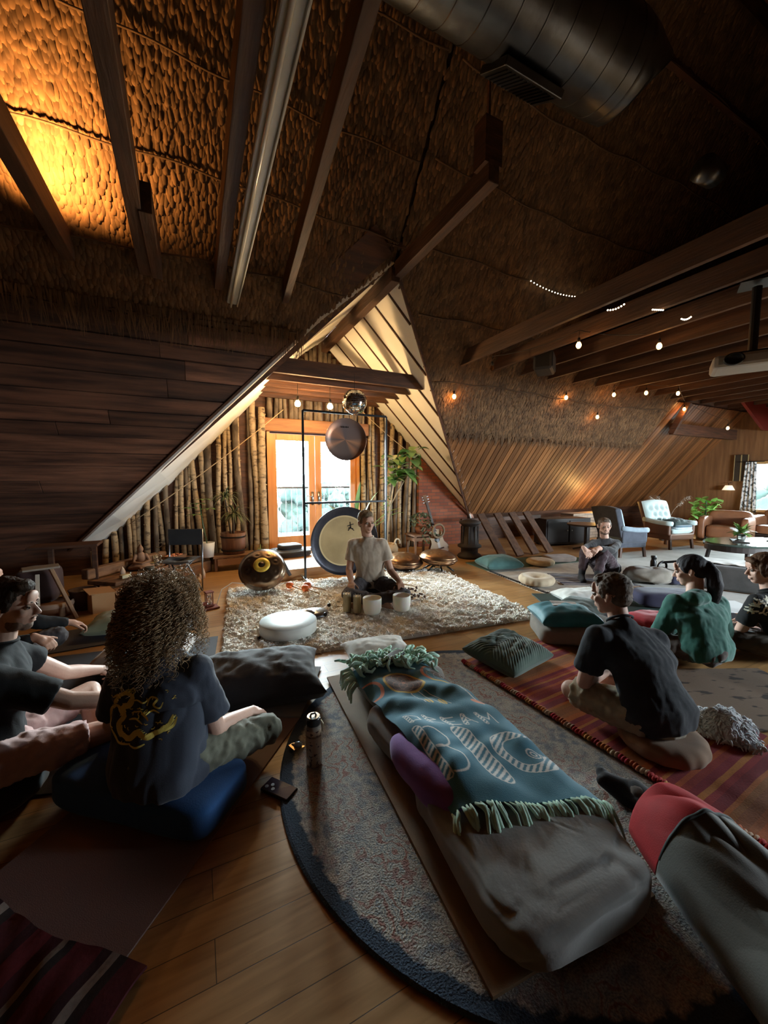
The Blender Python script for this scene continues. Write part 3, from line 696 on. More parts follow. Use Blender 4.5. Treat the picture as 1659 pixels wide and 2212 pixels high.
def pillow(name, label, cat, loc, w, d, h, m, rz=0, rot=None, seed=0, group=None, piping=None, **k):
    V, F = pillow_mesh(w, d, h, seed, **k); o = raw_mesh(name, V, F, m)
    o.location = loc; o.rotation_euler = rot if rot else (0, 0, rz)
    tag(o, label, cat, group)
    if piping:
        n = 12; pts = []; pn = k.get('pinch', .10)
        for sgn, ax in ((1, 0), (1, 1), (-1, 0), (-1, 1)):
            for q in range(n):
                v = (-1 + 2 * q / n) * sgn
                if ax == 0: pts.append((sgn * w / 2 * (1 - pn * (1 - v * v)), d / 2 * v, h * k.get('belly', .4)))
                else: pts.append((-w / 2 * v, sgn * d / 2 * (1 - pn * (1 - v * v)), h * k.get('belly', .4)))
        MB().tube(pts, .006, 6, closed=True).build('piping', piping, o, smooth=True)
    return o
def block(name, label, cat, loc, w, d, h, m, rz=0, rot=None, seed=0, pw=.35, wr=.006, group=None, parent=None, freq=4, crease=0):
    b = MB().ell((0, 0, h / 2), (w / 2, d / 2, h / 2), nu=72 if crease else 48, nv=44 if crease else 28, pw=pw); me = b.mesh(name); me.materials.append(m)
    a = getco(me); nn = a - np.array([0, 0, h / 2]); nn /= np.linalg.norm(nn, axis=1)[:, None]
    cr_ = 0 if not crease else -crease * np.exp(-(vnoise(a * 2.6, seed + 3, 2) / .10) ** 2) - crease * .6 * np.exp(-(vnoise(a * 5.0, seed + 4, 1) / .08) ** 2)
    a += nn * (vnoise(a * freq, seed, 3) * wr + cr_)[:, None]; a[:, 2] -= a[:, 2].min(); setco(me, a)
    me.polygons.foreach_set('use_smooth', [True] * len(me.polygons))
    o = bpy.data.objects.new(name, me); SC.collection.objects.link(o); o.location = loc; o.rotation_euler = rot if rot else (0, 0, rz)
    if parent: o.parent = parent
    if label: tag(o, label, cat, group)
    return o
def sheet(name, label, cat, loc, w, d, m, rz=0, th=.006, wr=.0, seed=0, group=None, n=(24, 24), r=0, hf=None):
    """thin mat or cloth lying on the floor"""
    nx, ny = n; x = np.linspace(-w / 2, w / 2, nx); y = np.linspace(-d / 2, d / 2, ny); X, Y = np.meshgrid(x, y, indexing='ij')
    P = np.stack([X.ravel(), Y.ravel(), np.zeros(X.size)], 1)
    if wr: P[:, 2] = np.abs(vnoise(P * 3, seed, 2)) * wr; P[:, 0] += vnoise(P * 2, seed + 5) * wr * .6; P[:, 1] += vnoise(P * 2, seed + 7) * wr * .6
    if hf is not None: P[:, 2] += hf(P)
    Q = P.copy(); P[:, 2] += th
    N = nx * ny; i, j = np.meshgrid(np.arange(nx - 1), np.arange(ny - 1), indexing='ij'); a = (i * ny + j).ravel()
    F = [np.stack([a, a + ny, a + ny + 1, a + 1], 1), np.stack([a, a + 1, a + ny + 1, a + ny], 1) + N]
    def side(idx, flip):
        a, b = idx[:-1], idx[1:]
        q = np.stack([a, b, b + N, a + N], 1); return q[:, ::-1] if flip else q
    ii = np.arange(nx); jj = np.arange(ny)
    F += [side(jj, False), side((nx - 1) * ny + jj, True), side(ii * ny, True), side(ii * ny + ny - 1, False)]
    o = raw_mesh(name, np.concatenate([P, Q]), np.concatenate(F), m, smooth=True); o.location = loc; o.rotation_euler = (0, 0, rz); tag(o, label, cat, group)
    e = o.modifiers.new('e', 'EDGE_SPLIT'); e.split_angle = math.radians(50)
    return o
def fab(key, c, c2=None, **k):
    k.setdefault('bump', .35); k.setdefault('bscale', 220); k.setdefault('rough', .9); k.setdefault('sheen', .15); k.setdefault('bdist', .002)
    return mat(key, c, col2=c2 or tuple(x * .75 for x in c), scale=k.pop('scale', 9), **k)

# ---------------------------------------------------------------- shag rug
def shag(name, label, loc, w, d, rz, m, dens, hgt, seed, cat='rug', lump=.02, dome=0):
    rg = np.random.default_rng(seed); t = thing(name, label, cat, loc, rz)
    nx, ny = int(w / .014), int(d / .014); X, Y = np.meshgrid(np.linspace(0, w, nx), np.linspace(0, d, ny), indexing='ij')
    P = np.stack([X.ravel(), Y.ravel(), np.zeros(X.size)], 1)
    hh = lambda P: (hgt + dome * np.clip(1 - ((P[:, 0] / w * 2 - 1) ** 2 + (P[:, 1] / d * 2 - 1) ** 2), 0, 1)) + lump * vnoise(P * 5, seed, 2) + .012 * vnoise(P * 22, seed + 2, 1)
    edge = np.minimum(np.minimum(X, w - X), np.minimum(Y, d - Y)).ravel(); P[:, 2] = hh(P) * np.clip(edge / .02, 0, 1)
    i, j = np.meshgrid(np.arange(nx - 1), np.arange(ny - 1), indexing='ij'); a = (i * ny + j).ravel()
    raw_mesh('pile_base', P, np.stack([a, a + ny, a + ny + 1, a + 1], 1), m, t)
    N = int(w * d * dens); B = np.stack([rg.uniform(-.01, w + .01, N), rg.uniform(-.01, d + .01, N), np.zeros(N)], 1); B[:, 2] = np.clip(hh(B), .01, None) - .012
    ang = rg.uniform(0, 2 * PI, N) ; ln = rg.uniform(.02, .045, N); rad = rg.uniform(.0035, .0065, N); lift = rg.uniform(.006, .02, N)
    dx, dy = np.cos(ang), np.sin(ang); V = np.zeros((N, 4, 4, 3))
    for q, (s, zz, rr) in enumerate(((-.5, -.3, .6), (-.2, .8, 1), (.2, 1.0, 1), (.55, .1, .5))):
        cx = B[:, 0] + dx * ln * s; cy = B[:, 1] + dy * ln * s; cz = B[:, 2] + lift * zz
        for k in range(4):
            c, s2 = math.cos(k * PI / 2 + .78), math.sin(k * PI / 2 + .78)
            V[:, q, k, 0] = cx - dy * rad * rr * c; V[:, q, k, 1] = cy + dx * rad * rr * c; V[:, q, k, 2] = cz + rad * rr * s2
    F = []
    for q in range(3):
        for k in range(4): F.append([q * 4 + k, q * 4 + (k + 1) % 4, q * 4 + 4 + (k + 1) % 4, q * 4 + 4 + k])
    F = ((np.arange(N) * 16)[:, None, None] + np.array(F)[None]).reshape(-1, 4)
    o = raw_mesh('pile', V.reshape(-1, 3), F, m, t); o['kind'] = 'stuff'
    return t
M_shag = mat('shag_wool', (.93, .90, .83), .95, col2=(.86, .82, .73), scale=7, island=.10, sheen=.3)
shag('shag_rug', 'large cream shag rug in the middle of the floor under the seated man and instruments', (.126, 2.994, 0), 2.97, 2.16, math.radians(-5.4), M_shag, 5200, .03, 3)

# ---------------------------------------------------------------- round rug, mats
def faded_rug():
    m = bpy.data.materials.new('faded_persian'); m.use_nodes = True; n = m.node_tree.nodes; l = m.node_tree.links; b = n['Principled BSDF']; b.inputs['Roughness'].default_value = .95
    tc = n.new('ShaderNodeTexCoord'); v = n.new('ShaderNodeTexVoronoi'); v.inputs['Scale'].default_value = 9; l.new(tc.outputs['Object'], v.inputs[0])
    w = n.new('ShaderNodeTexWave'); w.wave_type = 'RINGS'; w.rings_direction = 'Z'; w.inputs['Scale'].default_value = 3.4; w.inputs['Distortion'].default_value = 22; w.inputs['Detail'].default_value = 4; w.inputs['Detail Scale'].default_value = 2.4; l.new(tc.outputs['Object'], w.inputs[0])
    cr = n.new('ShaderNodeValToRGB'); e = cr.color_ramp.elements; e[0].position = 0; e[0].color = (.36, .17, .14, 1); e[1].position = 1; e[1].color = (.55, .49, .40, 1)
    for p, c in ((.12, (.40, .24, .19)), (.22, (.54, .48, .40)), (.62, (.50, .46, .39)), (.80, (.25, .29, .31))): q = e.new(p); q.color = (*c, 1)
    l.new(w.outputs['Fac'], cr.inputs[0])
    t = n.new('ShaderNodeTexNoise'); t.inputs['Scale'].default_value = 26; t.inputs['Detail'].default_value = 6; l.new(tc.outputs['Object'], t.inputs[0])
    c2 = n.new('ShaderNodeValToRGB'); c2.color_ramp.elements[0].position = .42; c2.color_ramp.elements[1].position = .62; c2.color_ramp.elements[0].color = (.54, .49, .42, 1); c2.color_ramp.elements[1].color = (.24, .27, .30, 1)
    l.new(t.outputs['Fac'], c2.inputs[0])
    mx = n.new('ShaderNodeMix'); mx.data_type = 'RGBA'; mx.inputs['Factor'].default_value = .5
    t3 = n.new('ShaderNodeTexNoise'); t3.inputs['Scale'].default_value = 3.5; t3.inputs['Detail'].default_value = 5; l.new(tc.outputs['Object'], t3.inputs[0])
    mr = n.new('ShaderNodeMapRange'); mr.inputs['From Min'].default_value = .4; mr.inputs['From Max'].default_value = .6; l.new(t3.outputs['Fac'], mr.inputs[0]); l.new(mr.outputs[0], mx.inputs['Factor'])
    l.new(cr.outputs[0], mx.inputs[6]); l.new(c2.outputs[0], mx.inputs[7])
    bd = n.new('ShaderNodeVectorMath'); bd.operation = 'LENGTH'; l.new(tc.outputs['Object'], bd.inputs[0])
    ad = n.new('ShaderNodeMath'); ad.operation = 'MULTIPLY_ADD'; ad.inputs[1].default_value = .06; l.new(t.outputs['Fac'], ad.inputs[0]); l.new(bd.outputs['Value'], ad.inputs[2])
    gt = n.new('ShaderNodeMapRange'); gt.inputs['From Min'].default_value = 1.072; gt.inputs['From Max'].default_value = 1.085; l.new(ad.outputs[0], gt.inputs[0])
    m2 = n.new('ShaderNodeMix'); m2.data_type = 'RGBA'; l.new(gt.outputs[0], m2.inputs['Factor']); l.new(mx.outputs[2], m2.inputs[6]); m2.inputs[7].default_value = (.035, .06, .10, 1)
    fn = n.new('ShaderNodeTexNoise'); fn.inputs['Scale'].default_value = 160; fn.inputs['Detail'].default_value = 3; l.new(tc.outputs['Object'], fn.inputs[0])
    m3 = n.new('ShaderNodeMix'); m3.data_type = 'RGBA'; m3.blend_type = 'MULTIPLY'; m3.inputs['Factor'].default_value = .7; l.new(m2.outputs[2], m3.inputs[6])
    c3 = n.new('ShaderNodeValToRGB'); c3.color_ramp.elements[0].position = .35; c3.color_ramp.elements[1].position = .62; c3.color_ramp.elements[0].color = (.35, .35, .37, 1); l.new(fn.outputs['Fac'], c3.inputs[0]); l.new(c3.outputs[0], m3.inputs[7])
    l.new(m3.outputs[2], b.inputs['Base Color'])
    bn = n.new('ShaderNodeBump'); bn.inputs['Strength'].default_value = .9; bn.inputs['Distance'].default_value = .006; l.new(fn.outputs['Fac'], bn.inputs['Height']); l.new(bn.outputs[0], b.inputs['Normal'])
    return m
b = MB(); b.lathe([(0, .001), (1.10, .001), (1.11, .006), (1.10, .012), (0, .012)], 96)
o = b.build('round_rug', faded_rug(), smooth=False); o.location = (1.38, 1.47, 0); tag(o, 'round faded oriental rug with a dark blue border in the foreground', 'rug')
M_tan = mat('tan_mat', (.26, .165, .085), .8, col2=(.21, .13, .07), scale=5, bump=.2, bscale=300)
sheet('yoga_mat', 'tan brown yoga mat on the round rug beneath the grey cushions', 'yoga mat', (1.045, 1.57, .013), .66, 1.80, M_tan, rz=math.radians(-3.5), th=.012)
M_dk = mat('charcoal_mat', (.025, .025, .032), .75, bump=.2, bscale=300)
sheet('yoga_mat', 'brown purple yoga mat under the blue bolster in the left foreground', 'yoga mat', (-.10, 1.93, .001), .66, 1.35, mat('plum_mat', (.24, .16, .145), .7, bump=.2, bscale=300), rz=math.radians(-39), th=.006)
sheet('yoga_mat', 'grey yoga mat along the floor beneath the sage green pillow', 'yoga mat', (-.95, 4.12, .001), 1.75, .52, mat('slate_mat', (.06, .06, .075), .7, bump=.2, bscale=300), rz=math.radians(3), th=.008)
sheet('yoga_mat', 'black yoga mat beneath the beige pillow behind the curly haired person', 'yoga mat', (-.75, 3.42, .001), 1.7, .6, M_dk, rz=math.radians(-6), th=.008)
sheet('yoga_mat', 'black yoga mat under the man in pink shorts at the left edge', 'yoga mat', (-.75, 2.45, .001), 1.5, .62, M_dk, rz=math.radians(-18), th=.008)

# ---------------------------------------------------------------- grey cushions, purple bolster, blanket
M_gc = fab('grey_velvet', (.24, .235, .22), (.18, .175, .165), sheen=.35, bscale=90, scale=5)
block('floor_cushion', 'big grey velvet floor cushion nearest the camera on the tan mat', 'cushion', (1.03, .985, .025), .60, .74, .15, M_gc, rz=math.radians(-4), seed=3, wr=.016, pw=.36, freq=3, crease=.012, group='grey cushions of the bed')
block('floor_cushion', 'grey cushion bulging out below the left edge of the teal blanket', 'cushion', (1.07, 1.60, .025), .58, .62, .14, M_gc, rz=math.radians(5), seed=5, wr=.016, crease=.008, pw=.5, freq=2.5, group='grey cushions of the bed')
block('floor_cushion', 'grey cushion at the head of the bed under the mint fringe', 'cushion', (1.16, 2.16, .025), .56, .56, .13, M_gc, rz=math.radians(-6), seed=8, wr=.016, crease=.008, pw=.5, freq=2.5, group='grey cushions of the bed')
block('round_bolster', 'purple round bolster poking out from under the teal blanket', 'bolster', (.835, 1.30, .09), .19, .48, .15, fab('purple_cotton', (.22, .075, .30), (.17, .055, .24), bscale=160), rz=math.radians(4), seed=4, pw=.8, wr=.008)
pillow('pillow', 'cream pillow at the head of the bed beside the shag rug', 'pillow', (1.20, 2.58, .06), .52, .34, .11, fab('cream_cotton', (.62, .60, .54)), rz=math.radians(-8), seed=2)

def blanket():
    W_, L_ = .62, 1.28; nx, ny = 230, 460
    t = thing('throw_blanket', 'teal woven throw blanket with dreamcatcher and hatched lettering spread over the grey cushions', 'blanket', (1.06, 1.50, 0))
    s = np.linspace(0, 1, nx); q = np.linspace(0, 1, ny); S, Q = np.meshgrid(s, q, indexing='ij'); S = S.ravel(); Q = Q.ravel()
    # foot end (q=1) .. head end (q=0)
    yc = 2.16 - Q * 1.20; wid = W_ * (.80 + .13 * Q + .10 * np.sin(Q * PI) * 0)
    xc = 1.10 - .02 * Q; X = xc + (S - .5) * wid; Y = yc + (S - .5) * (-.10 - .10 * Q) * -1 * -1
    def H(X, Y):
        base = .212 + .012 * np.sin(Y * 5)
        base = base + .055 * np.exp(-((X - .90) / .13) ** 2) * np.exp(-((Y - 1.28) / .26) ** 4)
        return base
    Z = H(X, Y); P = np.stack([X, Y, Z], 1)
    edge = np.minimum(S, 1 - S) * wid; drop = np.clip(1 - edge / .10, 0, 1) ** 2
    Z = Z - drop * (.030 + .015 * np.sin(Q * 9)) + vnoise(P * np.array([2.2, 4.0, 1]), 4, 2) * .008 + .010 * np.sin((Y * 26 + X * 9) + 2 * np.sin(X * 6)) * np.exp(-((Q - .38) / .2) ** 2) + .006 * vnoise(P * 7, 9, 1)
    V = np.stack([X - 1.06, Y - 1.50, Z], 1)
    i, j = np.meshgrid(np.arange(nx - 1), np.arange(ny - 1), indexing='ij'); a = (i * ny + j).ravel()
    F = np.stack([a, a + 1, a + ny + 1, a + ny], 1)
    # pattern
    col = np.tile(np.array([.045, .175, .24]), (len(S), 1)); white = np.array([.62, .62, .58])
    x = S; y = Q * 2.05        # square-ish pattern units
    def paint(mask, c): col[mask] = c
    def seg(ax, ay, bx, by): 
        dx, dy = bx - ax, by - ay; tt = np.clip(((x - ax) * dx + (y - ay) * dy) / (dx * dx + dy * dy), 0, 1); return np.hypot(x - ax - tt * dx, y - ay - tt * dy)
    def ring(cx, cy, r): return np.abs(np.hypot(x - cx, y - cy) - r)
    yel = np.array([.60, .42, .10]); cor = np.array([.62, .22, .12]); br = np.array([.085, .05, .04])
    paint(np.hypot((x - .42), (y - .46)) < .20, br)
    for k in range(9):
        a_ = k * 2 * PI / 9; paint((ring(.42 + .09 * math.cos(a_), .46 + .09 * math.sin(a_), .10) < .0028) & (np.hypot(x - .42, y - .46) < .2), np.array([.30, .14, .09]))
    paint(np.hypot(x - .42, y - .46) < .018, cor); paint(ring(.42, .46, .205) < .013, yel)
    paint((ring(-.02, .50, .17) < .018) & (x > 0), cor); paint((ring(.93, .36, .20) < .017) & (x < .99), np.where((y > .45)[:, None], yel, cor)[(ring(.93, .36, .20) < .017) & (x < .99)])
    paint(np.hypot(x - .97, y - .36) < .15, br)
    for k in range(6): paint((ring(.93 + .08 * math.cos(k), .36 + .08 * math.sin(k), .09) < .0028) & (np.hypot(x - .93, y - .36) < .19), np.array([.3, .3, .3]))
    for dx in (-.05, .03, .09): paint(seg(.44 + dx, .67, .50 + dx * 1.8, .92) < .004, white)
    for fx, fy in ((.46, .88), (.60, .88)): paint((np.hypot((x - fx) * 1.5, y - fy) < .055) & ((np.abs(x - fx) > .006)), yel)
    for k in range(3): paint(seg(.90 + .02 * k, .6, .95, .95 + .02 * k) < .003, white)
    paint(np.hypot(x - .93, (y - .93) * 1.6) < .07, cor)
    ht = (np.sin((x * .8 + y * .9) * 150) > 0); ht2 = (np.sin((x * .8 + y * .9) * 210) > .1)
    def letter(lines, x0, y0, w, h, th, hatch, thin=.007):
        for ax, ay, bx, by, kind in lines:
            d = seg(x0 + ax * w, y0 + ay * h, x0 + bx * w, y0 + by * h)
            if kind: paint((d < th) & hatch, white); paint(np.abs(d - th) < thin * .6, white)
            else: paint(d < thin, white)
    # small word: D R E A M
    y0 = 1.13; hs = .13; D = [(0, 0, 0, 1, 1), (0, 0, .8, .25, 0), (.8, .25, .8, .75, 0), (.8, .75, 0, 1, 0)]; R_ = [(0, 0, 0, 1, 1), (0, 0, .8, .2, 0), (.8, .2, 0, .5, 0), (.2, .5, .9, 1, 0)]
    E_ = [(0, 0, 0, 1, 1), (0, 0, .8, 0, 0), (0, .5, .6, .5, 0), (0, 1, .8, 1, 0)]; A_ = [(0, 1, .4, 0, 1), (.4, 0, .85, 1, 0), (.2, .6, .7, .6, 0)]; M_ = [(0, 1, 0, 0, 1), (0, 0, .45, .7, 0), (.45, .7, .9, 0, 0), (.9, 0, .9, 1, 0)]
    for L, lx in ((D, .10), (R_, .27), (E_, .44), (A_, .58), (M_, .76)): letter(L, lx, y0, .12, hs, .018, ht2, .005)
    # large word: B I G
    y0 = 1.37; hb = .46
    letter([(0, 0, 0, 1, 1)], .09, y0, .2, hb, .032, ht)
    for cy, r_ in ((y0 + .12, .11), (y0 + .34, .125)): paint((ring(.16, cy, r_) < .007) & (x > .13), white)
    letter([(0, 0, 0, 1, 1)], .46, y0, .2, hb, .075, ht); 
    g = ring(.80, y0 + hb / 2, .17); paint((g < .04) & ht & ~((x > .84) & (np.abs(y - y0 - hb / 2 + .05) < .07)), white); paint((np.abs(g - .04) < .004) & ~((x > .84) & (np.abs(y - y0 - hb / 2 + .05) < .07)), white)
    paint(ring(.86, y0 + hb / 2 + .03, .045) < .005, white); paint(ring(.86, y0 + hb / 2 + .03, .02) < .005, white); paint((np.abs(x - .93) < .03) & (np.abs(y - y0 - .30) < .05) & ht, white)
    m = bpy.data.materials.new('woven_throw'); m.use_nodes = True; n = m.node_tree.nodes; l = m.node_tree.links; b = n['Principled BSDF']; b.inputs['Roughness'].default_value = .95; b.inputs['Sheen Weight'].default_value = .2
    at = n.new('ShaderNodeAttribute'); at.attribute_name = 'dye'; l.new(at.outputs['Color'], b.inputs['Base Color'])
    tc = n.new('ShaderNodeTexCoord'); nz = n.new('ShaderNodeTexNoise'); nz.inputs['Scale'].default_value = 260; l.new(tc.outputs['Object'], nz.inputs[0]); bn = n.new('ShaderNodeBump'); bn.inputs['Strength'].default_value = .5; bn.inputs['Distance'].default_value = .003; l.new(nz.outputs[0], bn.inputs['Height']); l.new(bn.outputs[0], b.inputs['Normal'])
    o = raw_mesh('cloth', V, F, m, t)
    so = o.modifiers.new('s', 'SOLIDIFY'); so.thickness = .005; so.offset = -1
    ca = o.data.color_attributes.new('dye', 'FLOAT_COLOR', 'POINT'); c4 = np.ones((len(S), 4), np.float32); c4[:, :3] = col; ca.data.foreach_set('color', c4.ravel())
    # mint fringe, head end heaped, foot end hanging
    mm = fab('mint_yarn', (.50, .72, .58), (.40, .60, .48))
    rg = random.Random(4); G = V.reshape(nx, ny, 3)
    B = MB()
    for k in range(34):
        p = Vector(G[int(k / 33 * (nx - 1)), ny - 1]); ln = rg.uniform(.13, .19); a = rg.uniform(-.25, .25); r_ = rg.uniform(.006, .0105)
        if 9 < k < 13: r_ = .004
        pts = [p + Vector((a * ln * q + .006 * math.sin(q * 6 + k), -ln * q * .55, -.00 + .012 * math.sin(q * 3) - ln * .5 * q * q)) for q in (0, .25, .5, .75, 1)]
        B.tube(pts, [r_ * .5, r_, r_ * 1.15, r_, r_ * .5], 7)
    B.build('fringe', mm, t, smooth=True)
    B = MB()
    for k in range(120):
        p = Vector(G[int(rg.random() * (nx - 1)), 0]) + Vector((0, rg.uniform(-.09, .10), rg.uniform(0, .03))); ln = rg.uniform(.06, .13); a = rg.uniform(0, 2 * PI); r_ = rg.uniform(.008, .013)
        pts = [p + Vector((math.cos(a + q * 1.5) * ln * q, math.sin(a + q * 1.5) * ln * q * .6, .02 + .02 * math.sin(q * 5 + k) - .012 * q)) for q in (0, .25, .5, .75, 1)]
        B.tube(pts, [r_ * .6, r_, r_, r_, r_ * .6], 6)
    for k in range(14):
        p = Vector(G[0, int(k * 4)]) ; ln = rg.uniform(.06, .1)
        a = rg.uniform(-.05, .05); b_ = rg.uniform(-.04, .03); B.tube([p, p + Vector((-.02, a * .3, .015 + b_ * .3)), p + Vector((-.035 - ln * .3, a, -.02 + b_)), p + Vector((-.04 - ln * .3, a * 1.6, -.03 - ln * .5))], [.007, .011, .011, .006], 6)
    B.build('heaped_fringe', mm, t, smooth=True)
blanket()
o = block('sunglasses_case', 'flat black case lying on the mint fringe of the throw', 'case', (1.13, 2.16, .235), .17, .075, .022, mat('case_black', (.012, .012, .016), .5), rz=math.radians(28), pw=.4, wr=.001)

# ---------------------------------------------------------------- orange striped blanket at the right
cs = [(0, (.33, .035, .022)), (.07, (.50, .10, .022)), (.12, (.30, .025, .03)), (.20, (.55, .17, .03)), (.24, (.40, .05, .025)), (.30, (.26, .02, .03)), (.36, (.52, .13, .02)), (.44, (.38, .12, .03)), (.50, (.30, .10, .028)), (.60, (.34, .13, .03)), (.66, (.50, .15, .03)), (.70, (.24, .018, .025)), (.80, (.34, .03, .03)), (.86, (.55, .2, .04)), (.92, (.28, .02, .03))]
M_or = stripes('serape_orange', cs, 1, 2.4, off=.32, wob=.012)
o = sheet('striped_blanket', 'long orange and red striped blanket under the man in the charcoal t-shirt', 'blanket', (2.28, 1.0, .013), .86, 2.62, M_or, rz=math.radians(3.5), th=.006, wr=.008, n=(40, 100), seed=6)
cs2 = [(0, (.50, .03, .03)), (.1, (.60, .42, .28)), (.2, (.55, .13, .04)), (.33, (.48, .02, .05)), (.45, (.62, .45, .30)), (.55, (.60, .2, .04)), (.7, (.40, .02, .03)), (.8, (.62, .30, .08)), (.92, (.50, .04, .04))]
B = MB()
for k in range(150): y = -1.3 + k * .0174; B.ell((-.435 + .004 * math.sin(k * 1.7), y, .018), (.022, .0105, .013), nu=8, nv=6)
B.build('knotted_edge', stripes('serape_edge', cs2, 1, 2.6, off=.1), o, smooth=True)
sheet('striped_blanket', 'dark red serape blanket with white stripes at the bottom left corner', 'blanket', (-.63, 1.16, .008), .66, .62, stripes('serape_dark', [(0, (.10, .012, .02)), (.18, (.055, .01, .016)), (.26, (.18, .02, .03)), (.40, (.07, .01, .02)), (.50, (.30, .24, .19)), (.54, (.03, .02, .02)), (.60, (.13, .012, .02)), (.80, (.04, .01, .015)), (.87, (.34, .30, .27)), (.93, (.03, .02, .02))], 0, 2.2, off=.42, wob=.01, bscale=60), rz=math.radians(-41), th=.008, wr=.02, n=(40, 40), seed=12)
# cushion pillow green corduroy
M_cord = fab('green_corduroy', (.045, .085, .062), (.035, .068, .05), sheen=.4)
pillow('pillow', 'dark green ribbed corduroy pillow at the far end of the orange blanket', 'pillow', (2.09, 2.14, .02), .52, .46, .17, M_cord, rz=math.radians(12), rot=(math.radians(4), 0, math.radians(12)), seed=9, ribs=230, n=110, pinch=.05)

# cushions in the right middle ground
M_taupe = fab('taupe_linen', (.22, .18, .14), (.17, .14, .11), bscale=120)
block('floor_cushion', 'taupe rectangular floor cushion beneath the teal pillow', 'cushion', (2.98, 2.23, 0), .72, .50, .16, M_taupe, rz=math.radians(-32), seed=14, pw=.4, wr=.012, freq=3)
pillow('pillow', 'bright teal pillow with a booklet on top of the taupe cushion', 'pillow', (2.88, 2.28, .14), .52, .42, .16, fab('teal_satin', (.012, .17, .20), (.008, .12, .15), rough=.6), rz=math.radians(-28), seed=15, pinch=.08)
sheet('booklet', 'crumpled pale booklet lying on the teal pillow', 'booklet', (2.90, 2.30, .288), .22, .15, mat('paper', (.55, .50, .45), .6, col2=(.35, .30, .27), scale=9), rz=math.radians(-40), th=.004, wr=.012, seed=3)
pillow('pillow', 'dark moss green pillow behind the teal pillow', 'pillow', (3.28, 2.42, .09), .48, .40, .16, fab('moss', (.035, .05, .035)), rz=math.radians(15), seed=16)
sheet('yoga_mat', 'dark green yoga mat rolled out under the long white pillow', 'yoga mat', (4.05, 2.75, .004), .62, 1.3, mat('dkgreen_mat', (.02, .04, .034), .7), rz=math.radians(62), th=.012)
pillow('pillow', 'long white pillow on the dark green mat, left of the grey haired man', 'pillow', (3.93, 2.84, .016), .66, .38, .14, fab('white_cotton', (.66, .66, .62)), rz=math.radians(-22), seed=17)
block('rectangular_bolster', 'navy rectangular bolster between the two seated backs on the right', 'bolster', (4.62, 2.34, .016), .70, .32, .17, fab('navy_cotton', (.025, .022, .06), (.018, .016, .045)), rz=math.radians(-34), seed=18, pw=.4)
sheet('yoga_mat', 'charcoal yoga mat in front of the navy bolster', 'yoga mat', (4.25, 2.15, .004), .62, 1.5, M_dk, rz=math.radians(58), th=.010)
block('folded_blanket', 'crumpled red blanket between the two seated backs on the right', 'blanket', (3.86, 1.95, .014), .62, .34, .13, fab('red_fleece', (.42, .018, .03), (.30, .010, .02)), rz=math.radians(-28), seed=19, wr=.03, pw=.6)
block('folded_blanket', 'heap of grey brown blanket beside the black bottle', 'blanket', (5.50, 3.02, .012), .66, .46, .20, fab('greige_fleece', (.25, .22, .185), (.17, .15, .12)), rz=math.radians(-20), seed=20, wr=.045, pw=.8, freq=3)
# far mats and rug
sheet('yoga_mat', 'moss green yoga mat on the far floor under the teal grey pillow', 'yoga mat', (5.02, 4.70, .004), 2.1, .62, mat('mossmat', (.045, .075, .045), .7), rz=math.radians(-5), th=.01)
pillow('pillow', 'teal grey pillow on the end of the moss green mat', 'pillow', (4.22, 4.55, .012), .62, .46, .20, fab('teal_grey', (.07, .17, .16), (.05, .13, .125)), rz=math.radians(-14), seed=21)
o = sheet('flat_rug', 'pale rug with a dark crocheted border under the barefoot seat of the far man', 'rug', (4.9, 3.75, .002), 2.1, 1.25, mat('pale_rug', (.50, .46, .40), .95, col2=(.40, .36, .31), scale=12, bump=.4, bscale=140), rz=math.radians(-7), th=.007)
B = MB()
for k in range(46): B.cap((-1.04 + .01 * math.sin(k * 3), -.60 + k * .026, .012), (-1.0, -.60 + k * .026 + .012, .012), .008, .006, 6)
for k in range(30): B.cap((-1.03 + k * .03, -.61, .012), (-1.02 + k * .03, -.585, .012), .008, .006, 6)
B.build('crochet_border', mat('dark_yarn', (.04, .035, .035), .9), o, smooth=True)
sheet('striped_blanket', 'black white and grey striped blanket under the feet of the far seated man', 'blanket', (4.86, 3.45, .011), .95, .62, stripes('mono_stripes', [(0, (.05, .05, .09)), (.3, (.40, .37, .35)), (.45, (.06, .05, .06)), (.62, (.30, .26, .25)), (.72, (.03, .03, .05)), (.88, (.45, .42, .40))], 1, 5.0, off=.2), rz=math.radians(-30), th=.008, wr=.01)
sheet('carpet', 'large pale grey carpet under the armchairs and coffee table', 'carpet', (7.3, 3.05, .001), 4.2, 2.9, mat('pale_carpet', (.46, .45, .42), .95, col2=(.38, .37, .34), scale=4, bump=.3, bscale=120), rz=math.radians(-3), th=.006)
def zafu(name, label, loc, r, h, m, rz=0, seed=0, hole=False, group=None, parent=None):
    b = MB(); n = 40
    prof = [(r * .25, .0), (r * .8, .0), (r * .98, h * .25), (r, h * .5), (r * .98, h * .75), (r * .80, h), (r * .35, h * .93 if not hole else h * .8), (0.001, h * .88 if not hole else h * .3)]
    b.lathe(prof, n); me = b.mesh(name); me.materials.append(m); a = getco(me)
    th = np.arctan2(a[:, 1], a[:, 0]); rr_ = np.hypot(a[:, 0], a[:, 1]) / r
    k = 1 + .025 * np.sin(th * 14) * (rr_ > .7); a[:, 0] *= k; a[:, 1] *= k; setco(me, a)
    me.polygons.foreach_set('use_smooth', [True] * len(me.polygons)); o = bpy.data.objects.new(name, me); SC.collection.objects.link(o)
    o.modifiers.new('s', 'SUBSURF').levels = 1; o.location = loc; o.rotation_euler = (0, 0, rz)
    if parent: o.parent = parent
    if label: tag(o, label, 'cushion', group)
    return o
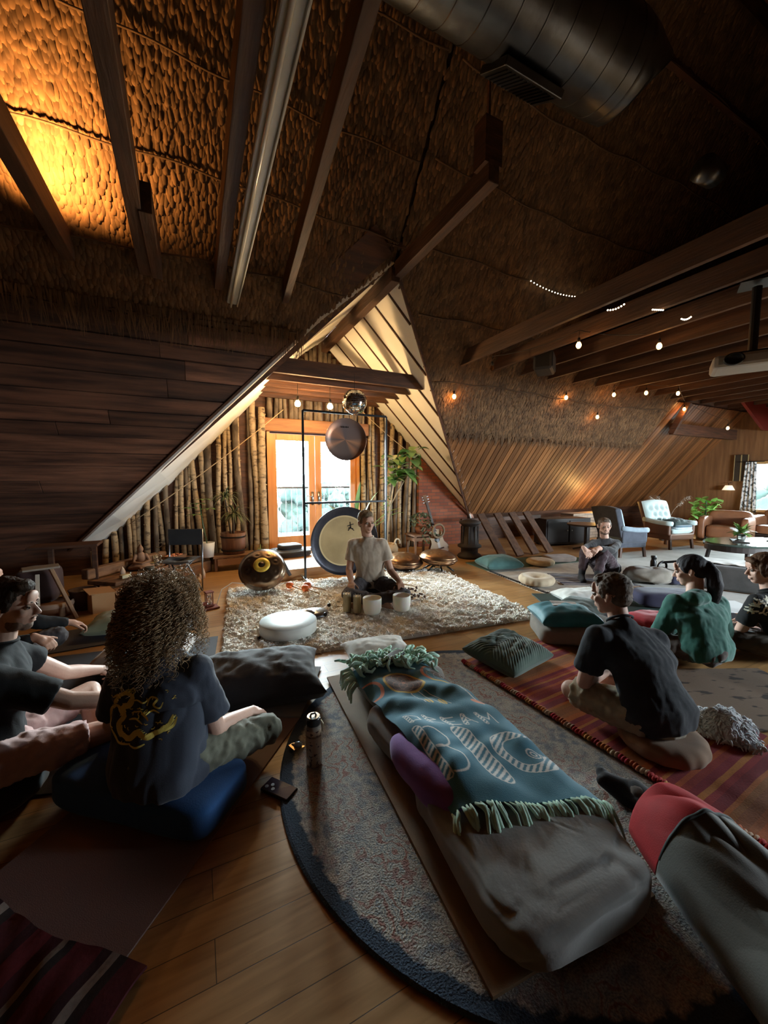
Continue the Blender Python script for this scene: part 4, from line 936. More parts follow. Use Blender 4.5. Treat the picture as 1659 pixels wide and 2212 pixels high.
M_bg = fab('beige_canvas', (.50, .40, .28), (.42, .33, .22))
zafu('round_cushion', 'beige round cushion with a dimpled centre at the corner of the pale rug', (4.02, 3.62, .01), .23, .13, M_bg, hole=True)
zafu('round_cushion', 'flat tan round cushion on the far moss green mat', (4.98, 4.42, .016), .22, .10, fab('sand', (.52, .38, .21)))
block('folded_blanket', 'folded brown cloth beside the tan round cushion on the far mat', 'blanket', (5.50, 4.50, .016), .5, .34, .09, fab('brown_cloth', (.22, .17, .14)), rz=-.3, seed=22, wr=.02)
# left pillows
pillow('pillow', 'sage green pillow on the grey mat behind the curly hair', 'pillow', (-.60, 4.20, .01), .68, .42, .17, fab('sage', (.20, .21, .13), (.16, .17, .10)), rz=math.radians(-4), seed=23)
pillow('pillow', 'beige pillow with a soft sheen left of the curly hair', 'pillow', (-.38, 3.32, .01), .66, .46, .20, fab('oatmeal', (.40, .34, .29), (.33, .28, .23), sheen=.5), rz=math.radians(-12), seed=24)
pillow('pillow', 'large charcoal pillow right of the curly haired person', 'pillow', (.30, 2.52, .02), .86, .50, .24, fab('charcoal_linen', (.035, .033, .036), (.026, .025, .028), sheen=.3), rot=(math.radians(8), 0, math.radians(-8)), seed=25, wr=.008)
sheet('yoga_mat', 'pale grey mat corner showing beneath the large charcoal pillow', 'yoga mat', (.42, 2.52, .008), .50, .60, mat('greymat', (.24, .24, .23), .8), rz=math.radians(-28), th=.01)
block('rectangular_bolster', 'royal blue rectangular bolster the curly haired person sits on', 'bolster', (-.225, 1.865, .012), .80, .34, .15, fab('royal_blue', (.014, .080, .24), (.011, .065, .20), sheen=.1), rz=math.radians(-40), seed=26, pw=.33, wr=.004)
# lower right: shag throw, hide rug
shag('shag_throw', 'small heap of grey white shaggy throw at the right edge', (2.50, .80, .03), .30, .24, math.radians(30), mat('grey_shag', (.58, .60, .62), .95, island=.4), 9000, .012, 17, cat='throw', lump=.012, dome=.09)
M_hide = mat('hide_pattern', (.15, .10, .065), .9, col2=(.03, .020, .015), scale=6.5, detail=2, contrast=(.58, .63), bump=.3, bscale=120, stretch=(1, 2.4, 1))
sheet('hide_rug', 'brown rug with dark brushed markings right of the charcoal t-shirt', 'rug', (3.05, 1.15, .003), 1.05, .70, M_hide, rz=math.radians(-25), th=.008, wr=.004)
sheet('paper_sheet', 'bright white sheet on the floor between the two people on the right', 'mat', (5.05, 2.12, .012), .75, .42, mat('white_sheet', (.75, .78, .78), .6), rz=math.radians(-32), th=.006)
# ================================================================ CEILING FIXTURES
M_fix = mat('fixture_white', (.55, .58, .56), .35, col2=(.45, .48, .46), scale=3)
t = thing('fluorescent_fixture', 'long pale unlit fluorescent batten fixed under the left ceiling joist', 'light fixture', (.42, 2.0, 3.30))
MB().box((0, .3, 0), (.10, 5.0, .045)).build('housing', M_fix, t, bevel=.008)
MB().box((.055, .3, -.01), (.012, 5.0, .06)).build('side_rail', M_fix, t, bevel=.003)
MB().tube([(-.01, -2.2, -.04), (-.01, 2.72, -.04)], .013, 10).build('tube', mat('tube_glass', (.75, .78, .76), .15), t, smooth=True)
MB().box((0, 2.78, -.02), (.09, .03, .06)).build('end_cap', M_fix, t, bevel=.004)
# duct
M_duct = mat('galvanised', (.13, .135, .135), .36, 1.0, col2=(.07, .07, .07), scale=2.5, bump=.25, bscale=6, bdist=.02)
t = thing('ventilation_duct', 'large galvanised round ventilation duct high under the roof', 'duct', (2.2, 2.05, 4.42))
r0 = .30; b = MB(); pts = [(-1.9 + .19 * k, 0, 0) for k in range(19)]; prof = []
for k in range(14):
    x = -1.9 + .19 * k; prof += [(x, r0), (x + .003, r0 + .004), (x + .010, r0 + .004), (x + .013, r0), (x + .095, r0 + .0005)]
b.tube([(p[0], 0, 0) for p in prof], [p[1] for p in prof], 28); o = b.build('pipe', M_duct, t, smooth=True); o.modifiers.new('e', 'EDGE_SPLIT').split_angle = math.radians(20)
b = MB(); el = [Vector((.66 + .28 * math.sin(a), .0, -.10 + .10 * math.cos(a))) for a in np.linspace(0, 1.3, 7)]
b.tube(el, [r0 * .98, r0 * .98, r0 * .96, r0 * .92, r0 * .9, r0 * .9, r0 * .88], 24).build('elbow', M_duct, t, smooth=True)
b = MB().box((-.06, .15, -.275), (.52, .30, .05), e=(math.radians(32), 0, 0)); b.build('grille_frame', M_duct, t, bevel=.006)
b = MB()
for k in range(13): b.box((-.28 + k * .036, .166, -.300), (.008, .25, .01), e=(math.radians(32), 0, 0))
for k in range(0): b.box((.55, -.24 + k * .033, -.332 - (-.13 + k * .033) * .30 * -1 * 0), (.55, .004, .008))
b.box((-.06, .162, -.294), (.46, .25, .008), e=(math.radians(32), 0, 0)); b.build('grille', M_black, t)
t = thing('duct_collar', 'small metal duct collar farther along, right of the large duct', 'duct', (4.05, 1.95, 4.02)); MB().tube([(-.10, 0, 0), (.10, 0, 0)], [.10, .09], 20).build('collar', M_duct, t, smooth=True)
# projector
t = thing('ceiling_projector', 'white ceiling projector hanging from a black pole at the right edge', 'projector', (4.50, 1.74, 2.44), math.radians(-62)); t.scale = (1.55, 1.5, 1.15)
M_prj = mat('projector_white', (.42, .42, .40), .45)
MB().box((0, 0, 0), (.36, .26, .10)).build('body', M_prj, t, bevel=.025)
MB().lathe([(.045, 0), (.045, .03), (.036, .03), (.034, .012), (0, .012)], 24, M=Matrix.Translation((-.09, -.13, .0)) @ Matrix.Rotation(PI / 2, 4, 'X')).build('lens', M_black, t, smooth=True)
b = MB()
for k in range(10): b.box((.06 + k * .011, -.131, .0), (.004, .006, .05))
b.build('vent', M_black, t)
MB().tube([(0, 0, .05), (0, 0, .56)], .022, 12).box((0, 0, .065), (.16, .12, .02)).box((0, 0, .585), (.16, .16, .012)).build('mount_pole', M_black, t)
# loudspeaker on the joists
t = thing('loudspeaker', 'black loudspeaker hung between the first joists beside the thatch', 'speaker', (4.45, 4.0, 3.02), math.radians(35))
MB().box((0, 0, 0), (.44, .24, .26)).build('cabinet', mat('speaker_black', (.008, .009, .012), .6), t, bevel=.03)
MB().box((0, -.125, 0), (.38, .012, .20)).build('grille', mat('speaker_mesh', (.014, .015, .02), .8), t, bevel=.01)
# disco ball
t = thing('mirror_ball', 'mirror ball hanging in front of the dormer tie beams above the gongs', 'disco ball', (1.95, 4.9, 2.43))
b = MB(); R = .165; nb = 22
for i in range(nb):
    th0, th1 = PI * i / nb, PI * (i + 1) / nb; n = max(4, int(44 * math.sin((th0 + th1) / 2)))
    for k in range(n):
        a0, a1 = 2 * PI * k / n + .02, 2 * PI * (k + 1) / n - .0; q = [Vector((math.sin(t_) * math.cos(a), math.sin(t_) * math.sin(a), math.cos(t_))) * R for t_, a in ((th0 + .012, a0), (th1 - .012, a0), (th1 - .012, a1), (th0 + .012, a1))]
        c = sum(q, Vector()) / 4; rr_ = random.Random(i * 99 + k); tl = Vector((rr_.uniform(-1, 1), rr_.uniform(-1, 1), rr_.uniform(-1, 1))) * .0012
        nrm = c.normalized(); q = [p + nrm * ((p - c).dot(tl) * 14) + nrm * .001 for p in q]; b.add(q, [(0, 1, 2, 3)])
b.build('mirror_tiles', mat('mirror', (.85, .85, .83), .06, 1), t)
MB().ell((0, 0, 0), (R * .985,) * 3, nu=24, nv=14).build('core', mat('ball_core', (.15, .15, .14), .6), t, smooth=True)
MB().tube([(0, 0, R), (0, 0, .37)], .003, 5).build('wire', M_black, t)
# rope running down beside the left dormer roof, and on the right
tag(MB().tube(sag(Vector((1.35, 6.6, 2.55)), Vector((-.85, 6.35, .78)), .05), .007, 6).build('rope', mat('jute', (.42, .30, .17), .9), smooth=True), 'thin jute rope slanting down in front of the aspen trunks on the left', 'rope')
tag(MB().tube(sag(Vector((2.75, 6.5, 2.6)), Vector((3.55, 6.35, 1.95)), .02), .006, 6).build('rope', mat('jute', (.42, .30, .17), .9), smooth=True), 'short rope slanting down at the right side of the gong stand', 'rope')

# ================================================================ INSTRUMENTS
M_bar = mat('gong_stand_black', (.02, .022, .024), .28, .6)
t = thing('gong_stand', 'tall black square-tube gong stand before the glass doors', 'gong stand', (1.90, 5.08, .02))
for x, n in ((-.61, 'left'), (.61, 'right')):
    MB().box((x, 0, 1.15), (.028, .028, 2.26)).build('post', M_bar, t, bevel=.003)
    MB().box((x, -.05, .03), (.035, .60, .02)).build('foot', mat('foot_steel', (.35, .40, .42), .3, .8), t, bevel=.003)
for z in (2.28, 1.06): MB().box((0, 0, z), (1.22, .028, .028)).build('crossbar', M_bar, t, bevel=.003)
def gong(name, label, loc, R, rotx, rz, bands, hung, symbol=None, deep=.05):
    t = thing(name, label, 'gong', loc, rot=(rotx, 0, rz))
    prof = [(0, 0)] + [(R * a, -deep * b_) for a, b_ in ((.3, .02), (.6, .08), (.8, .2), (.93, .42), (.985, .7), (1.0, 1.0))]
    b = MB(); mi = 0; n = 64
    RX = Matrix.Rotation(PI / 2, 4, 'X')
    prof2 = [(r_, -z_) for r_, z_ in prof]
    for k, (a0, a1, m_) in enumerate(bands):
        pr = [(R * (a0 + (a1 - a0) * q / 6), 0) for q in range(7)]
        pr = [(r_, float(np.interp(r_, [p[0] for p in prof], [-p[1] for p in prof]))) for r_, _ in pr]
        MB().lathe(pr, n, M=RX, cap=False).build('disc' if k == 0 else 'rim', m_, t, smooth=True)
    MB().lathe([(R, deep), (R * 1.0, deep + .02), (R * .985, deep + .02), (R * .985, deep)], n, M=RX, cap=False).build('edge', bands[-1][2], t, smooth=True)
    if symbol:
        s = symbol
        for a, b2 in (((-.04, .0), (.03, .02)), ((-.01, .045), (0, -.02)), ((-.03, -.02), (.025, -.03)), ((.0, .0), (-.03, -.05)), ((.0, -.02), (.035, -.05))):
            MB().tube([(s[0] + a[0] * s[2], -.004, s[1] + a[1] * s[2]), (s[0] + b2[0] * s[2], -.004, s[1] + b2[1] * s[2])], .005 * s[2], 6).build('emblem', M_black, t)
    for sx in (-.35, .35): MB().tube([(sx * R, .0, R * .90), (sx * R * .9, -.01, hung)], .003, 5).build('cord', M_black, t)
    return t
gb = mat('gong_bronze', (.40, .29, .14), .5, .3, col2=(.27, .19, .085), scale=3, bump=.3, bscale=22, bdist=.004)
gd = mat('gong_dark', (.035, .035, .045), .35, .6, col2=(.02, .02, .03), scale=6, bump=.4, bscale=26, bdist=.004)
gg = mat('gong_ring', (.50, .38, .20), .5, .3)
gong('large_gong', 'large symphonic gong with a black rim behind the seated man', (1.82, 5.0, .55), .475, 0, math.radians(-4), [(0, .70, gb), (.70, .74, gg), (.74, 1.0, gd)], .52, (.10, .20, 1.3))
def sun_mat():
    m = bpy.data.materials.new('gong_copper'); m.use_nodes = True; n = m.node_tree.nodes; l = m.node_tree.links; b = n['Principled BSDF']; b.inputs['Metallic'].default_value = .5; b.inputs['Roughness'].default_value = .38
    tc = n.new('ShaderNodeTexCoord'); gr_ = n.new('ShaderNodeTexGradient'); gr_.gradient_type = 'RADIAL'; mp = n.new('ShaderNodeMapping'); mp.inputs['Rotation'].default_value = (-PI / 2, 0, 0); l.new(tc.outputs['Object'], mp.inputs[0]); l.new(mp.outputs[0], gr_.inputs[0])
    cr = n.new('ShaderNodeValToRGB'); e = cr.color_ramp.elements; e[0].position = 0; e[0].color = (.20, .14, .12, 1); e[1].position = 1; e[1].color = (.20, .14, .12, 1)
    for p, c in ((.06, (.62, .30, .17)), (.10, (.24, .16, .13)), (.30, (.20, .14, .12)), (.36, (.60, .28, .15)), (.41, (.30, .17, .12)), (.46, (.66, .33, .18)), (.52, (.26, .17, .14)), (.78, (.22, .16, .15)), (.90, (.58, .27, .15)), (.96, (.48, .22, .13))): q = e.new(p); q.color = (*c, 1)
    l.new(gr_.outputs[0], cr.inputs[0]); l.new(cr.outputs[0], b.inputs['Base Color']); return m
t = gong('small_gong', 'smaller copper sun gong hanging in the upper half of the stand', (1.87, 5.05, 1.94), .285, 0, math.radians(-8), [(0, 1.0, sun_mat())], .33, None, .045)
for k in range(5): MB().box((-.05 + k * .022, -.018, .17), (.012, .003, .016 + .006 * (k % 2)), e=(0, .3 * (k % 3 - 1), 0)).build('stamp', M_black, t)
def handpan(name, label, loc, R, rot, m, ring=None, stand=True, tone=True):
    t = thing(name, label, 'handpan', loc, rot=rot)
    prof = [(0, .125)] + [(R * q, .125 * math.sqrt(max(0, 1 - q ** 2.3))) for q in np.linspace(.04, .965, 34)] + [(R * .97, .02), (R * 1.04, .012), (R * 1.04, -.012), (R * .97, -.02)]
    me_b = MB().lathe(prof, 96); me = me_b.mesh('top_shell'); a = getco(me)
    if tone:
        for k in range(8):
            an = k * PI / 4 + .2; c = np.array([math.cos(an), math.sin(an)]) * R * .63; d = np.hypot(a[:, 0] - c[0], a[:, 1] - c[1]); a[:, 2] -= .006 * np.exp(-(d / .045) ** 4) - .006 * np.exp(-(d / .018) ** 2)
        d = np.hypot(a[:, 0], a[:, 1]); a[:, 2] += .018 * np.exp(-(d / .04) ** 2)
    setco(me, a); me.materials.append(m); me.polygons.foreach_set('use_smooth', [True] * len(me.polygons))
    o = bpy.data.objects.new('top_shell', me); SC.collection.objects.link(o); o.parent = t
    MB().lathe([(R * .97, -.018)] + [(R * q, -.115 * math.sqrt(max(0, 1 - q ** 2.3))) for q in (.93, .85, .7, .5, .3, .18)] + [(R * .17, -.09)], 48).build('bottom_shell', m, t, smooth=True)
    return t
M_hp = mat('handpan_bronze', (.12, .085, .065), .26, .9, col2=(.20, .13, .08), scale=3)
M_hp2 = mat('handpan_gold', (.40, .22, .10), .3, .9, col2=(.16, .09, .06), scale=2.2)
t = handpan('handpan', 'dark handpan with a yellow ring tilted up at the left of the shag rug', (.70, 4.86, .29), .27, (math.radians(50), math.radians(-6), math.radians(-8)), M_hp)
MB().lathe([(.040, .132), (.045, .136), (.094, .129), (.098, .118)], 32, cap=False).build('yellow_ring', mat('brass_yellow', (.62, .42, .06), .4, .4), t, smooth=True)
t = thing('handpan_stand', 'small steel stand under the tilted handpan', 'stand', (.70, 4.88, .05))
MB().tube([(-.10, -.16, 0), (-.05, .02, .12), (0, .12, .22)], .012, 8).tube([(.12, -.14, 0), (.05, .02, .12), (0, .12, .22)], .012, 8).tube([(0, .22, 0), (0, .12, .22)], .012, 8).build('frame', mat('stand_pale', (.5, .45, .36), .4), t, smooth=True)
handpan('handpan', 'copper handpan lying on the rug edge right behind the seated man', (2.82, 5.06, .155), .27, (math.radians(6), 0, .3), M_hp2)
handpan('handpan', 'golden brown handpan on a low black stand, nearest the guitar', (3.30, 4.86, .20), .28, (math.radians(5), 0, .9), M_hp2)
t = thing('handpan_stand', 'low black folding stand under the golden brown handpan', 'stand', (3.30, 4.86, .0))
for a in (.2, 1.25, 2.3, 3.35, 4.4, 5.45): MB().tube([(math.cos(a) * .24, math.sin(a) * .24, .012), (math.cos(a) * .10, math.sin(a) * .10, .10)], .014, 8).build('leg', M_black, t, smooth=True)
MB().lathe([(.10, .09), (.12, .10), (.12, .12), (.10, .12), (.10, .09)], 24, cap=False).build('ring', M_black, t, smooth=True)
t = thing('handpan_stand', 'dark cloth ring under the copper handpan behind the seated man', 'stand', (2.82, 5.06, .0)); MB().lathe([(.09, .0), (.15, .01), (.15, .045), (.09, .05)], 24).build('ring', M_dk, t, smooth=True)
# maracas
for i, (x, y, a, lab) in enumerate(((1.00, 4.72, -.9, 'orange rattle mallet closest to the tilted handpan'), (1.14, 4.50, -.9, 'orange rattle mallet in the middle of the three on the rug'), (1.20, 4.62, -.75, 'orange rattle mallet closest to the gong stand foot'))):
    t = thing('rattle_mallet', lab, 'mallet', (x, y, .09), rot=(0, math.radians(8), a), group='orange mallets on the shag rug')
    MB().ell((0, 0, 0), (.048, .048, .042), nu=16, nv=10).build('head', mat('orange_rubber', (.62, .12, .015), .5), t, smooth=True)
    MB().tube([(.04, 0, 0), (.26, 0, -.015)], [.010, .012], 8).build('handle', mat('pale_wood', (.58, .46, .32), .6), t, smooth=True)
# frame drum
t = thing('frame_drum', 'large round white frame drum lying flat on the shag rug', 'drum', (.70, 3.40, .045))
MB().lathe([(.245, 0), (.25, .004), (.25, .092), (.246, .096)], 64).build('shell', mat('drum_shell', (.60, .60, .56), .6, col2=(.5, .5, .46), scale=3), t, smooth=True)
MB().lathe([(.247, .093), (.243, .098), (.12, .0975), (0, .0975)], 64).build('drumhead', mat('drum_skin', (.62, .72, .74), .6, col2=(.48, .58, .62), scale=7, detail=8, bump=.1), t, smooth=True)
t = thing('drum_beater', 'thin beater standing against the left side of the white drum', 'mallet', (.435, 3.33, .05), rot=(0, math.radians(-8), 0))
MB().tube([(0, 0, 0), (0, -.01, .11)], .007, 8).build('handle', mat('pale_wood', (.58, .46, .32), .6), t, smooth=True); MB().ell((0, 0, 0), (.016,) * 3).build('head', M_black, t, smooth=True)
t = thing('cymbal', 'small silver cymbal pair lying behind the white drum', 'cymbal', (1.03, 3.70, .06), rot=(math.radians(3), 0, 0))
MB().lathe([(.002, .022), (.03, .018), (.035, .008), (.13, 0), (.132, .003), (.04, .013), (.002, .028)], 40).build('plate', M_steel, t, smooth=True)
t = thing('cymbal', 'second silver cymbal lying over the first, nearer the drum', 'cymbal', (.93, 3.72, .075), rot=(math.radians(-4), math.radians(3), 0)); MB().lathe([(.002, .022), (.03, .018), (.035, .008), (.10, 0), (.102, .003), (.002, .028)], 40).build('plate', M_steel, t, smooth=True)
for i, (x, y, lab) in enumerate(((1.22, 3.83, 'small black rubber ball on the rug, the one farther from the drum'), (1.10, 3.58, 'small black rubber ball on the rug, the one beside the cymbals'))):
    tag(MB().ell((x, y, .07), (.020,) * 3).build('rubber_ball', M_black, smooth=True), lab, 'ball', 'rubber balls')
# wooden chimes
for x, y, h, lab in ((1.36, 3.66, .185, 'left of the two grey-gold chime cylinders on the rug'), (1.44, 3.58, .17, 'right of the two grey-gold chime cylinders on the rug')):
    t = thing('chime_cylinder', lab, 'chime', (x, y, .04), group='chime cylinders beside the bowls')
    MB().tube([(0, 0, 0), (0, 0, h)], .042, 20).build('tube', mat('bamboo_gold', (.36, .30, .17), .5, .3, col2=(.28, .22, .12), scale=6, stretch=(6, 6, 1)), t)
    b = MB()
    for k in range(7): a = k * 2 * PI / 7; b.tube([(.036 * math.cos(a), .036 * math.sin(a), h - .005), (.036 * math.cos(a), .036 * math.sin(a), h + .012)], .005, 6)
    b.build('rods', M_steel, t)
# crystal bowls
M_q = mat('frosted_quartz', (.92, .89, .80), .5, sss=.3, spec=.4)
for x, y, R_, lab in ((1.55, 3.45, .095, 'left frosted crystal singing bowl in front of the seated man'), (1.86, 3.40, .092, 'right frosted crystal singing bowl in front of the seated man')):
    b = MB().lathe([(0, .002), (R_ * .55, .002), (R_ * .85, .02), (R_ * .99, .07), (R_, .165), (R_ * .97, .17), (R_ * .93, .165), (R_ * .92, .075), (R_ * .78, .03), (0, .014)], 48)
    o = b.build('singing_bowl', M_q, smooth=True); o.location = (x, y, .045); tag(o, lab, 'bowl', 'crystal singing bowls')
# rattle bundle
t = thing('rattle_bundle', 'bundle of dark seed rattles and shells on the rug by the seated man\'s left hand', 'rattle', (2.18, 3.78, .06)); r2 = random.Random(8)
b = MB()
for k in range(26): b.ell((r2.uniform(-.10, .13), r2.uniform(-.13, .12), r2.uniform(0, .06)), (r2.uniform(.014, .026), r2.uniform(.012, .022), .013), e=(r2.random() * 3, r2.random() * 3, 0), nu=8, nv=6)
b.build('seeds', mat('seed_dark', (.06, .03, .02), .35), t, smooth=True)
b = MB()
for k in range(9): b.ell((r2.uniform(-.14, -.02), r2.uniform(-.12, .05), r2.uniform(0, .05)), (r2.uniform(.018, .03), .014, .010), e=(r2.random() * 3, r2.random() * 3, 0), nu=8, nv=6)
b.build('shells', mat('shell', (.62, .50, .36), .5), t, smooth=True)
MB().tube([(-.05, .15, .02), (.10, .10, .04)], .012, 8).build('handle', M_oldwood, t)
for i, (a, b_, lab) in enumerate((((2.20, 4.45, .07), (2.42, 4.02, .07), 'long pale mallet lying on the rug behind the man\'s left arm'), ((2.30, 4.50, .07), (2.62, 4.22, .07), 'long pale mallet lying nearest the copper handpan'))):
    t = thing('gong_mallet', lab, 'mallet', a, group='mallets behind the seated man'); d = Vector(b_) - Vector(a)
    MB().tube([(0, 0, 0), d], .009, 8).build('handle', mat('pale_wood', (.58, .46, .32), .6), t, smooth=True); MB().ell((0, 0, 0), (.035, .035, .03)).build('head', mat('felt', (.66, .60, .5), .95), t, smooth=True)
# guitar
t = thing('acoustic_guitar', 'acoustic guitar leaning upright against the brick wall', 'guitar', (3.93, 5.72, .02), rot=(math.radians(-14), math.radians(-12), math.radians(-8)))
def gout(s): # half width along body 0..1
    return float(np.interp(s, [0, .04, .12, .25, .38, .50, .62, .75, .88, .96, 1], [.02, .10, .165, .19, .165, .125, .118, .135, .128, .09, .02]))
zs = np.linspace(0, 1, 30); L_ = .49
def gbody(y, m_, nm, top):
    pts = [(gout(s), s * L_) for s in zs] + [(-gout(s), s * L_) for s in zs[::-1]]
    n = len(pts); vs = [(x, y[0], z) for x, z in pts] + [(x, y[1], z) for x, z in pts]
    MB().add(vs, [tuple(range(n)), tuple(range(2 * n - 1, n - 1, -1))] + [(i, i + n, (i + 1) % n + n, (i + 1) % n) for i in range(n)]).build(nm, m_, t)
gbody((-.05, -.045), mat('spruce', (.50, .33, .17), .35), 'soundboard', 1); gbody((-.045, .05), mat('mahogany', (.12, .04, .02), .35), 'body', 0)
MB().lathe([(0, 0), (.047, 0), (.050, .001)], 32, M=Matrix.Translation((0, -.051, .30)) @ Matrix.Rotation(PI / 2, 4, 'X')).build('sound_hole', M_black, t)
MB().box((0, -.055, .13), (.17, .012, .025)).build('bridge', M_dark, t)
MB().box((0, -.052, .72), (.052, .025, .56)).build('neck', mat('rosewood', (.10, .05, .03), .4), t, bevel=.004)
MB().box((0, -.045, 1.05), (.075, .018, .17)).build('headstock', M_oldwood, t, bevel=.004)
for sx in (-1, 1):
    for z in (1.0, 1.05, 1.10): MB().tube([(sx * .035, -.045, z), (sx * .06, -.045, z)], .006, 6).ell((sx * .065, -.045, z), (.010, .008, .012), nu=8, nv=6).build('tuning_peg', M_steel, t)
b = MB()
for k in range(6): b.tube([(-.02 + k * .008, -.068, .13), (-.018 + k * .0072, -.068, 1.0)], .0008, 4)
b.build('strings', M_steel, t)

# ================================================================ PLANTS
def leafs(B, base, d, L, w, droop=.4, curl=0, mi=0, seg=6, fold=.15):
    """blade along d, bending down"""
    base = Vector(base); d = Vector(d).normalized(); s = d.cross(Vector((0, 0, 1))); s = s.normalized() if s.length > 1e-3 else Vector((1, 0, 0)); vs = []; fs = []
    p = base.copy(); dd = d.copy()
    for i in range(seg + 1):
        t_ = i / seg; ww = w * math.sin(PI * min(.98, (t_ * .92 + .06)) ** .8) ; up = s.cross(dd)
        vs += [p - s * ww + up * ww * fold, p, p + s * ww + up * ww * fold]
        p = p + dd * L / seg; dd = (dd + Vector((0, 0, -droop / seg))).normalized()
    for i in range(seg): a = i * 3; fs += [(a, a + 1, a + 4, a + 3), (a + 1, a + 2, a + 5, a + 4)]
    B.add(vs, fs, mi)
M_lf = mat('leaf_green', (.10, .20, .045), .4, col2=(.17, .29, .07), scale=5, spec=.6)
M_lfd = mat('leaf_dark', (.035, .08, .035), .4, col2=(.06, .12, .05), scale=5)
M_lfp = mat('leaf_pale', (.36, .40, .18), .5, col2=(.46, .46, .24), scale=5)
r3 = random.Random(21)
def rdir(el0, el1, az=None):
    a = r3.uniform(0, 2 * PI) if az is None else az + r3.uniform(-.5, .5); e = r3.uniform(el0, el1); return Vector((math.cos(a) * math.cos(e), math.sin(a) * math.cos(e), math.sin(e)))
# fiddle-leaf fig in a basket
t = thing('fiddle_leaf_fig', 'tall fiddle-leaf fig with big leaves right of the gong stand', 'plant', (2.98, 5.95, 0))
MB().lathe([(.12, 0), (.17, .05), (.18, .20), (.15, .28), (.14, .28), (.16, .2), (0, .2)], 28).build('basket', mat('wicker', (.45, .32, .18), .8, bump=.8, bscale=60, btype='voronoi'), t, smooth=True)
MB().tube([(.12 + .05 * math.cos(a), -.12, .30 + .07 * math.sin(a)) for a in np.linspace(-.2, PI + .2, 10)], .014, 8).build('basket_handle', mat('cream_rope', (.62, .55, .42), .9), t, smooth=True)
MB().tube([(-.03, 0, .2), (.0, 0, .6), (.05, 0, .95), (.10, 0, 1.25), (.14, -.02, 1.5)], [.016, .015, .013, .012, .009], 8).tube([(.05, 0, .95), (.20, 0, 1.2), (.34, -.02, 1.42), (.42, -.04, 1.6)], [.012, .011, .01, .008], 8).build('stem', mat('fig_stem', (.42, .32, .20), .8), t, smooth=True)
B = MB(); B2 = MB()
for k in range(64):
    c = Vector((.08, -.02, 1.45)).lerp(Vector((.44, -.04, 1.62)), r3.random()) + Vector((r3.uniform(-.16, .16), r3.uniform(-.14, .12), r3.uniform(-.16, .34))); leafs(B if k % 3 else B2, c, rdir(-.5, .7), r3.uniform(.20, .30), r3.uniform(.07, .11), r3.uniform(.5, 1.4), fold=.25)
for k in range(6): leafs(B, (-.02 + .02 * k, 0, .85 + .05 * k), rdir(-.2, .6), .18, .05, .8)
B.build('leaves', M_lf, t, smooth=True); B2.build('pale_leaves', M_lfp, t, smooth=True)
# strelitzia behind the gong
t = thing('potted_plant', 'upright broad-leaved plant between the door and the gong stand', 'plant', (2.55, 6.45, .15))
MB().lathe([(.10, 0), (.13, .22), (.12, .22), (0, .19)], 20).build('pot', mat('grey_pot', (.20, .2, .19), .6), t, smooth=True)
B = MB(); S_ = MB()
for k, (d, L) in enumerate((((.05, -.1, 1), .62), ((.35, -.1, .9), .5), ((-.5, -.2, .7), .42), ((.7, -.2, .6), .5), ((-.3, .1, 1), .5), ((.5, -.3, .4), .4))):
    b0 = Vector((0, 0, .15)); d = Vector(d).normalized(); p1 = b0 + d * (.45 + .05 * k); S_.tube([b0, p1], .007, 6); leafs(B, p1, d, L, .06, .8)
S_.build('stems', M_lf, t, smooth=True); B.build('leaves', M_lf, t, smooth=True)
# ivy-like plant on a stool with wreath
t = thing('wooden_stool', 'dark wooden stool by the brick wall carrying a trailing plant', 'stool', (3.62, 5.95, 0))
MB().box((0, 0, .40), (.42, .36, .04)).build('seat', M_oldwood, t, bevel=.008); MB().box((0, 0, .33), (.38, .32, .06)).build('apron', M_oldwood, t)
for sx in (-1, 1):
    for sy in (-1, 1): MB().box((sx * .17, sy * .14, .19), (.035, .035, .38)).build('leg', M_oldwood, t)
t = thing('trailing_plant', 'bushy grey green trailing plant on the dark stool', 'plant', (3.64, 5.93, .42))
MB().lathe([(.09, 0), (.12, .12), (.11, .12), (0, .1)], 20).build('pot', mat('terracotta', (.30, .12, .06), .8), t, smooth=True)
B = MB()
for k in range(190): d = rdir(-.6, 1.3); leafs(B, Vector((0, 0, .22)) + Vector((d.x * .20, d.y * .18, d.z * .16)), rdir(-1, .6), r3.uniform(.04, .08), .022, 1.0, seg=3)
for k in range(40): leafs(B, (r3.uniform(-.1, .25), r3.uniform(-.22, -.14), r3.uniform(-.15, .15)), rdir(-1.2, -.2), .06, .02, .6, seg=3)
B.build('leaves', mat('leaf_sage', (.10, .15, .09), .6, col2=(.18, .22, .14), scale=9), t, smooth=True)
o = MB().tube([(3.86 + .12 * math.cos(a), 5.70, .48 + .12 * math.sin(a)) for a in np.linspace(0, 2 * PI, 30, endpoint=False)], .020, 8, closed=True).build('wicker_wreath', mat('dry_vine', (.30, .22, .14), .9, bump=.9, bscale=90), smooth=True)
tag(o, 'small round dried vine wreath leaning on the stool plant', 'wreath')
# zabuton + zafu on the platform
M_bk = fab('black_cotton', (.018, .018, .022), (.012, .012, .015), sheen=.3)
block('floor_cushion', 'flat black square meditation mat on the platform by the doors', 'cushion', (1.36, 6.35, .15), .62, .56, .10, M_bk, rz=.1, seed=31, pw=.4, wr=.01)
block('floor_cushion', 'smaller black cushion stacked on the flat black one by the doors', 'cushion', (1.36, 6.36, .245), .36, .32, .09, M_bk, rz=.15, seed=32, pw=.45, wr=.006)
tag(MB().box((1.04, 5.15, .22), (.04, .18, .22), e=(0, math.radians(-25), 0)).build('music_box', M_black, bevel=.005), 'small black board standing behind the tilted handpan', 'board')
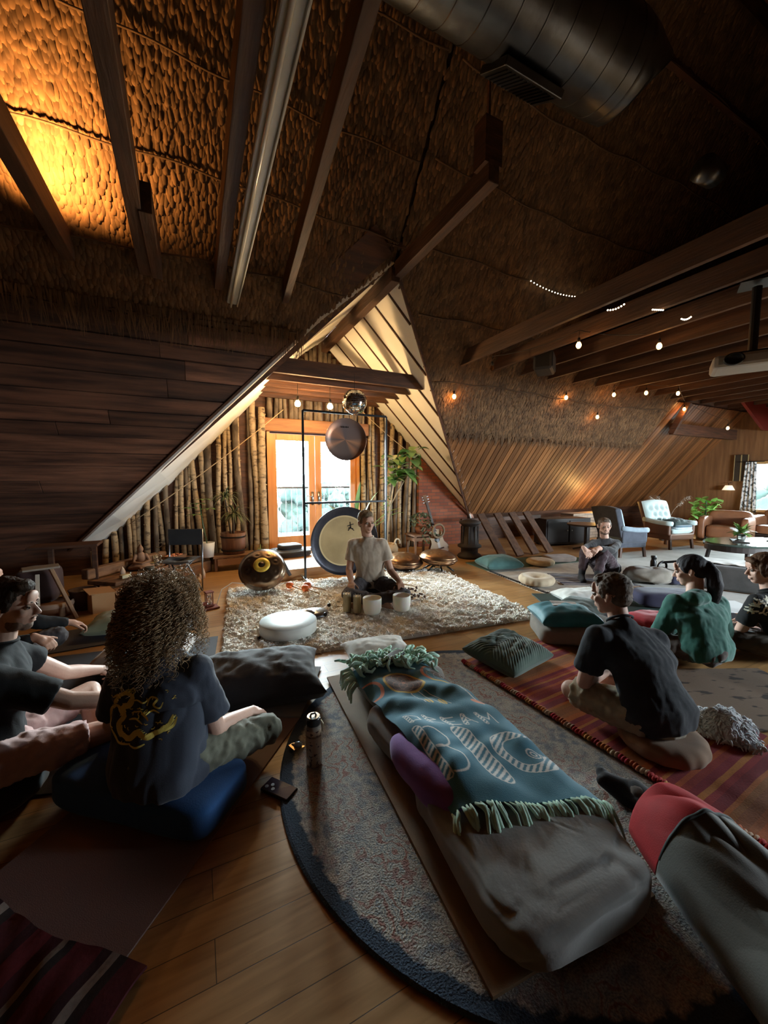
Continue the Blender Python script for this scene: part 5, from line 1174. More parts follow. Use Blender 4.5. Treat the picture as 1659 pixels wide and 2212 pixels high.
# left: barrel planter with dracaena, bench, white pot, spider plant
t = thing('low_bench', 'low wooden bench under the window side plants, left of the doors', 'bench', (.50, 6.42, 0))
MB().box((0, 0, .215), (.62, .34, .035)).build('seat', M_oldwood, t, bevel=.006)
for sx in (-1, 1):
    for sy in (-1, 1): MB().box((sx * .27, sy * .13, .1), (.04, .04, .2)).build('leg', M_oldwood, t)
MB().box((.0, -.16, .14), (.5, .02, .10)).build('drawer', mat('copper_box', (.30, .15, .07), .5), t, bevel=.004)
t = thing('dracaena', 'dracaena with thin drooping leaves in a wooden barrel planter on the bench', 'plant', (.50, 6.45, .235))
MB().lathe([(.16, 0), (.175, .12), (.185, .33), (.170, .33), (.165, .28), (0, .28)], 28).build('barrel', mat('barrel_wood', (.20, .09, .05), .6, col2=(.13, .055, .03), scale=4, stretch=(8, 8, 1)), t, smooth=True)
for z in (.06, .27): MB().lathe([(.178 + z * .03, z - .012), (.186 + z * .03, z), (.182 + z * .03, z + .012)], 28, cap=False).build('hoop', M_black, t, smooth=True)
MB().tube([(0, 0, .28), (.01, .0, .6)], .018, 8).tube([(-.03, 0, .28), (-.10, .0, .85)], .015, 8).build('stem', M_bark2, t, smooth=True)
B = MB()
for c, n in (((.02, 0, .62), 80), ((-.10, 0, .88), 60)):
    for k in range(n): leafs(B, c, rdir(-.2, 1.2), r3.uniform(.2, .38), .010, r3.uniform(1.2, 2.6), seg=6)
B.build('leaves', mat('leaf_dusty', (.14, .13, .06), .6, col2=(.08, .11, .04), scale=6), t, smooth=True)
t = thing('potted_plant', 'small schefflera in a white pot left of the barrel planter', 'plant', (.12, 6.30, .235))
MB().lathe([(.085, 0), (.105, .22), (.095, .22), (.09, .18), (0, .18)], 24).build('pot', mat('white_pot', (.70, .68, .62), .5), t, smooth=True)
MB().tube([(0, 0, .18), (-.05, 0, .5), (-.08, 0, .78)], .008, 6).build('stem', M_lfd, t, smooth=True)
B = MB()
for c in ((-.10, 0, .80), (-.20, 0, .74), (.04, 0, .72), (-.02, 0, .86), (-.14, 0, .64)):
    for k in range(7): a = k * .9; leafs(B, c, (math.cos(a), math.sin(a), .25), .14, .026, .7)
B.build('leaves', M_lf, t, smooth=True)
t = thing('potted_plant', 'low spiky spider plant on the floor beside the left door trunk', 'plant', (.86, 6.15, 0))
MB().lathe([(.07, 0), (.09, .16), (.08, .16), (0, .14)], 20).build('pot', mat('dark_pot', (.10, .09, .08), .6), t, smooth=True)
B = MB()
for k in range(46): leafs(B, (0, 0, .16), rdir(.1, 1.3), r3.uniform(.18, .30), .012, r3.uniform(.8, 2.0))
B.build('leaves', M_lf, t, smooth=True)
MB().tube([(-.02 + .06 * math.cos(a), -.08, .02 + .08 * math.sin(a)) for a in np.linspace(0, PI, 10)], .012, 8).build('pot_handle', mat('cream_rope', (.62, .55, .42), .9), t, smooth=True)
# ================================================================ LEFT: ALTAR SHELF AND FRIENDS
t = thing('log_shelf', 'low shelf of heavy rough timbers carrying the altar on the left', 'shelf', (-.45, 5.80, 0), math.radians(52))
MB().box((.0, -.10, .09), (1.65, .10, .17)).build('front_timber', M_oldwood, t, bevel=.015)
MB().box((.05, .16, .20), (1.55, .40, .05)).build('top_plank', M_oldwood, t, bevel=.01)
MB().box((-.15, .36, .30), (1.2, .10, .12)).build('back_timber', M_oldwood, t, bevel=.015)
SH = Matrix.Translation((-.45, 5.80, 0)) @ Matrix.Rotation(math.radians(52), 4, 'Z')
def shp(x, y, z): return SH @ Vector((x, y, z))
# seated figure
t = thing('seated_statue', 'brown seated meditating statue on the timber altar shelf', 'statue', shp(-.12, .20, .225), math.radians(15))
b = MB(); b.ell((0, 0, .05), (.13, .09, .05)).ell((0, .01, .14), (.062, .045, .10)).ell((0, 0, .27), (.036, .038, .045)).ell((0, 0, .315), (.018,) * 3).cap((-.06, 0, .19), (-.09, -.03, .11), .022, .018).cap((.06, 0, .19), (.09, -.03, .11), .022, .018).cap((-.09, -.03, .11), (0, -.07, .09), .018, .014).cap((.09, -.03, .11), (0, -.07, .09), .018, .014).cap((.12, -.02, .04), (-.02, -.09, .035), .03, .02).cap((-.12, -.02, .04), (.02, -.09, .035), .03, .02)
mesh_obj('figure', bake(b, .006, 2), mat('clay', (.26, .14, .08), .7), t)
def candle(x, y, z, r_, h, lab, c=(.72, .66, .50)):
    t = thing('pillar_candle', lab, 'candle', shp(x, y, z)); MB().lathe([(r_, 0), (r_, h), (r_ * .85, h - .004), (0, h - .01)], 18).build('wax', mat('wax%d' % int(c[0] * 100), c, .5, sss=.3), t, smooth=True); MB().tube([(0, 0, h - .012), (.002, 0, h + .008)], .0015, 4).build('wick', M_black, t)
candle(-.62, .36, .36, .032, .19, 'tall cream pillar candle at the left end of the altar shelf')
candle(.22, .30, .225, .034, .12, 'short cream candle right of the seated statue')
for i, (x, y, z, h, lab) in enumerate(((-.38, .22, .225, .10, 'white salt cone left of the seated statue'), (.06, .12, .225, .14, 'tallest pale stone cone before the seated statue'), (.14, .06, .225, .07, 'small pale cone beside the tallest stone cone'),
                                       (.42, -.30, 0, .17, 'pointed pale crystal on the floor before the altar shelf, the tallest'), (.30, -.34, 0, .10, 'pointed pale crystal in the middle of those on the floor'), (.22, -.38, 0, .07, 'smallest pale crystal on the floor before the altar shelf'))):
    tag_o = MB().lathe([(.030, 0), (.032, h * .35), (.018, h * .7), (.0, h)], 9).build('stone_cone', mat('salt', (.62, .50, .40), .5, sss=.2), smooth=True); tag_o.location = shp(x, y, z); tag(tag_o, lab, 'crystal', 'pale stone cones')
def crate(x, y, z, w, d, h, lab, fill=None):
    t = thing('wooden_box', lab, 'box', shp(x, y, z), math.radians(52)); th = .014; b = MB()
    b.box((0, 0, th / 2), (w, d, th)).box((0, -d / 2, h / 2), (w, th, h)).box((0, d / 2, h / 2), (w, th, h)).box((-w / 2, 0, h / 2), (th, d, h)).box((w / 2, 0, h / 2), (th, d, h)); b.build('box', M_oldwood, t, bevel=.002)
    if fill:
        rq = random.Random(5); b = MB()
        for k in range(26): b.ell((rq.uniform(-w / 2 + .02, w / 2 - .02), rq.uniform(-d / 2 + .02, d / 2 - .02), h - .005), (.018, .014, .010), nu=8, nv=5)
        b.build('salt_stones', fill, t, smooth=True)
crate(.42, .16, .225, .26, .18, .09, 'wooden box filled with glowing pink salt stones on the altar', mat('pink_salt', (.70, .28, .16), .5, sss=.3))
crate(-.02, -.02, .18, .24, .10, .08, 'dark wooden box in front of the seated statue on the altar shelf')
tag(MB().lathe([(.05, 0), (.065, .03), (.05, .07), (.055, .075), (0, .06)], 20).build('incense_pot', mat('pewter', (.12, .13, .11), .4, .5), smooth=True), 'small round pewter pot on the altar shelf edge', 'pot').location = shp(-.24, -.04, .225)
o = MB().lathe([(.012, 0), (.030, .004), (.008, .012), (.006, .05), (.05, .075), (.046, .078), (0, .06)], 20).build('offering_dish', mat('brass_dull', (.42, .30, .12), .4, .7), smooth=True); o.location = shp(-.02, .12, .225); tag(o, 'small footed brass dish before the seated statue', 'dish')
o = MB().box((0, 0, .02), (.10, .06, .04)).build('soap_box', mat('cream_card', (.66, .58, .36), .7), bevel=.003); o.location = shp(-.52, .04, .225); o.rotation_euler = (0, 0, .7); tag(o, 'little cream coloured box at the left of the altar shelf', 'box')
# books / stones scatter on shelf
# cardboard box, planter, easel, drums
t = thing('cardboard_box', 'open cardboard box on the floor before the altar shelf', 'box', (-.97, 4.98, 0), math.radians(24)); M_cb = mat('cardboard', (.40, .21, .09), .85)
b = MB(); w, d, h = .20, .24, .20; b.box((0, -d / 2, h / 2), (w, .005, h)).box((0, d / 2, h / 2), (w, .005, h)).box((-w / 2, 0, h / 2), (.005, d, h)).box((w / 2, 0, h / 2), (.005, d, h)).box((0, 0, .003), (w, d, .005)); b.build('box', M_cb, t)
MB().box((-.01, -.03, h + .015), (.24, .25, .005), e=(math.radians(4), math.radians(5), 0)).build('flap', M_cb, t); MB().box((w / 2 + .02, .0, h - .05), (.005, d, .11), e=(0, math.radians(-20), 0)).build('flap', M_cb, t)
t = thing('planter', 'dark clay planter with pebbles between the easel and the cardboard box', 'pot', (-1.14, 5.08, 0)); MB().lathe([(.085, 0), (.12, .20), (.13, .22), (.115, .22), (.1, .17), (0, .17)], 24).build('pot', mat('clay_dark', (.05, .025, .018), .7), t, smooth=True)
b = MB(); [b.ell((r3.uniform(-.08, .08), r3.uniform(-.08, .08), .175), (.02, .016, .012), nu=8, nv=5) for _ in range(22)]; b.build('pebbles', mat('pebble', (.25, .22, .17), .7), t, smooth=True)
t = thing('wooden_easel', 'slanting wooden board of a low easel at the far left', 'easel', (-1.25, 4.76, 0), math.radians(20))
MB().beam((.11, -.03, 0), (-.05, .12, .52), .09, .03, up=(1, 0, 0)).build('board', mat('worn_board', (.30, .17, .085), .6, col2=(.20, .10, .05), scale=5), t, bevel=.004)
MB().beam((-.17, .0, .18), (-.15, .10, .47), .03, .02).build('side_strip', mat('pale_strip', (.5, .42, .33), .6), t); MB().box((-.12, .12, .53), (.28, .12, .02), e=(.1, 0, 0)).build('top_board', mat('pale_strip2', (.22, .18, .14), .6), t, bevel=.005)
t = thing('hand_drum', 'round wooden hand drum lying on its side under the easel', 'drum', (-1.36, 4.98, .0)); MB().lathe([(.15, 0), (.16, .01), (.16, .13), (.155, .14), (0, .14)], 32).build('shell', mat('drum_wood', (.26, .13, .07), .5), t, smooth=True); MB().lathe([(.165, .10), (.168, .12), (.165, .145), (.15, .148)], 32, cap=False).build('hoop', mat('drum_hoop', (.42, .28, .20), .5), t, smooth=True)
o = block('dark_stool', 'dark upholstered stool behind the easel at the far left', 'stool', (-1.50, 5.12, .13), .34, .34, .36, fab('maroon', (.05, .022, .022)), seed=40, pw=.4, wr=.004)
tag(MB().box((-1.33, 5.4, .66), (.62, .30, .03)).build('side_board', M_dark, bevel=.006), 'dark narrow wooden ledge against the planked wall on the left', 'ledge')
for x in (-1.5, -1.1): tag(MB().box((x, 5.5, .32), (.05, .05, .64)).build('ledge_post', M_dark, bevel=.004), 'dark square post under the ledge on the left', 'post', 'posts under the ledge')
# folding chair
t = thing('folding_stool', 'dark folding tripod chair with a fabric back in front of the plants', 'chair', (-.22, 5.20, 0), math.radians(-22)); M_alu = mat('alu_tube', (.32, .34, .36), .3, .9); M_can = fab('canvas_dark', (.03, .032, .036))
for a, b_ in (((-.20, -.18, .0), (.14, .12, .42)), ((.20, -.20, .0), (-.16, .10, .42)), ((-.17, .16, .0), (.17, -.14, .43)), ((.20, .16, 0), (.16, -.16, .43)), ((-.20, .16, 0), (-.19, .20, .78)), ((.20, .16, 0), (.21, .20, .78))): MB().tube([a, b_], .011, 8).build('leg', M_alu, t, smooth=True)
V, F = pillow_mesh(.40, .36, .04, 3, pinch=.12); V[:, 2] += .42 - .05 * np.exp(-(V[:, 0] ** 2 + V[:, 1] ** 2) / .02); raw_mesh('seat', V, F, M_can, t)
MB().box((0, .19, .68), (.40, .014, .20)).build('backrest', M_can, t, bevel=.005)
# book stand with hourglass
t = thing('sand_timer', 'small reddish wooden sand timer on a stand at the left corner of the shag rug', 'timer', (.09, 4.50, 0), math.radians(15)); M_red = mat('redwood', (.16, .035, .02), .4)
MB().box((0, 0, .01), (.16, .14, .02)).build('base', M_red, t, bevel=.003); MB().box((.0, .03, .175), (.085, .085, .012)).box((.0, .03, .03), (.085, .085, .014)).build('plates', M_red, t, bevel=.002)
for sx in (-1, 1):
    for sy in (-1, 1): MB().tube([(sx * .03, .03 + sy * .03, .03), (sx * .03, .03 + sy * .03, .17)], .006, 8).build('rod', M_red, t)
MB().lathe([(.001, .037), (.024, .045), (.022, .08), (.004, .102), (.022, .125), (.024, .16), (.001, .168)], 16, c=(0, .03, 0)).build('glass', mat('timer_glass', (.8, .7, .6), .1, trans=.8), t, smooth=True)
MB().box((-.10, -.02, .05), (.12, .02, .07), e=(math.radians(30), 0, math.radians(30))).build('wedge', M_red, t, bevel=.003)
tag(MB().tube([(.16, 4.58, .01), (.22, 4.70, .14), (.34, 4.76, .19), (.46, 4.78, .16), (.60, 4.80, .06)], .004, 6).build('cable', mat('white_cable', (.6, .6, .58), .5), smooth=True), 'thin pale cable arching between the timer and the tilted handpan', 'cable')

# ================================================================ RIGHT: LIVING CORNER
# cast iron lantern stove
t = thing('iron_stove', 'dark cast iron lantern stove at the right foot of the dormer', 'stove', (4.36, 5.45, 0)); M_iron = mat('cast_iron', (.028, .020, .016), .7, .3, bump=.3, bscale=30)
MB().lathe([(.20, 0), (.22, .03), (.20, .06), (.15, .09), (.15, .17), (.21, .20), (.21, .23), (.15, .26), (.12, .55), (.16, .60), (.19, .62), (.19, .65), (.10, .68), (0, .69)], 20).build('body', M_iron, t, smooth=True)
for k in range(8): a = k * PI / 4; MB().box((.145 * math.cos(a), .145 * math.sin(a), .40), (.02, .02, .34)).build('rib', M_iron, t, bevel=.003)
struct(MB().box((5.6, 5.95, .60), (2.1, .05, .08)).build('beam_rail', M_dark, bevel=.005))
# dark chest / fire surround
t = thing('dark_cabinet', 'low dark cabinet in the shade under the right roof slope', 'cabinet', (7.1, 5.75, 0), math.radians(-12)); M_cab = mat('ebony', (.018, .012, .010), .45)
MB().box((0, 0, .30), (1.1, .40, .54)).build('body', M_cab, t, bevel=.01); 
for x in (-.27, .27): d_ = MB().box((x, -.21, .30), (.50, .02, .46)).build('door', M_cab, t, bevel=.005); MB().ell((x * .2, -.235, .32), (.014,) * 3, nu=8, nv=6).build('knob', M_steel, d_, smooth=True)
for sx in (-1, 1):
    for sy in (-1, 1): MB().box((sx * .5, sy * .15, .02), (.05, .05, .05)).build('foot', M_cab, t)
t = thing('side_table', 'small dark side table behind the far seated man', 'table', (6.85, 5.0, 0)); MB().lathe([(.0, .50), (.34, .50), (.35, .515), (.34, .53), (0, .53)], 32).build('tabletop', M_cab, t, smooth=False)
MB().tube([(0, 0, .02), (0, 0, .50)], .03, 10).build('pedestal', M_cab, t); 
for k in range(3): a = k * 2.1; MB().tube([(0, 0, .08), (.22 * math.cos(a), .22 * math.sin(a), .015)], .018, 8).build('leg', M_cab, t)
mbk = MATS.setdefault('pale_brick', None)
def brickmat(key, c1, c2, mo, bw, rh):
    m = bpy.data.materials.new(key); m.use_nodes = True; n = m.node_tree.nodes; l = m.node_tree.links; br = n.new('ShaderNodeTexBrick'); tc = n.new('ShaderNodeTexCoord'); mp = n.new('ShaderNodeMapping'); mp.inputs['Rotation'].default_value = (PI / 2, 0, 0)
    l.new(tc.outputs['Object'], mp.inputs[0]); l.new(mp.outputs[0], br.inputs['Vector']); br.inputs['Scale'].default_value = 1; br.inputs['Brick Width'].default_value = bw; br.inputs['Row Height'].default_value = rh; br.inputs['Mortar Size'].default_value = .006
    br.inputs['Color1'].default_value = (*c1, 1); br.inputs['Color2'].default_value = (*c2, 1); br.inputs['Mortar'].default_value = (*mo, 1); l.new(br.outputs['Color'], n['Principled BSDF'].inputs['Base Color']); n['Principled BSDF'].inputs['Roughness'].default_value = .85
    bn = n.new('ShaderNodeBump'); bn.invert = True; bn.inputs['Distance'].default_value = .01; l.new(br.outputs['Fac'], bn.inputs['Height']); l.new(bn.outputs[0], n['Principled BSDF'].inputs['Normal']); return m
struct(MB().box((8.55, 6.2, .30), (1.5, .35, .60)).build('wall_brick', brickmat('pale_brick2', (.36, .25, .17), (.28, .20, .14), (.16, .12, .09), .20, .07), bevel=.01))
t = thing('added_glow', 'small added warm light on the low pale brick wall behind the armchairs', 'lamp', (8.75, 6.12, .60)); MB().lathe([(.05, 0), (.06, .02), (.05, .08), (.045, .08), (0, .03)], 16).build('housing', M_black, t, smooth=True); MB().lathe([(0, .05), (.03, .06), (.03, .075), (0, .08)], 14).build('bulb', mat('bulb_hot', (1, .7, .3), .3, emis=(1, .62, .22), estr=60), t, smooth=True); l = lamp('glow_light', 'POINT', (0, -.05, .14), (1, .55, .16), 14, .06); l.parent = t  # light source added to put a golden glow on the boards
# armchairs
def armchair(name, label, loc, rz, m_in, m_out, tuft=True, seat_h=.42):
    t = thing(name, label, 'armchair', loc, rz)
    w, d = .78, .74
    for sx in (-1, 1):
        for sy in (-1, 1): MB().beam((sx * .31, sy * .28, .24), (sx * .33, sy * .31, 0), .05, .05, up=(0, 1, 0)).build('leg', mat('walnut', (.07, .03, .015), .4), t, bevel=.004)
    MB().box((0, .02, .27), (w - .08, d - .06, .14)).build('seat_frame', m_out, t, bevel=.03)
    V, F = pillow_mesh(.60, .60, .20, 7, pinch=.02, belly=.5, wr=.004); V[:, 2] += .30; V[:, 1] -= .03; raw_mesh('seat_cushion', V, F, m_in, t)
    # tufted back
    n = 46; U, Vv = np.meshgrid(np.linspace(-1, 1, n), np.linspace(0, 1, n), indexing='ij'); x = U * .36 * (1 + .06 * Vv); z = .40 + Vv * .58; lean = .20 + .20 * Vv; th = .09 * np.sqrt(np.clip(1 - np.abs(U) ** 5, 0, 1)) * np.sqrt(np.clip(1 - np.abs(2 * Vv - 1) ** 6, 0, 1))
    dip = np.zeros_like(U)
    if tuft:
        for r_ in range(3):
            for c in range(4 - (r_ % 2)):
                cx = -.66 + c * .44 + (r_ % 2) * .22; cz = .30 + r_ * .22; dip += .05 * np.exp(-(((U - cx) * .36) ** 2 + ((Vv - cz) * .58) ** 2) / .0022)
    z = z + .05 * (1 - U ** 2) * (Vv > .5) * (Vv - .5) * 1.4
    Pf = np.stack([x, lean - th * 1.0 + dip, z], -1).reshape(-1, 3); Pb = np.stack([x, lean + .10 + 0 * th + .02 * (th > 0), z], -1).reshape(-1, 3)
    i, j = np.meshgrid(np.arange(n - 1), np.arange(n - 1), indexing='ij'); a = (i * n + j).ravel(); F1 = np.stack([a, a + n, a + n + 1, a + 1], 1); F2 = np.stack([a, a + 1, a + n + 1, a + n], 1) + n * n
    N = n * n; per = np.concatenate([np.arange(n), np.arange(n) * n + n - 1, (n - 1) * n + np.arange(n)[::-1], (np.arange(n) * n)[::-1]]); F3 = np.stack([per[:-1], per[1:], per[1:] + N, per[:-1] + N], 1)
    raw_mesh('backrest', Pf, F1, m_in, t); raw_mesh('back_shell', np.concatenate([Pb, Pf]), np.concatenate([F2 - N, np.stack([per[:-1] + N, per[1:] + N, per[1:], per[:-1]], 1)]), m_out, t)
    for sx in (-1, 1):
        MB().loft([((sx * .35, y, .55 + .10 * max(0, (y + .05)) * 1.2), (.055, 0, 0), (0, 0, .05)) for y in np.linspace(-.33, .33, 7)], 16).build('armrest', m_in, t, smooth=True)
        MB().box((sx * .35, .0, .42), (.07, .62, .24)).build('arm_panel', m_out, t, bevel=.03)
    return t
M_aq = fab('pale_aqua', (.50, .60, .58), (.42, .53, .52), scale=6); M_brn = mat('brown_leather', (.12, .055, .03), .45); M_slate = fab('slate_blue', (.075, .085, .11), (.055, .062, .08))
armchair('tufted_armchair', 'pale aqua button-tufted armchair with a dark cushion on its seat', (8.72, 4.50, 0), math.radians(-10) , M_aq, M_brn).scale = (.9, .9, .95)
armchair('armchair', 'slate blue armchair seen from the side behind the far seated man', (7.05, 4.42, 0), math.radians(74), fab('pale_slate', (.30, .38, .44), (.24, .31, .37)), M_slate, tuft=False).scale = (.82, .82, .9)
o = pillow('pillow', 'dark green cushion resting on the seat of the pale tufted armchair', 'pillow', (8.66, 4.34, .47), .44, .26, .14, fab('forest_vel', (.015, .035, .032)), rot=(math.radians(20), 0, math.radians(-10)), seed=42)
for i, (z, c) in enumerate(((.44, (.50, .62, .68)), (.475, (.10, .16, .20)))): block('folded_towel', ('pale' if i == 0 else 'dark') + ' folded blanket on the front of the pale tufted armchair seat', 'blanket', (8.68, 4.38, z - .03), .44, .46, .05, fab('towel%d' % i, c), rz=math.radians(-10), seed=50 + i, pw=.3, wr=.003)
# coffee table
t = thing('coffee_table', 'oval dark coffee table with a pale reflecting rim on the carpet', 'table', (7.9, 2.82, 0), math.radians(-18)); 
MB().lathe([(0, .385), (.78, .385), (.80, .40), (.78, .42), (0, .42)], 56, sy=.62).build('tabletop', mat('glossy_dark', (.05, .07, .06), .12, coat=.5), t, smooth=False)
MB().lathe([(.76, .30), (.775, .30), (.775, .385), (.76, .385)], 56, sy=.61).build('apron', M_cab, t)
for sx in (-1, 1):
    for sy in (-1, 1): MB().beam((sx * .5, sy * .28, .38), (sx * .55, sy * .32, 0), .04, .04, up=(0, 1, 0)).build('leg', M_cab, t)
for i, (x, y, lab) in enumerate(((7.70, 2.95, 'flat dark magazine at the left of the coffee table'), (8.2, 2.6, 'flat dark tray at the right of the coffee table'))): tag(MB().box((x, y, .428), (.34, .20, .016), e=(0, 0, .5 + i)).build('magazine', M_cab, bevel=.002), lab, 'magazine')
t = thing('potted_plant', 'round leafy plant with a white bloom on the coffee table', 'plant', (7.82, 2.98, .42)); MB().lathe([(.05, 0), (.06, .10), (.055, .10), (0, .08)], 18).build('vase', mat('smoky_glass', (.3, .33, .3), .1, trans=.5), t, smooth=True)
B = MB(); [leafs(B, (0, 0, .12), rdir(.0, 1.3), r3.uniform(.14, .22), .03, r3.uniform(.4, 1.2), seg=4) for _ in range(46)]; B.build('leaves', M_lf, t, smooth=True); B = MB(); [leafs(B, (.02, -.03, .14), rdir(0, 1.2), .06, .02, .6, seg=3) for _ in range(10)]; B.build('bloom', mat('petal', (.75, .78, .76), .6), t, smooth=True)
# sofa and leather tub chair
t = thing('leather_chair', 'tan leather tub chair left of the sofa by the end wall', 'armchair', (10.2, 4.15, 0), math.radians(-80)); M_lt = mat('tan_leather', (.24, .105, .05), .42, col2=(.18, .075, .036), scale=5)
block('seat', None, None, (0, -.05, .14), .58, .60, .28, M_lt, pw=.35, parent=t, wr=.003); block('backrest', None, None, (0, .27, .2), .74, .18, .52, M_lt, pw=.4, parent=t, wr=.003)
for sx in (-1, 1): block('armrest', None, None, (sx * .35, -.02, .1), .14, .66, .50, M_lt, pw=.4, parent=t, wr=.003)
for sx in (-1, 1):
    for sy in (-1, 1): MB().box((sx * .28, sy * .25, .08), (.05, .05, .16)).build('leg', M_cab, t)
t = thing('leather_sofa', 'brown leather sofa under the end wall window', 'sofa', (11.2, 3.0, 0), math.radians(-90))
block('backrest', None, None, (0, .34, .25), 2.0, .24, .52, M_lt, pw=.3, parent=t, wr=.004)
for k in (-1, 0, 1): block('seat_cushion', None, None, (k * .62, -.05, .22), .62, .66, .20, M_lt, pw=.3, parent=t, wr=.004)
for sx in (-1, 1): block('armrest', None, None, (sx * 1.02, .0, .1), .18, .8, .50, M_lt, pw=.35, parent=t, wr=.004)
MB().box((0, 0, .16), (1.9, .76, .14)).build('base', M_cab, t, bevel=.02)
for k in (-.6, 0, .6): block('throw_pillow', 'brown square cushion leaning on the leather sofa back', 'pillow', (11.42, 3.0 + k, .42), .42, .16, .36, fab('rust', (.30, .12, .05)), rz=math.radians(-90), seed=60, pw=.5, group='cushions on the leather sofa')
# plants in the corner
t = thing('potted_plant', 'lush light green rubber plant in the corner by the end wall', 'plant', (10.55, 4.70, 0)); MB().lathe([(.14, 0), (.18, .34), (.16, .34), (0, .3)], 20).build('pot', mat('dark_pot', (.10, .09, .08), .6), t, smooth=True)
B = MB(); [leafs(B, Vector((r3.uniform(-.2, .2), r3.uniform(-.25, .25), r3.uniform(.4, .95))), rdir(-.3, 1.0), r3.uniform(.16, .26), .06, r3.uniform(.3, 1.2), seg=4) for _ in range(70)]; B.build('leaves', mat('leaf_bright', (.16, .34, .06), .35, col2=(.24, .42, .10), scale=4), t, smooth=True)
MB().tube([(0, 0, .3), (0, 0, .9)], .02, 8).build('stem', M_lfd, t)
t = thing('pampas_vase', 'tall vase of dried pampas plumes in the dim far corner', 'vase', (9.6, 5.05, 0)); MB().lathe([(.08, 0), (.12, .15), (.06, .34), (.07, .36), (.05, .34), (0, .1)], 20).build('vase', mat('dark_pot', (.10, .09, .08), .6), t, smooth=True)
M_pp = mat('pampas', (.34, .28, .22), .95)
for dx, dy in ((-.45, .1), (.5, -.25), (.15, .3)):
    pts = [Vector((0, 0, .3)), Vector((dx * .35, dy * .35, .7)), Vector((dx * .7, dy * .7, .95)), Vector((dx, dy, 1.02))]; MB().tube(pts, .004, 5).build('stalk', M_pp, t)
    B = MB()
    for k in range(90): q = r3.uniform(.35, 1); p = pts[1].lerp(pts[2], q / .7) if q < .7 else pts[2].lerp(pts[3], (q - .7) / .3); leafs(B, p, rdir(-1.2, .6), .09, .006, 1.2, seg=3)
    B.build('plume', M_pp, t, smooth=True)
# wall lamp, pictures, curtain
t = thing('wall_lamp', 'small white conical wall lamp on the end wall left of the pictures', 'lamp', (12.30, 5.02, 1.12)); MB().lathe([(.07, .12), (.13, 0), (.125, 0), (.065, .115)], 24).build('lamp_shade', mat('lamp_white', (.7, .68, .6), .5, emis=(1, .85, .6), estr=.6), t, smooth=True); MB().tube([(0, 0, .12), (0, 0, .18), (.12, 0, .18)], .008, 6).build('arm', M_black, t)
for k, (y, lab) in enumerate(((4.90, 'left narrow dark framed picture beside the curtain'), (4.76, 'right narrow dark framed picture beside the curtain'))):
    t = thing('framed_picture', lab, 'picture', (12.38, y, 1.68)); MB().box((0, 0, 0), (.02, .13, .66)).build('panel', mat('picture_dark', (.03, .025, .02), .5), t); MB().box((-.01, -.065, 0), (.02, .012, .66)).box((-.01, .065, 0), (.02, .012, .66)).build('frame', mat('gilt', (.42, .32, .15), .5), t)
t = thing('curtain', 'white curtain with dark leaf sketch pattern at the left side of the end wall window', 'curtain', (12.33, 4.62, .5))
ys = np.linspace(-.16, .16, 60); zs_ = np.linspace(0, 1.32, 30); Y_, Z_ = np.meshgrid(ys, zs_, indexing='ij'); X_ = .025 * np.sin(Y_ * 75) * (.6 + .4 * (1 - Z_)); P_ = np.stack([X_, Y_ * (1 - .25 * Z_), Z_], -1).reshape(-1, 3)
i, j = np.meshgrid(np.arange(59), np.arange(29), indexing='ij'); a = (i * 30 + j).ravel(); raw_mesh('cloth', P_, np.stack([a, a + 30, a + 31, a + 1], 1), mat('curtain_print', (.70, .72, .72), .9, col2=(.10, .12, .13), scale=16, contrast=(.50, .56)), t)
MB().tube([(0, -.25, 1.33), (0, .25, 1.33)], .01, 8).build('rod', M_black, t)
# upholstered bench box with white cloth and folding stand
t = thing('ottoman', 'long dark grey ottoman with a white cloth on top, right of the ponytail', 'ottoman', (6.15, 2.38, 0), math.radians(-64)); MB().box((0, 0, .17), (.95, .55, .30)).build('body', fab('grey_felt', (.10, .10, .10)), t, bevel=.025); MB().box((0, 0, .012), (.9, .5, .024)).build('plinth', M_oldwood, t)
sheet('white_cloth', 'rumpled white cloth laid over the dark grey ottoman', 'cloth', (6.15, 2.42, .325), .85, .42, fab('white_cotton', (.66, .66, .62)), rz=math.radians(-64), th=.01, wr=.02, seed=44)
t = thing('folding_stand', 'black folded tripod stand lying beside the ottoman', 'stand', (5.62, 2.95, 0)); MB().tube([(.10 * math.cos(a), 0, .22 + .07 * math.sin(a)) for a in np.linspace(0, 2 * PI, 16, endpoint=False)], .014, 8, closed=True).tube([(.0, 0, .28), (.25, -.12, .30), (.45, -.25, .33)], .016, 8).tube([(.05, 0, .16), (.16, -.05, .01)], .014, 8).tube([(-.05, 0, .16), (-.12, .05, .01)], .014, 8).build('frame', M_black, t, smooth=True)
block('shoulder_bag', 'small navy bag on the floor beside the ottoman end', 'bag', (5.72, 2.80, 0), .30, .20, .17, fab('navy_bag', (.03, .03, .07)), rz=-.5, seed=45, pw=.6, wr=.015)
t = thing('black_bottle', 'small black water bottle standing on the pale carpet edge', 'bottle', (6.20, 3.38, .008)); MB().lathe([(.038, 0), (.04, .02), (.04, .15), (.03, .17), (.03, .20), (.035, .205), (.035, .235), (0, .24)], 20).build('body', M_black, t, smooth=True); MB().tube([(.03, 0, .22), (.07, 0, .20), (.07, 0, .17)], .006, 6).build('loop', M_black, t)
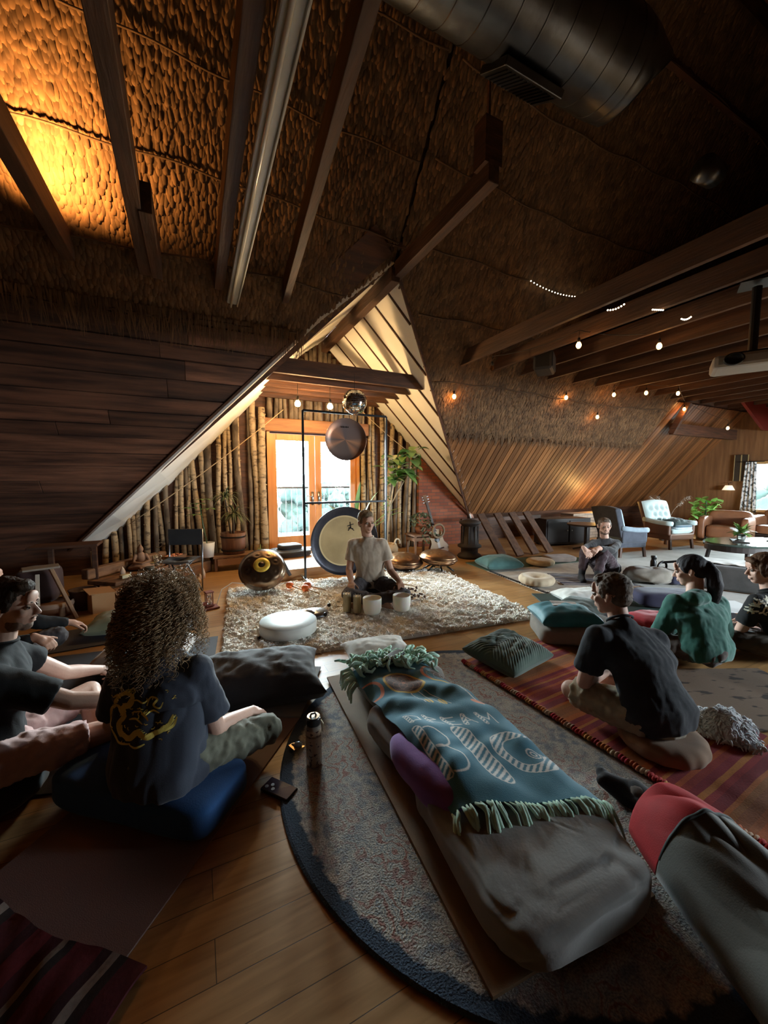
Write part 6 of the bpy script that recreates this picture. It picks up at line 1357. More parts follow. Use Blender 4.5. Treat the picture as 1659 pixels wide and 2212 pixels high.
# ================================================================ FOREGROUND SMALL THINGS
t = thing('water_bottle', 'clear speckled water bottle with a black lid on the round rug', 'bottle', (.47, 1.745, .013)); M_bt = mat('bottle_speckle', (.36, .25, .17), .25, col2=(.06, .035, .03), scale=62, detail=1, contrast=(.60, .63), coat=.4)
MB().lathe([(.034, 0), (.038, .006), (.038, .175), (.036, .19), (.030, .205), (.030, .21), (0, .21)], 32).build('body', M_bt, t, smooth=True)
MB().lathe([(.0385, .150), (.0365, .19), (.0305, .207), (.030, .205), (.036, .188)], 32, cap=False).build('clear_neck', mat('clear_plastic', (.7, .6, .5), .1, trans=.7), t, smooth=True)
lid = MB().lathe([(.034, .205), (.035, .21), (.035, .238), (.032, .243), (0, .243)], 32).build('lid', mat('lid_black', (.012, .012, .013), .25), t, smooth=False, bevel=.001)
MB().lathe([(.028, .243), (.030, .2445), (0, .245)], 24).build('lid_disc', mat('lid_steel', (.6, .65, .68), .2, .8), lid); MB().tube([(-.016, 0, .243), (-.010, 0, .256), (.008, 0, .256), (.014, 0, .243)], .005, 8).build('carry_loop', M_black, lid, smooth=True)
MB().tube([(.034, -.01, .22), (.044, -.012, .20), (.040, -.012, .165)], .004, 6).build('strap', mat('steel_clip', (.5, .42, .3), .3, .8), t)
t = thing('mobile_phone', 'dark phone with a violet sheen on the floor at the rug edge', 'phone', (.285, 1.66, .0), math.radians(38)); MB().box((0, 0, .010), (.078, .155, .016)).build('body', M_black, t, bevel=.006); MB().box((0, 0, .0185), (.070, .145, .001)).build('screen', mat('phone_glass', (.05, .03, .05), .08, coat=1), t)
for k in range(3): MB().lathe([(.008, .019), (.008, .021), (0, .021)], 12, c=(-.018 + .018 * (k % 2), .055 - .018 * k, 0)).build('camera_lens', M_steel, t)
t = thing('key_ring', 'bunch of keys with a silver clip lying beside the speckled bottle', 'keys', (.405, 1.87, .014)); 
for k in range(4): a = .4 + k * .5; MB().box((.03 * math.cos(a), .03 * math.sin(a) - .01, .004 + k * .002), (.05, .012, .003), e=(0, 0, a)).build('key', mat('key_brass', (.42, .30, .16), .3, .8), t)
MB().ell((.02, .02, .016), (.022, .018, .014), nu=12, nv=8).build('fob', mat('fob_blue', (.30, .40, .52), .2, .6), t, smooth=True); MB().tube([(.02 * math.cos(a), .02 * math.sin(a) + .03, .008) for a in np.linspace(0, 2 * PI, 14, endpoint=False)], .002, 5, closed=True).build('ring', M_steel, t)
# ================================================================ PEOPLE
from mathutils.bvhtree import BVHTree
M_skin = mat('skin', (.50, .29, .20), .55, col2=(.44, .24, .165), scale=12, bump=.08, bscale=120, spec=.35)
M_skinp = mat('skin_pale', (.62, .39, .30), .55, col2=(.54, .32, .24), scale=12, bump=.08, bscale=120, spec=.35)
M_eyew = mat('eye_white', (.36, .33, .30), .3); M_eyed = mat('eye_dark', (.02, .015, .012), .15)
V3 = Vector
def frame(fwd, up=(0, 0, 1)):
    """local +Y -> fwd, +Z ~ up, +X -> the person's right"""
    y = V3(fwd).normalized(); x = y.cross(V3(up)).normalized(); z = x.cross(y)
    return Matrix((x, y, z)).transposed()
def head_prims(B, c, Rm, s=1.0, jaw=1.0):
    M = Matrix.Translation(c) @ Rm.to_4x4() @ Matrix.Scale(s, 4)
    E = lambda p, r, e=None: B.ell(p, r, e, nu=18, nv=12, M=M)
    E((0, -.014, .030), (.076, .096, .086)); E((0, .030, -.030), (.060 * jaw, .062, .080)); E((0, .052, -.088), (.034 * jaw, .030, .026)); E((0, .010, -.075), (.052 * jaw, .055, .035))
    for sx in (-1, 1):
        E((sx * .038, .060, -.022), (.024, .022, .022)); E((sx * .026, .082, .021), (.026, .010, .008), (0, sx * -.15, 0))
        E((sx * .077, -.008, -.008), (.010, .017, .029), (.15, 0, sx * .35)); E((sx * .085, -.016, .004), (.006, .014, .018), (.15, 0, sx * .5)); E((sx * .0095, .098, -.034), (.008, .010, .007))
    a, b2 = M @ V3((0, .084, .012)), M @ V3((0, .108, -.028)); B.cap(a, b2, .0085 * s, .0115 * s, 10)
    E((0, .088, -.058), (.023, .010, .0062)); E((0, .087, -.069), (.020, .010, .007)); E((0, .080, .045), (.045, .014, .03))
    return M
def sculpt_head(me, M):
    a = getco(me); Mi = np.array(M.inverted()); L = a @ Mi[:3, :3].T + Mi[:3, 3]; D = np.zeros_like(L)
    for sx in (-1, 1):
        d = L - np.array([sx * .030, .090, .002]); k = np.exp(-(d[:, 0] / .017) ** 2 - (d[:, 2] / .010) ** 2 - (d[:, 1] / .03) ** 2); D[:, 1] -= .011 * k
        d = L - np.array([sx * .084, .0, -.006]); k = np.exp(-(d ** 2).sum(1) / .008 ** 2); D[:, 0] -= sx * .004 * k
    d = L - np.array([0, .10, -.0635]); D[:, 1] -= .004 * np.exp(-(d[:, 0] / .022) ** 2 - (d[:, 2] / .003) ** 2 - (d[:, 1] / .02) ** 2)
    Ma = np.array(M); setco(me, a + D @ Ma[:3, :3].T)
def face_parts(t, M, brow, eyes='open', gaze=0, beard=None):
    for sx in (-1, 1):
        e = MB().ell((sx * .030, .076, .001), (.0108,) * 3, nu=14, nv=10, M=M).build('eye', M_eyew, t, smooth=True)
        MB().ell((sx * .030 + gaze * .003, .0855, .001), (.0062, .003, .0062), nu=10, nv=8, M=M).build('iris', M_eyed, e, smooth=True)
        b = MB(); pts = [M @ V3((sx * q, .0905 - abs(q - .02) * .28, .021 + .004 * math.sin((q - .01) * 80))) for q in (.012, .022, .032, .044)]; b.tube(pts, [.0025, .0038, .0032, .0015], 6); b.build('eyebrow', brow, t, smooth=True)
        b = MB(); b.tube([M @ V3((sx * .030 + q * .013, .0875 - abs(q) * .006, .0075 - q * q * .005)) for q in (-1, -.5, 0, .5, 1)], .0016, 5).build('eyelid', brow, t, smooth=True)
def hand(B, w, d, dorsal, ts, curl=(18, 28, 18), spread=.05, thumb=(.75, .8, -.25), s=1.0):
    y = V3(d).normalized(); z = V3(dorsal); z = (z - y * z.dot(y)).normalized(); x = y.cross(z); Rm = Matrix((x, y, z)).transposed(); w = V3(w)
    P = lambda v: w + Rm @ (V3(v) * s)
    B.cap(P((0, -.02, 0)), P((0, .03, 0)), .026 * s, .027 * s, 12)
    for i, (fx, L) in enumerate(((.031, (.042, .025, .020)), (.0105, (.046, .029, .022)), (-.0105, (.043, .027, .021)), (-.031, (.033, .021, .018)))):
        fx *= ts; k = P((fx, .082 - abs(i - 1) * .003, .002)); B.cap(P((fx * .62, .018, 0)), k, .0135 * s, .0118 * s, 10)
        a = 0; p = k; dirx = fx * spread / .03 * 1.0
        for j in range(3):
            a += math.radians(curl[j] * (1 + .12 * (i - 1))); dv = V3((dirx, math.cos(a), -math.sin(a))).normalized(); q = p + Rm @ (dv * L[j] * s); B.cap(p, q, (.0092 - j * .0008) * s, (.0086 - j * .0010) * s, 8); p = q
    t0 = P((.020 * ts, .014, -.006)); t1 = P((.044 * ts, .046, -.016)); tv = V3((thumb[0] * ts, thumb[1], thumb[2])).normalized(); t2 = t1 + Rm @ (tv * .032 * s); tv2 = V3((thumb[0] * .5 * ts, thumb[1], thumb[2])).normalized(); t3 = t2 + Rm @ (tv2 * .024 * s)
    B.cap(t0, t1, .016 * s, .0125 * s, 10); B.cap(t1, t2, .0118 * s, .0108 * s, 8); B.cap(t2, t3, .0105 * s, .0085 * s, 8)
def foot(B, ank, d, up=(0, 0, 1), s=1.0, toes=True, r=1.0):
    y = V3(d).normalized(); z = V3(up); z = (z - y * z.dot(y)).normalized(); x = y.cross(z); Rm = Matrix((x, y, z)).transposed(); P = lambda v: V3(ank) + Rm @ (V3(v) * s)
    B.cap(P((0, -.035, -.055)), P((0, 0, 0)), .030 * r * s, .036 * r * s, 12)
    for fx, yy, rr in ((.022, .12, .026), (-.022, .11, .024), (0, .10, .028)): B.cap(P((fx * .4, -.035, -.058)), P((fx, yy, -.066)), .028 * r * s, rr * .8 * r * s, 10)
    B.cap(P((0, .0, -.01)), P((0, .10, -.055)), .034 * r * s, .022 * r * s, 12)
    if toes:
        for k, fx in enumerate((.030, .012, -.004, -.020, -.034)): B.cap(P((fx, .118 - abs(k) * .004, -.070)), P((fx * 1.05, .160 - k * .009, -.074)), (.0125 if k == 0 else .0095) * s, (.011 if k == 0 else .008) * s, 8)
def torso(B, J, inf=0.0, top=True, wS=1.0):
    """J: hip centre, chest, neck base, lateral half-vectors at hips and shoulders, belly depth"""
    hc, ch, nk = V3(J['hip']), V3(J['chest']), V3(J['neck']); sl = (V3(J['shR']) - V3(J['shL'])) / 2; hl = V3(J['hipR']) - V3(J['hipL']); hl = hl / 2
    mid = hc.lerp(ch, .45) + V3(J.get('waist_off', (0, 0, 0))); shc = (V3(J['shR']) + V3(J['shL'])) / 2; ax = (nk - hc).normalized()
    sln, hln = sl.normalized(), hl.normalized(); f1 = ax.cross(sln).normalized(); f0 = ax.cross(hln).normalized()
    g = J.get('girth', 1.0)
    R = [(hc - ax * .09, hln * (.13 + inf), f0 * (.09 + inf)), (hc, hln * (.168 * g + inf), f0 * (.118 * g + inf)), (hc.lerp(mid, .5), hln * (.158 * g + inf), f0 * (.112 * g + inf)), (mid, (hln * .6 + sln * .4).normalized() * (.142 * g + inf), f0 * (.104 * g + inf)),
         (mid.lerp(ch, .6), sln * (.155 + inf), f1 * (.108 + inf)), (ch, sln * (.172 * wS + inf), f1 * (.115 + inf)), (ch.lerp(shc, .6), sln * (.172 * wS + inf), f1 * (.100 + inf)), (shc + ax * .0, sln * (.150 * wS + inf), f1 * (.078 + inf)), (shc.lerp(nk, .6) + ax * .01, sln * (.095 + inf * .6), f1 * (.062 + inf * .6)), (nk + ax * .012, sln * (.058 + inf * .4), f1 * (.056 + inf * .4))]
    B.loft(R, 28, pw=2.25)
def folds(me, amp, fr, seed, stretch=(1, 1, 1), O=None):
    a = getco(me); n = getno(me); q = a * np.array(stretch) * fr
    w = vnoise(q, seed, 2); w = np.abs(w) * 2 - .6
    setco(me, a + n * (w * amp)[:, None])
def limb(B, a, m, b, r, flat=False):
    B.cap(a, m, r[0], r[1], 14); B.cap(m, b, r[1] * 1.0, r[2], 14)
def person(label, J, skin, shirt, pants, hairf=None, sleeve=.55, shirt_hem=True, pant_len=1.0, headdir=None, headup=(0, 0, 1), face=None, hands=None, feet=None, socks=None, shirt_fold=.006, voxel=.0055, wS=1.0, shorts=False, s_head=1.0, cat='person', sleeve_r=1.0, pant_r=1.0, seed=1, jaw=1.0, collar=False, sleeve_l=None, inf=.012):
    O = V3(J['origin']); J = {k: (V3(v) - O if isinstance(v, (tuple, list)) and len(v) == 3 and k not in ('origin', 'waist_off') else v) for k, v in J.items()}
    t = thing('person', label, cat, O)
    B = MB(); torso(B, J, -.004, wS=wS)
    Rm = frame(headdir, headup); hc = V3(J['head']); M = head_prims(B, hc, Rm, s_head, jaw)
    B.cap(J['neck'] - V3((0, 0, .03)), hc + Rm @ V3((0, -.022, -.065)), .056 * s_head, .054 * s_head, 16)
    for s_ in 'RL':
        B.cap(J['neck'] - V3((0, 0, .025)), V3(J['sh' + s_]) + V3((0, 0, -.005)), .045, .048, 12); B.ell(J['sh' + s_], (.052,) * 3); B.cap(J['sh' + s_], J['el' + s_], .050, .040, 14); B.cap(J['el' + s_], V3(J['el' + s_]).lerp(V3(J['wr' + s_]), .35), .040, .040, 14); B.cap(V3(J['el' + s_]).lerp(V3(J['wr' + s_]), .35), J['wr' + s_], .040, .027, 14)
        B.cap(J['hip' + s_], J['kn' + s_], .080, .054, 16); B.cap(J['kn' + s_], V3(J['kn' + s_]).lerp(V3(J['an' + s_]), .35), .052, .056, 14); B.cap(V3(J['kn' + s_]).lerp(V3(J['an' + s_]), .35), J['an' + s_], .056, .036, 14)
        h = (hands or {}).get(s_)
        if h: hand(B, J['wr' + s_], h['d'], h['n'], h.get('ts', 1 if s_ == 'L' else -1), h.get('curl', (18, 28, 18)), h.get('spread', .05), h.get('thumb', (.75, .8, -.25)))
        f = (feet or {}).get(s_)
        if f: foot(B, J['an' + s_], f[0], f[1], toes=not socks)
    me = bake(B, voxel, 3); sculpt_head(me, M); body = mesh_obj('body', me, skin, t)
    # shirt
    B = MB(); torso(B, J, inf, wS=wS)
    for s_ in 'RL':
        S, E, Wp = V3(J['sh' + s_]), V3(J['el' + s_]), V3(J['wr' + s_]); B.cap(V3(J['neck']).lerp(S, .22) - V3((0, 0, .022)), S - V3((0, 0, .004)), .050, .060, 12); B.ell(S, (.064 * min(sleeve_r, 1.08),) * 3)
        if sleeve <= 1: e = S.lerp(E, sleeve_l if (s_ == 'L' and sleeve_l) else sleeve); B.cap(S, e, .062 * min(sleeve_r, 1.08), .066 * sleeve_r, 16, flat=True)
        else: B.cap(S, E, .062 * sleeve_r, .054 * sleeve_r, 16); e = E.lerp(Wp, sleeve - 1); B.cap(E, e, .054 * sleeve_r, .042 * sleeve_r, 14); 
    if J.get('hood'): B.ell(V3(J['neck']) + V3(J['hood']), (.12, .08, .06))
    me = bake(B, .010, 9, .6); folds(me, shirt_fold * .8, 4.2, seed, (1, 1, .35)); folds(me, shirt_fold * .3, 13, seed + 1, (1, 1, .5))
    sh = mesh_obj('shirt', me, shirt, t)
    nk = J['neck']; axn = (nk - J['hip']).normalized(); sx_ = (V3(J['shR']) - V3(J['shL'])).normalized(); sy_ = axn.cross(sx_).normalized()
    MB().tube([nk + axn * (.012 + .006 * math.cos(a + PI / 2)) + sx_ * math.cos(a) * .066 + sy_ * math.sin(a) * .066 for a in np.linspace(0, 2 * PI, 24, endpoint=False)], .007, 8, closed=True).build('collar', shirt, t, smooth=True)
    # trousers
    B = MB(); hx = V3(J['hip']); 
    hl = (V3(J['hipR']) - V3(J['hipL'])).normalized(); B.ell(hx, (.15, .13, .12))
    for s_ in 'RL':
        H, K, A = V3(J['hip' + s_]), V3(J['kn' + s_]), V3(J['an' + s_])
        if shorts: e = H.lerp(K, pant_len); B.cap(H, e, .098 * pant_r, .082 * pant_r, 18, flat=True); B.ell(H, (.098,) * 3)
        else: B.cap(H, K, .096 * pant_r, .070 * pant_r, 18); e = K.lerp(A, pant_len); B.cap(K, e, .070 * pant_r, .056 * pant_r, 16)
    me = bake(B, .010, 2); folds(me, .008, 6, seed + 7); folds(me, .003, 15, seed + 8); mesh_obj('shorts' if shorts else 'trousers', me, pants, t)
    if socks:
        for s_, sm in socks.items():
            B = MB(); K, A = V3(J['kn' + s_]), V3(J['an' + s_]); B.cap(A.lerp(K, .32), A, .048, .042, 14); foot(B, A, feet[s_][0], feet[s_][1], toes=False, r=1.18); mesh_obj('sock', bake(B, .007, 3), sm, t)
    if hairf: hairf(t, M, Rm, hc)
    if face: face_parts(t, M, face)
    return t, M, sh
def short_hair(m, top=0.0, seed=0, back=True, amp=.004, beard=False):
    def f(t, M, Rm, hc):
        if beard:
            B = MB(); E = lambda p, r, e=None: B.ell(p, r, e, nu=20, nv=14, M=M); E((0, .0545, -.090), (.0355, .0315, .0265))
            for sx in (-1, 1): E((sx * .036, .030, -.078), (.022, .036, .032)); E((sx * .012, .0925, -.0515), (.015, .0065, .0045), (0, sx * .3, 0))
            me = bake(B, .005, 2); a = getco(me); n = getno(me); a += n * (vnoise(a * 90, seed + 5, 1) * .0012)[:, None]; setco(me, a); mesh_obj('beard', me, beard, t)
        B = MB(); E = lambda p, r, e=None: B.ell(p, r, e, nu=20, nv=14, M=M)
        E((0, -.024, .046 + top * .3), (.0815, .097, .080 + top)); E((0, -.052, -.012), (.070, .058, .058)); E((0, .035, .088 + top * .6), (.058, .045, .030 + top * .4))
        for sx in (-1, 1): E((sx * .070, .006, .022), (.013, .030, .034))
        me = bake(B, .006, 2); a = getco(me); n = getno(me); a += n * (vnoise(a * 38, seed, 2) * amp * .6 + vnoise(a * 85, seed + 1) * amp * .45)[:, None]; setco(me, a); mesh_obj('hair', me, m, t)
    return f
def hairmat(key, c1, c2): return mat(key, c1, .68, col2=c2, scale=30, stretch=(1, 1, .25), bump=.7, bscale=180, bdist=.003, spec=.25)
H_brown = hairmat('hair_brown', (.045, .026, .015), (.025, .014, .009)); H_grey = hairmat('hair_grizzled', (.17, .13, .10), (.08, .06, .045)); H_black = hairmat('hair_black', (.012, .010, .012), (.02, .018, .022)); H_light = hairmat('hair_auburn', (.12, .06, .03), (.07, .035, .02)); H_sand = hairmat('hair_sand', (.20, .14, .08), (.12, .08, .045))
R_, F_ = V3((math.cos(math.radians(26)), -math.sin(math.radians(26)), 0)), V3((math.sin(math.radians(26)), math.cos(math.radians(26)), 0))   # room directions: R_ to the right, F_ towards the doors side
Z_ = V3((0, 0, 1))
def pj(O, **k):
    """joints given as (right, forward, up) offsets from the seat point"""
    O = V3(O); d = {n: (O + R_ * v[0] + F_ * v[1] + Z_ * v[2]) for n, v in k.items() if isinstance(v, tuple)}; d = {n: tuple(v) for n, v in d.items()}; d['origin'] = tuple(O)
    for n, v in k.items():
        if not isinstance(v, tuple): d[n] = v
    return d
def rf(r, f, u=0): return R_ * r + F_ * f + Z_ * u
def curly_hair(m, m2, n=430, seed=3):
    def f(t, M, Rm, hc):
        rg = random.Random(seed); B = MB(); E = lambda p, r: B.ell(p, r, nu=18, nv=12, M=M)
        E((0, -.025, .045), (.085, .102, .085)); E((0, -.06, -.04), (.085, .065, .09)); E((0, -.085, -.14), (.095, .055, .10)); E((.075, -.02, -.06), (.035, .055, .10)); E((-.075, -.02, -.06), (.035, .055, .10))
        me = bake(B, .009, 2); mesh_obj('hair', me, m2, t)
        allv = []; allf = []; base = 0
        for k in range(n):
            az = rg.uniform(0, 2 * PI) if k % 3 else rg.gauss(-PI / 2, .5); el = rg.uniform(-.35, 1.45) if k % 3 else rg.uniform(.1, 1.1); 
            d = V3((math.cos(az) * math.cos(el), math.sin(az) * math.cos(el), math.sin(el)))
            if d.y > .55 and d.z < .55: continue
            p = V3((d.x * .083, -.02 + d.y * .098, .042 + d.z * .088)); L = rg.uniform(.19, .30) if d.y < .4 else rg.uniform(.12, .20)
            L *= (1 + .25 * max(0, -d.y)); r_ = rg.uniform(.004, .015); pitch = rg.uniform(.016, .044); ph = rg.uniform(0, 6.28); ns = int(L / .0048); vel = V3((d.x * 1.25 + rg.uniform(-.35, .35), d.y * 1.1, d.z * .7)).normalized(); s = L / ns; pts = []
            out = V3((d.x, d.y, 0)); out = out.normalized() if out.length > .1 else V3((0, -1, 0))
            for i in range(ns + 1):
                q = i / ns; w_ = p + out * 0; a = ph + i * s / pitch * 2 * PI; u = vel.orthogonal().normalized(); w = vel.cross(u); rr_ = r_ * min(1, q * 5)
                pts.append(np.array(p + u * math.cos(a) * rr_ + w * math.sin(a) * rr_)); p = p + vel * s
                vel = (vel + V3((0, 0, -1)) * s * 16 + out * s * (1.4 if q < .5 else -.6)).normalized()
                if p.z > -.35:
                    rad = math.hypot(p.x / 1.0, (p.y + .03) / 1.0); lim = .105 + .05 * min(1, max(0, (.06 - p.z) / .12))
                    if rad > lim + .045: p.x *= .985; p.y = -.03 + (p.y + .03) * .985
            P = np.array(pts); P = P + .004 * np.stack([np.sin(P[:, 2] * 90 + k), np.cos(P[:, 2] * 70 + k * 2), np.sin(P[:, 0] * 80 + k)], 1); T = np.gradient(P, axis=0); T /= np.linalg.norm(T, axis=1)[:, None] + 1e-9; A = np.cross(T, [0, 0, 1.]); A /= np.linalg.norm(A, axis=1)[:, None] + 1e-9; Bn = np.cross(T, A)
            th = rg.uniform(.0013, .0026) * (1 - .6 * np.linspace(0, 1, len(P)) ** 2); K = 3
            V = np.stack([P + (A * math.cos(2 * PI * j / K) + Bn * math.sin(2 * PI * j / K)) * th[:, None] for j in range(K)], 1).reshape(-1, 3); allv.append(V)
            i = np.arange(len(P) - 1)[:, None]; j = np.arange(K)[None]; F = np.stack([i * K + j, i * K + (j + 1) % K, (i + 1) * K + (j + 1) % K, (i + 1) * K + j], -1).reshape(-1, 4) + base; allf.append(F); base += len(V)
        V = np.concatenate(allv); Ma = np.array(M); V = V @ Ma[:3, :3].T + Ma[:3, 3]; raw_mesh('curls', V, np.concatenate(allf), m, t)
    return f
def ponytail(m, seed=5):
    def f(t, M, Rm, hc):
        B = MB(); E = lambda p, r, e=None: B.ell(p, r, e, nu=20, nv=14, M=M); E((0, -.022, .042), (.082, .100, .084)); E((0, -.055, -.01), (.070, .056, .06))
        for sx in (-1, 1): E((sx * .068, .012, .025), (.014, .034, .036))
        E((0, -.118, .035), (.028, .028, .028))
        a = M @ V3((0, -.125, .03)); pts = [a, a + V3((0, 0, -.06)) - rf(.0, .045), a + V3((0, 0, -.14)) - rf(-.01, .055), a + V3((0, 0, -.24)) - rf(-.03, .03), a + V3((0, 0, -.34)) - rf(-.06, .01)]
        for p, q, r1, r2 in zip(pts, pts[1:], (.026, .044, .050, .042), (.044, .050, .042, .012)): B.cap(p, q, r1, r2, 14)
        me = bake(B, .007, 3); aa = getco(me); nn = getno(me); aa += nn * (vnoise(aa * np.array([40, 40, 6]), seed, 2) * .003)[:, None]; setco(me, aa); mesh_obj('hair', me, m, t)
    return f
def longer_hair(m, seed=6):
    def f(t, M, Rm, hc):
        B = MB(); E = lambda p, r, e=None: B.ell(p, r, e, nu=20, nv=14, M=M); E((0, -.024, .046), (.088, .104, .088)); E((0, -.055, -.03), (.078, .062, .075)); E((0, .06, .075), (.06, .035, .028), (.5, 0, 0))
        for sx in (-1, 1): E((sx * .075, .016, .004), (.016, .038, .058))
        me = bake(B, .006, 2); aa = getco(me); nn = getno(me); aa += nn * (vnoise(aa * np.array([60, 60, 12]), seed, 2) * .0032)[:, None]; setco(me, aa); mesh_obj('hair', me, m, t)
    return f
M_stub = mat('stubble', (.22, .135, .095), .8, col2=(.14, .085, .06), scale=60)
T_grey = fab('tee_stone', (.47, .38, .29), (.40, .32, .24), bscale=120); T_dark = fab('trouser_dark', (.055, .045, .048), (.04, .033, .035)); T_char = fab('tee_charcoal', (.014, .018, .025), (.010, .014, .020), sheen=.08)
T_navy = fab('tee_navy', (.034, .042, .064), (.025, .032, .05), sheen=.15); T_black = fab('tee_black', (.005, .005, .006), (.004, .004, .005), sheen=.0); T_pink = fab('pink_linen', (.72, .50, .48), (.62, .42, .40)); T_khaki = fab('khaki', (.32, .27, .18), (.27, .22, .145)); T_olive = fab('olive_cotton', (.14, .14, .10), (.105, .105, .075))
T_green = fab('green_sweat', (.010, .115, .085), (.007, .085, .062), sheen=.3); T_plum = fab('plum_trouser', (.040, .018, .024), (.028, .012, .017)); S_blk = fab('sock_black', (.012, .012, .016)); T_long = fab('long_black', (.022, .020, .022), (.015, .014, .015))
T_brown = fab('brown_trouser', (.07, .05, .04))

# 1 - the musician facing the room
J = pj((1.848, 4.075, 0), hip=(-0.028, -0.080, 0.240), chest=(-0.046, -0.085, 0.490), neck=(-0.060, -0.072, 0.728), head=(-0.078, -0.095, 0.905), shR=(-0.226, -0.088, 0.655), shL=(0.106, -0.088, 0.655), elR=(-0.275, -0.130, 0.352), elL=(0.200, -0.150, 0.360), wrR=(-0.235, -0.310, 0.268), wrL=(0.300, -0.310, 0.270),
       hipR=(-0.115, -0.121, 0.215), hipL=(0.066, -0.121, 0.215), knR=(-0.262, -0.430, 0.160), knL=(0.345, -0.420, 0.160), anR=(0.070, -0.480, 0.125), anL=(-0.075, -0.515, 0.125))
person('person in a stone grey t-shirt sitting cross-legged on the cream shag rug', J, M_skin, T_grey, T_dark, short_hair(H_sand, .012, 1, amp=.006), sleeve=.62, headdir=rf(.50, -.86, -.02), face=H_sand,
       hands={'R': dict(d=rf(.03, -.92, -.30), n=rf(-.1, -.3, .9), curl=(14, 22, 16)), 'L': dict(d=rf(.10, -.92, -.30), n=rf(.1, -.3, .9), curl=(14, 22, 16))}, feet={'R': (rf(.9, -.3, -.05), rf(.1, -.6, .8)), 'L': (rf(-.9, -.3, -.05), rf(-.1, -.6, .8))}, sleeve_r=1.12, pant_r=1.0, wS=1.10, seed=11, inf=.016, s_head=1.05)
zafu('round_cushion', 'dark round cushion the stone-shirted person sits on, hidden behind the legs', (1.855, 4.03, .045), .17, .12, M_bk)
# 2 - the man on the far rug, knees drawn up
J = pj((5.409, 3.499, 0), hip=(-0.120, -0.054, 0.125), chest=(-0.150, -0.040, 0.361), neck=(-0.185, -0.090, 0.560), head=(-0.238, -0.160, 0.745), shR=(-0.350, -0.110, 0.485), shL=(-.000, -0.075, 0.480), elR=(-0.535, -0.265, 0.455), elL=(-0.205, -0.300, 0.420), wrR=(-0.655, -0.440, 0.475), wrL=(-0.470, -0.440, 0.480),
       hipR=(-0.215, -0.085, 0.118), hipL=(-0.035, -0.085, 0.118), knR=(-0.555, -0.290, 0.415), knL=(-0.345, -0.355, 0.420), anR=(-0.625, -0.345, 0.105), anL=(-0.500, -0.500, 0.105))
person('person in dark clothes sitting with drawn-up knees and clasped hands on the far rug', J, M_skinp, T_long, T_plum, short_hair(H_grey, -.006, 2, beard=M_stub), sleeve=1.75, headdir=rf(-.28, -.94, -.10), face=H_grey,
       hands={'R': dict(d=rf(.45, -.35, -.75), n=rf(-.2, -.85, .4), curl=(25, 30, 20)), 'L': dict(d=rf(-.75, -.25, -.45), n=rf(-.1, -.7, .6), curl=(30, 35, 25))}, feet={'R': (rf(-.25, -.95, 0), Z_), 'L': (rf(-.6, -.8, 0), Z_)}, socks={'R': S_blk, 'L': S_blk}, pant_len=.72, seed=12)
# 3 - left edge, profile to the right
J = pj((-0.905, 2.212, 0), hip=(0.070, -0.030, 0.225), chest=(0.050, 0.035, 0.473), neck=(0.022, 0.109, 0.655), head=(0.052, 0.150, 0.815), shR=(0.125, -0.050, 0.560), shL=(-0.070, 0.265, 0.530), elR=(0.355, 0.080, 0.395), elL=(-0.010, 0.480, 0.320), wrR=(0.530, 0.250, 0.300), wrL=(0.020, 0.700, 0.225),
       hipR=(0.130, -0.120, 0.225), hipL=(0.010, 0.060, 0.200), knR=(0.480, 0.215, 0.175), knL=(0.110, 0.500, 0.200), anR=(0.190, 0.480, 0.090), anL=(0.260, 0.330, 0.095))
person('person in black t-shirt and pink shorts in profile at the left edge', J, M_skinp, T_black, T_pink, short_hair(H_brown, .008, 3, amp=.006, beard=M_stub), sleeve=.80, headdir=rf(.95, .28, -.10), face=H_brown, shorts=True, pant_len=.72,
       hands={'R': dict(d=rf(.5, .6, -.5), n=rf(.3, .2, .9), curl=(30, 40, 25)), 'L': dict(d=rf(.25, .85, -.45), n=rf(.3, .3, .9), curl=(50, 60, 35))}, feet={'R': (rf(-.75, .55, -.1), Z_), 'L': (rf(.9, -.1, -.1), Z_)}, sleeve_r=1.16, voxel=.005, seed=13, sleeve_l=.42)
zafu('round_cushion', 'black round cushion beneath the person with pink shorts', (-.84, 2.14, .01), .19, .13, M_bk)
# 4 - behind the left person, mostly outside the picture
J = pj((-1.364, 3.336, 0), hip=(-0.150, 0.149, 0.113), chest=(-0.150, 0.200, 0.340), neck=(-0.140, 0.228, 0.520), head=(-0.110, 0.242, 0.700), shR=(-0.050, 0.066, 0.460), shL=(-0.180, 0.380, 0.440), elR=(0.120, 0.010, 0.300), elL=(0.000, 0.500, 0.300), wrR=(0.340, 0.120, 0.330), wrL=(0.130, 0.640, 0.240),
       hipR=(-0.100, 0.079, 0.116), hipL=(-0.180, 0.246, 0.110), knR=(0.235, 0.150, 0.220), knL=(0.130, 0.520, 0.180), anR=(0.050, 0.400, 0.085), anL=(-0.050, 0.300, 0.090))
person('person in dark clothes behind the one with pink shorts, mostly outside the left edge', J, M_skin, T_black, T_dark, short_hair(H_brown, 0, 4), sleeve=1.82, headdir=rf(.95, .3, 0), hands={'R': dict(d=rf(.75, .25, -.55), n=rf(.5, -.3, .8), curl=(40, 45, 30)), 'L': dict(d=rf(.5, .8, -.4), n=rf(.2, .2, .9), curl=(30, 40, 25))}, feet={'R': (rf(-.7, .6, -.1), Z_), 'L': (rf(.8, -.3, -.1), Z_)}, voxel=.007, seed=14)
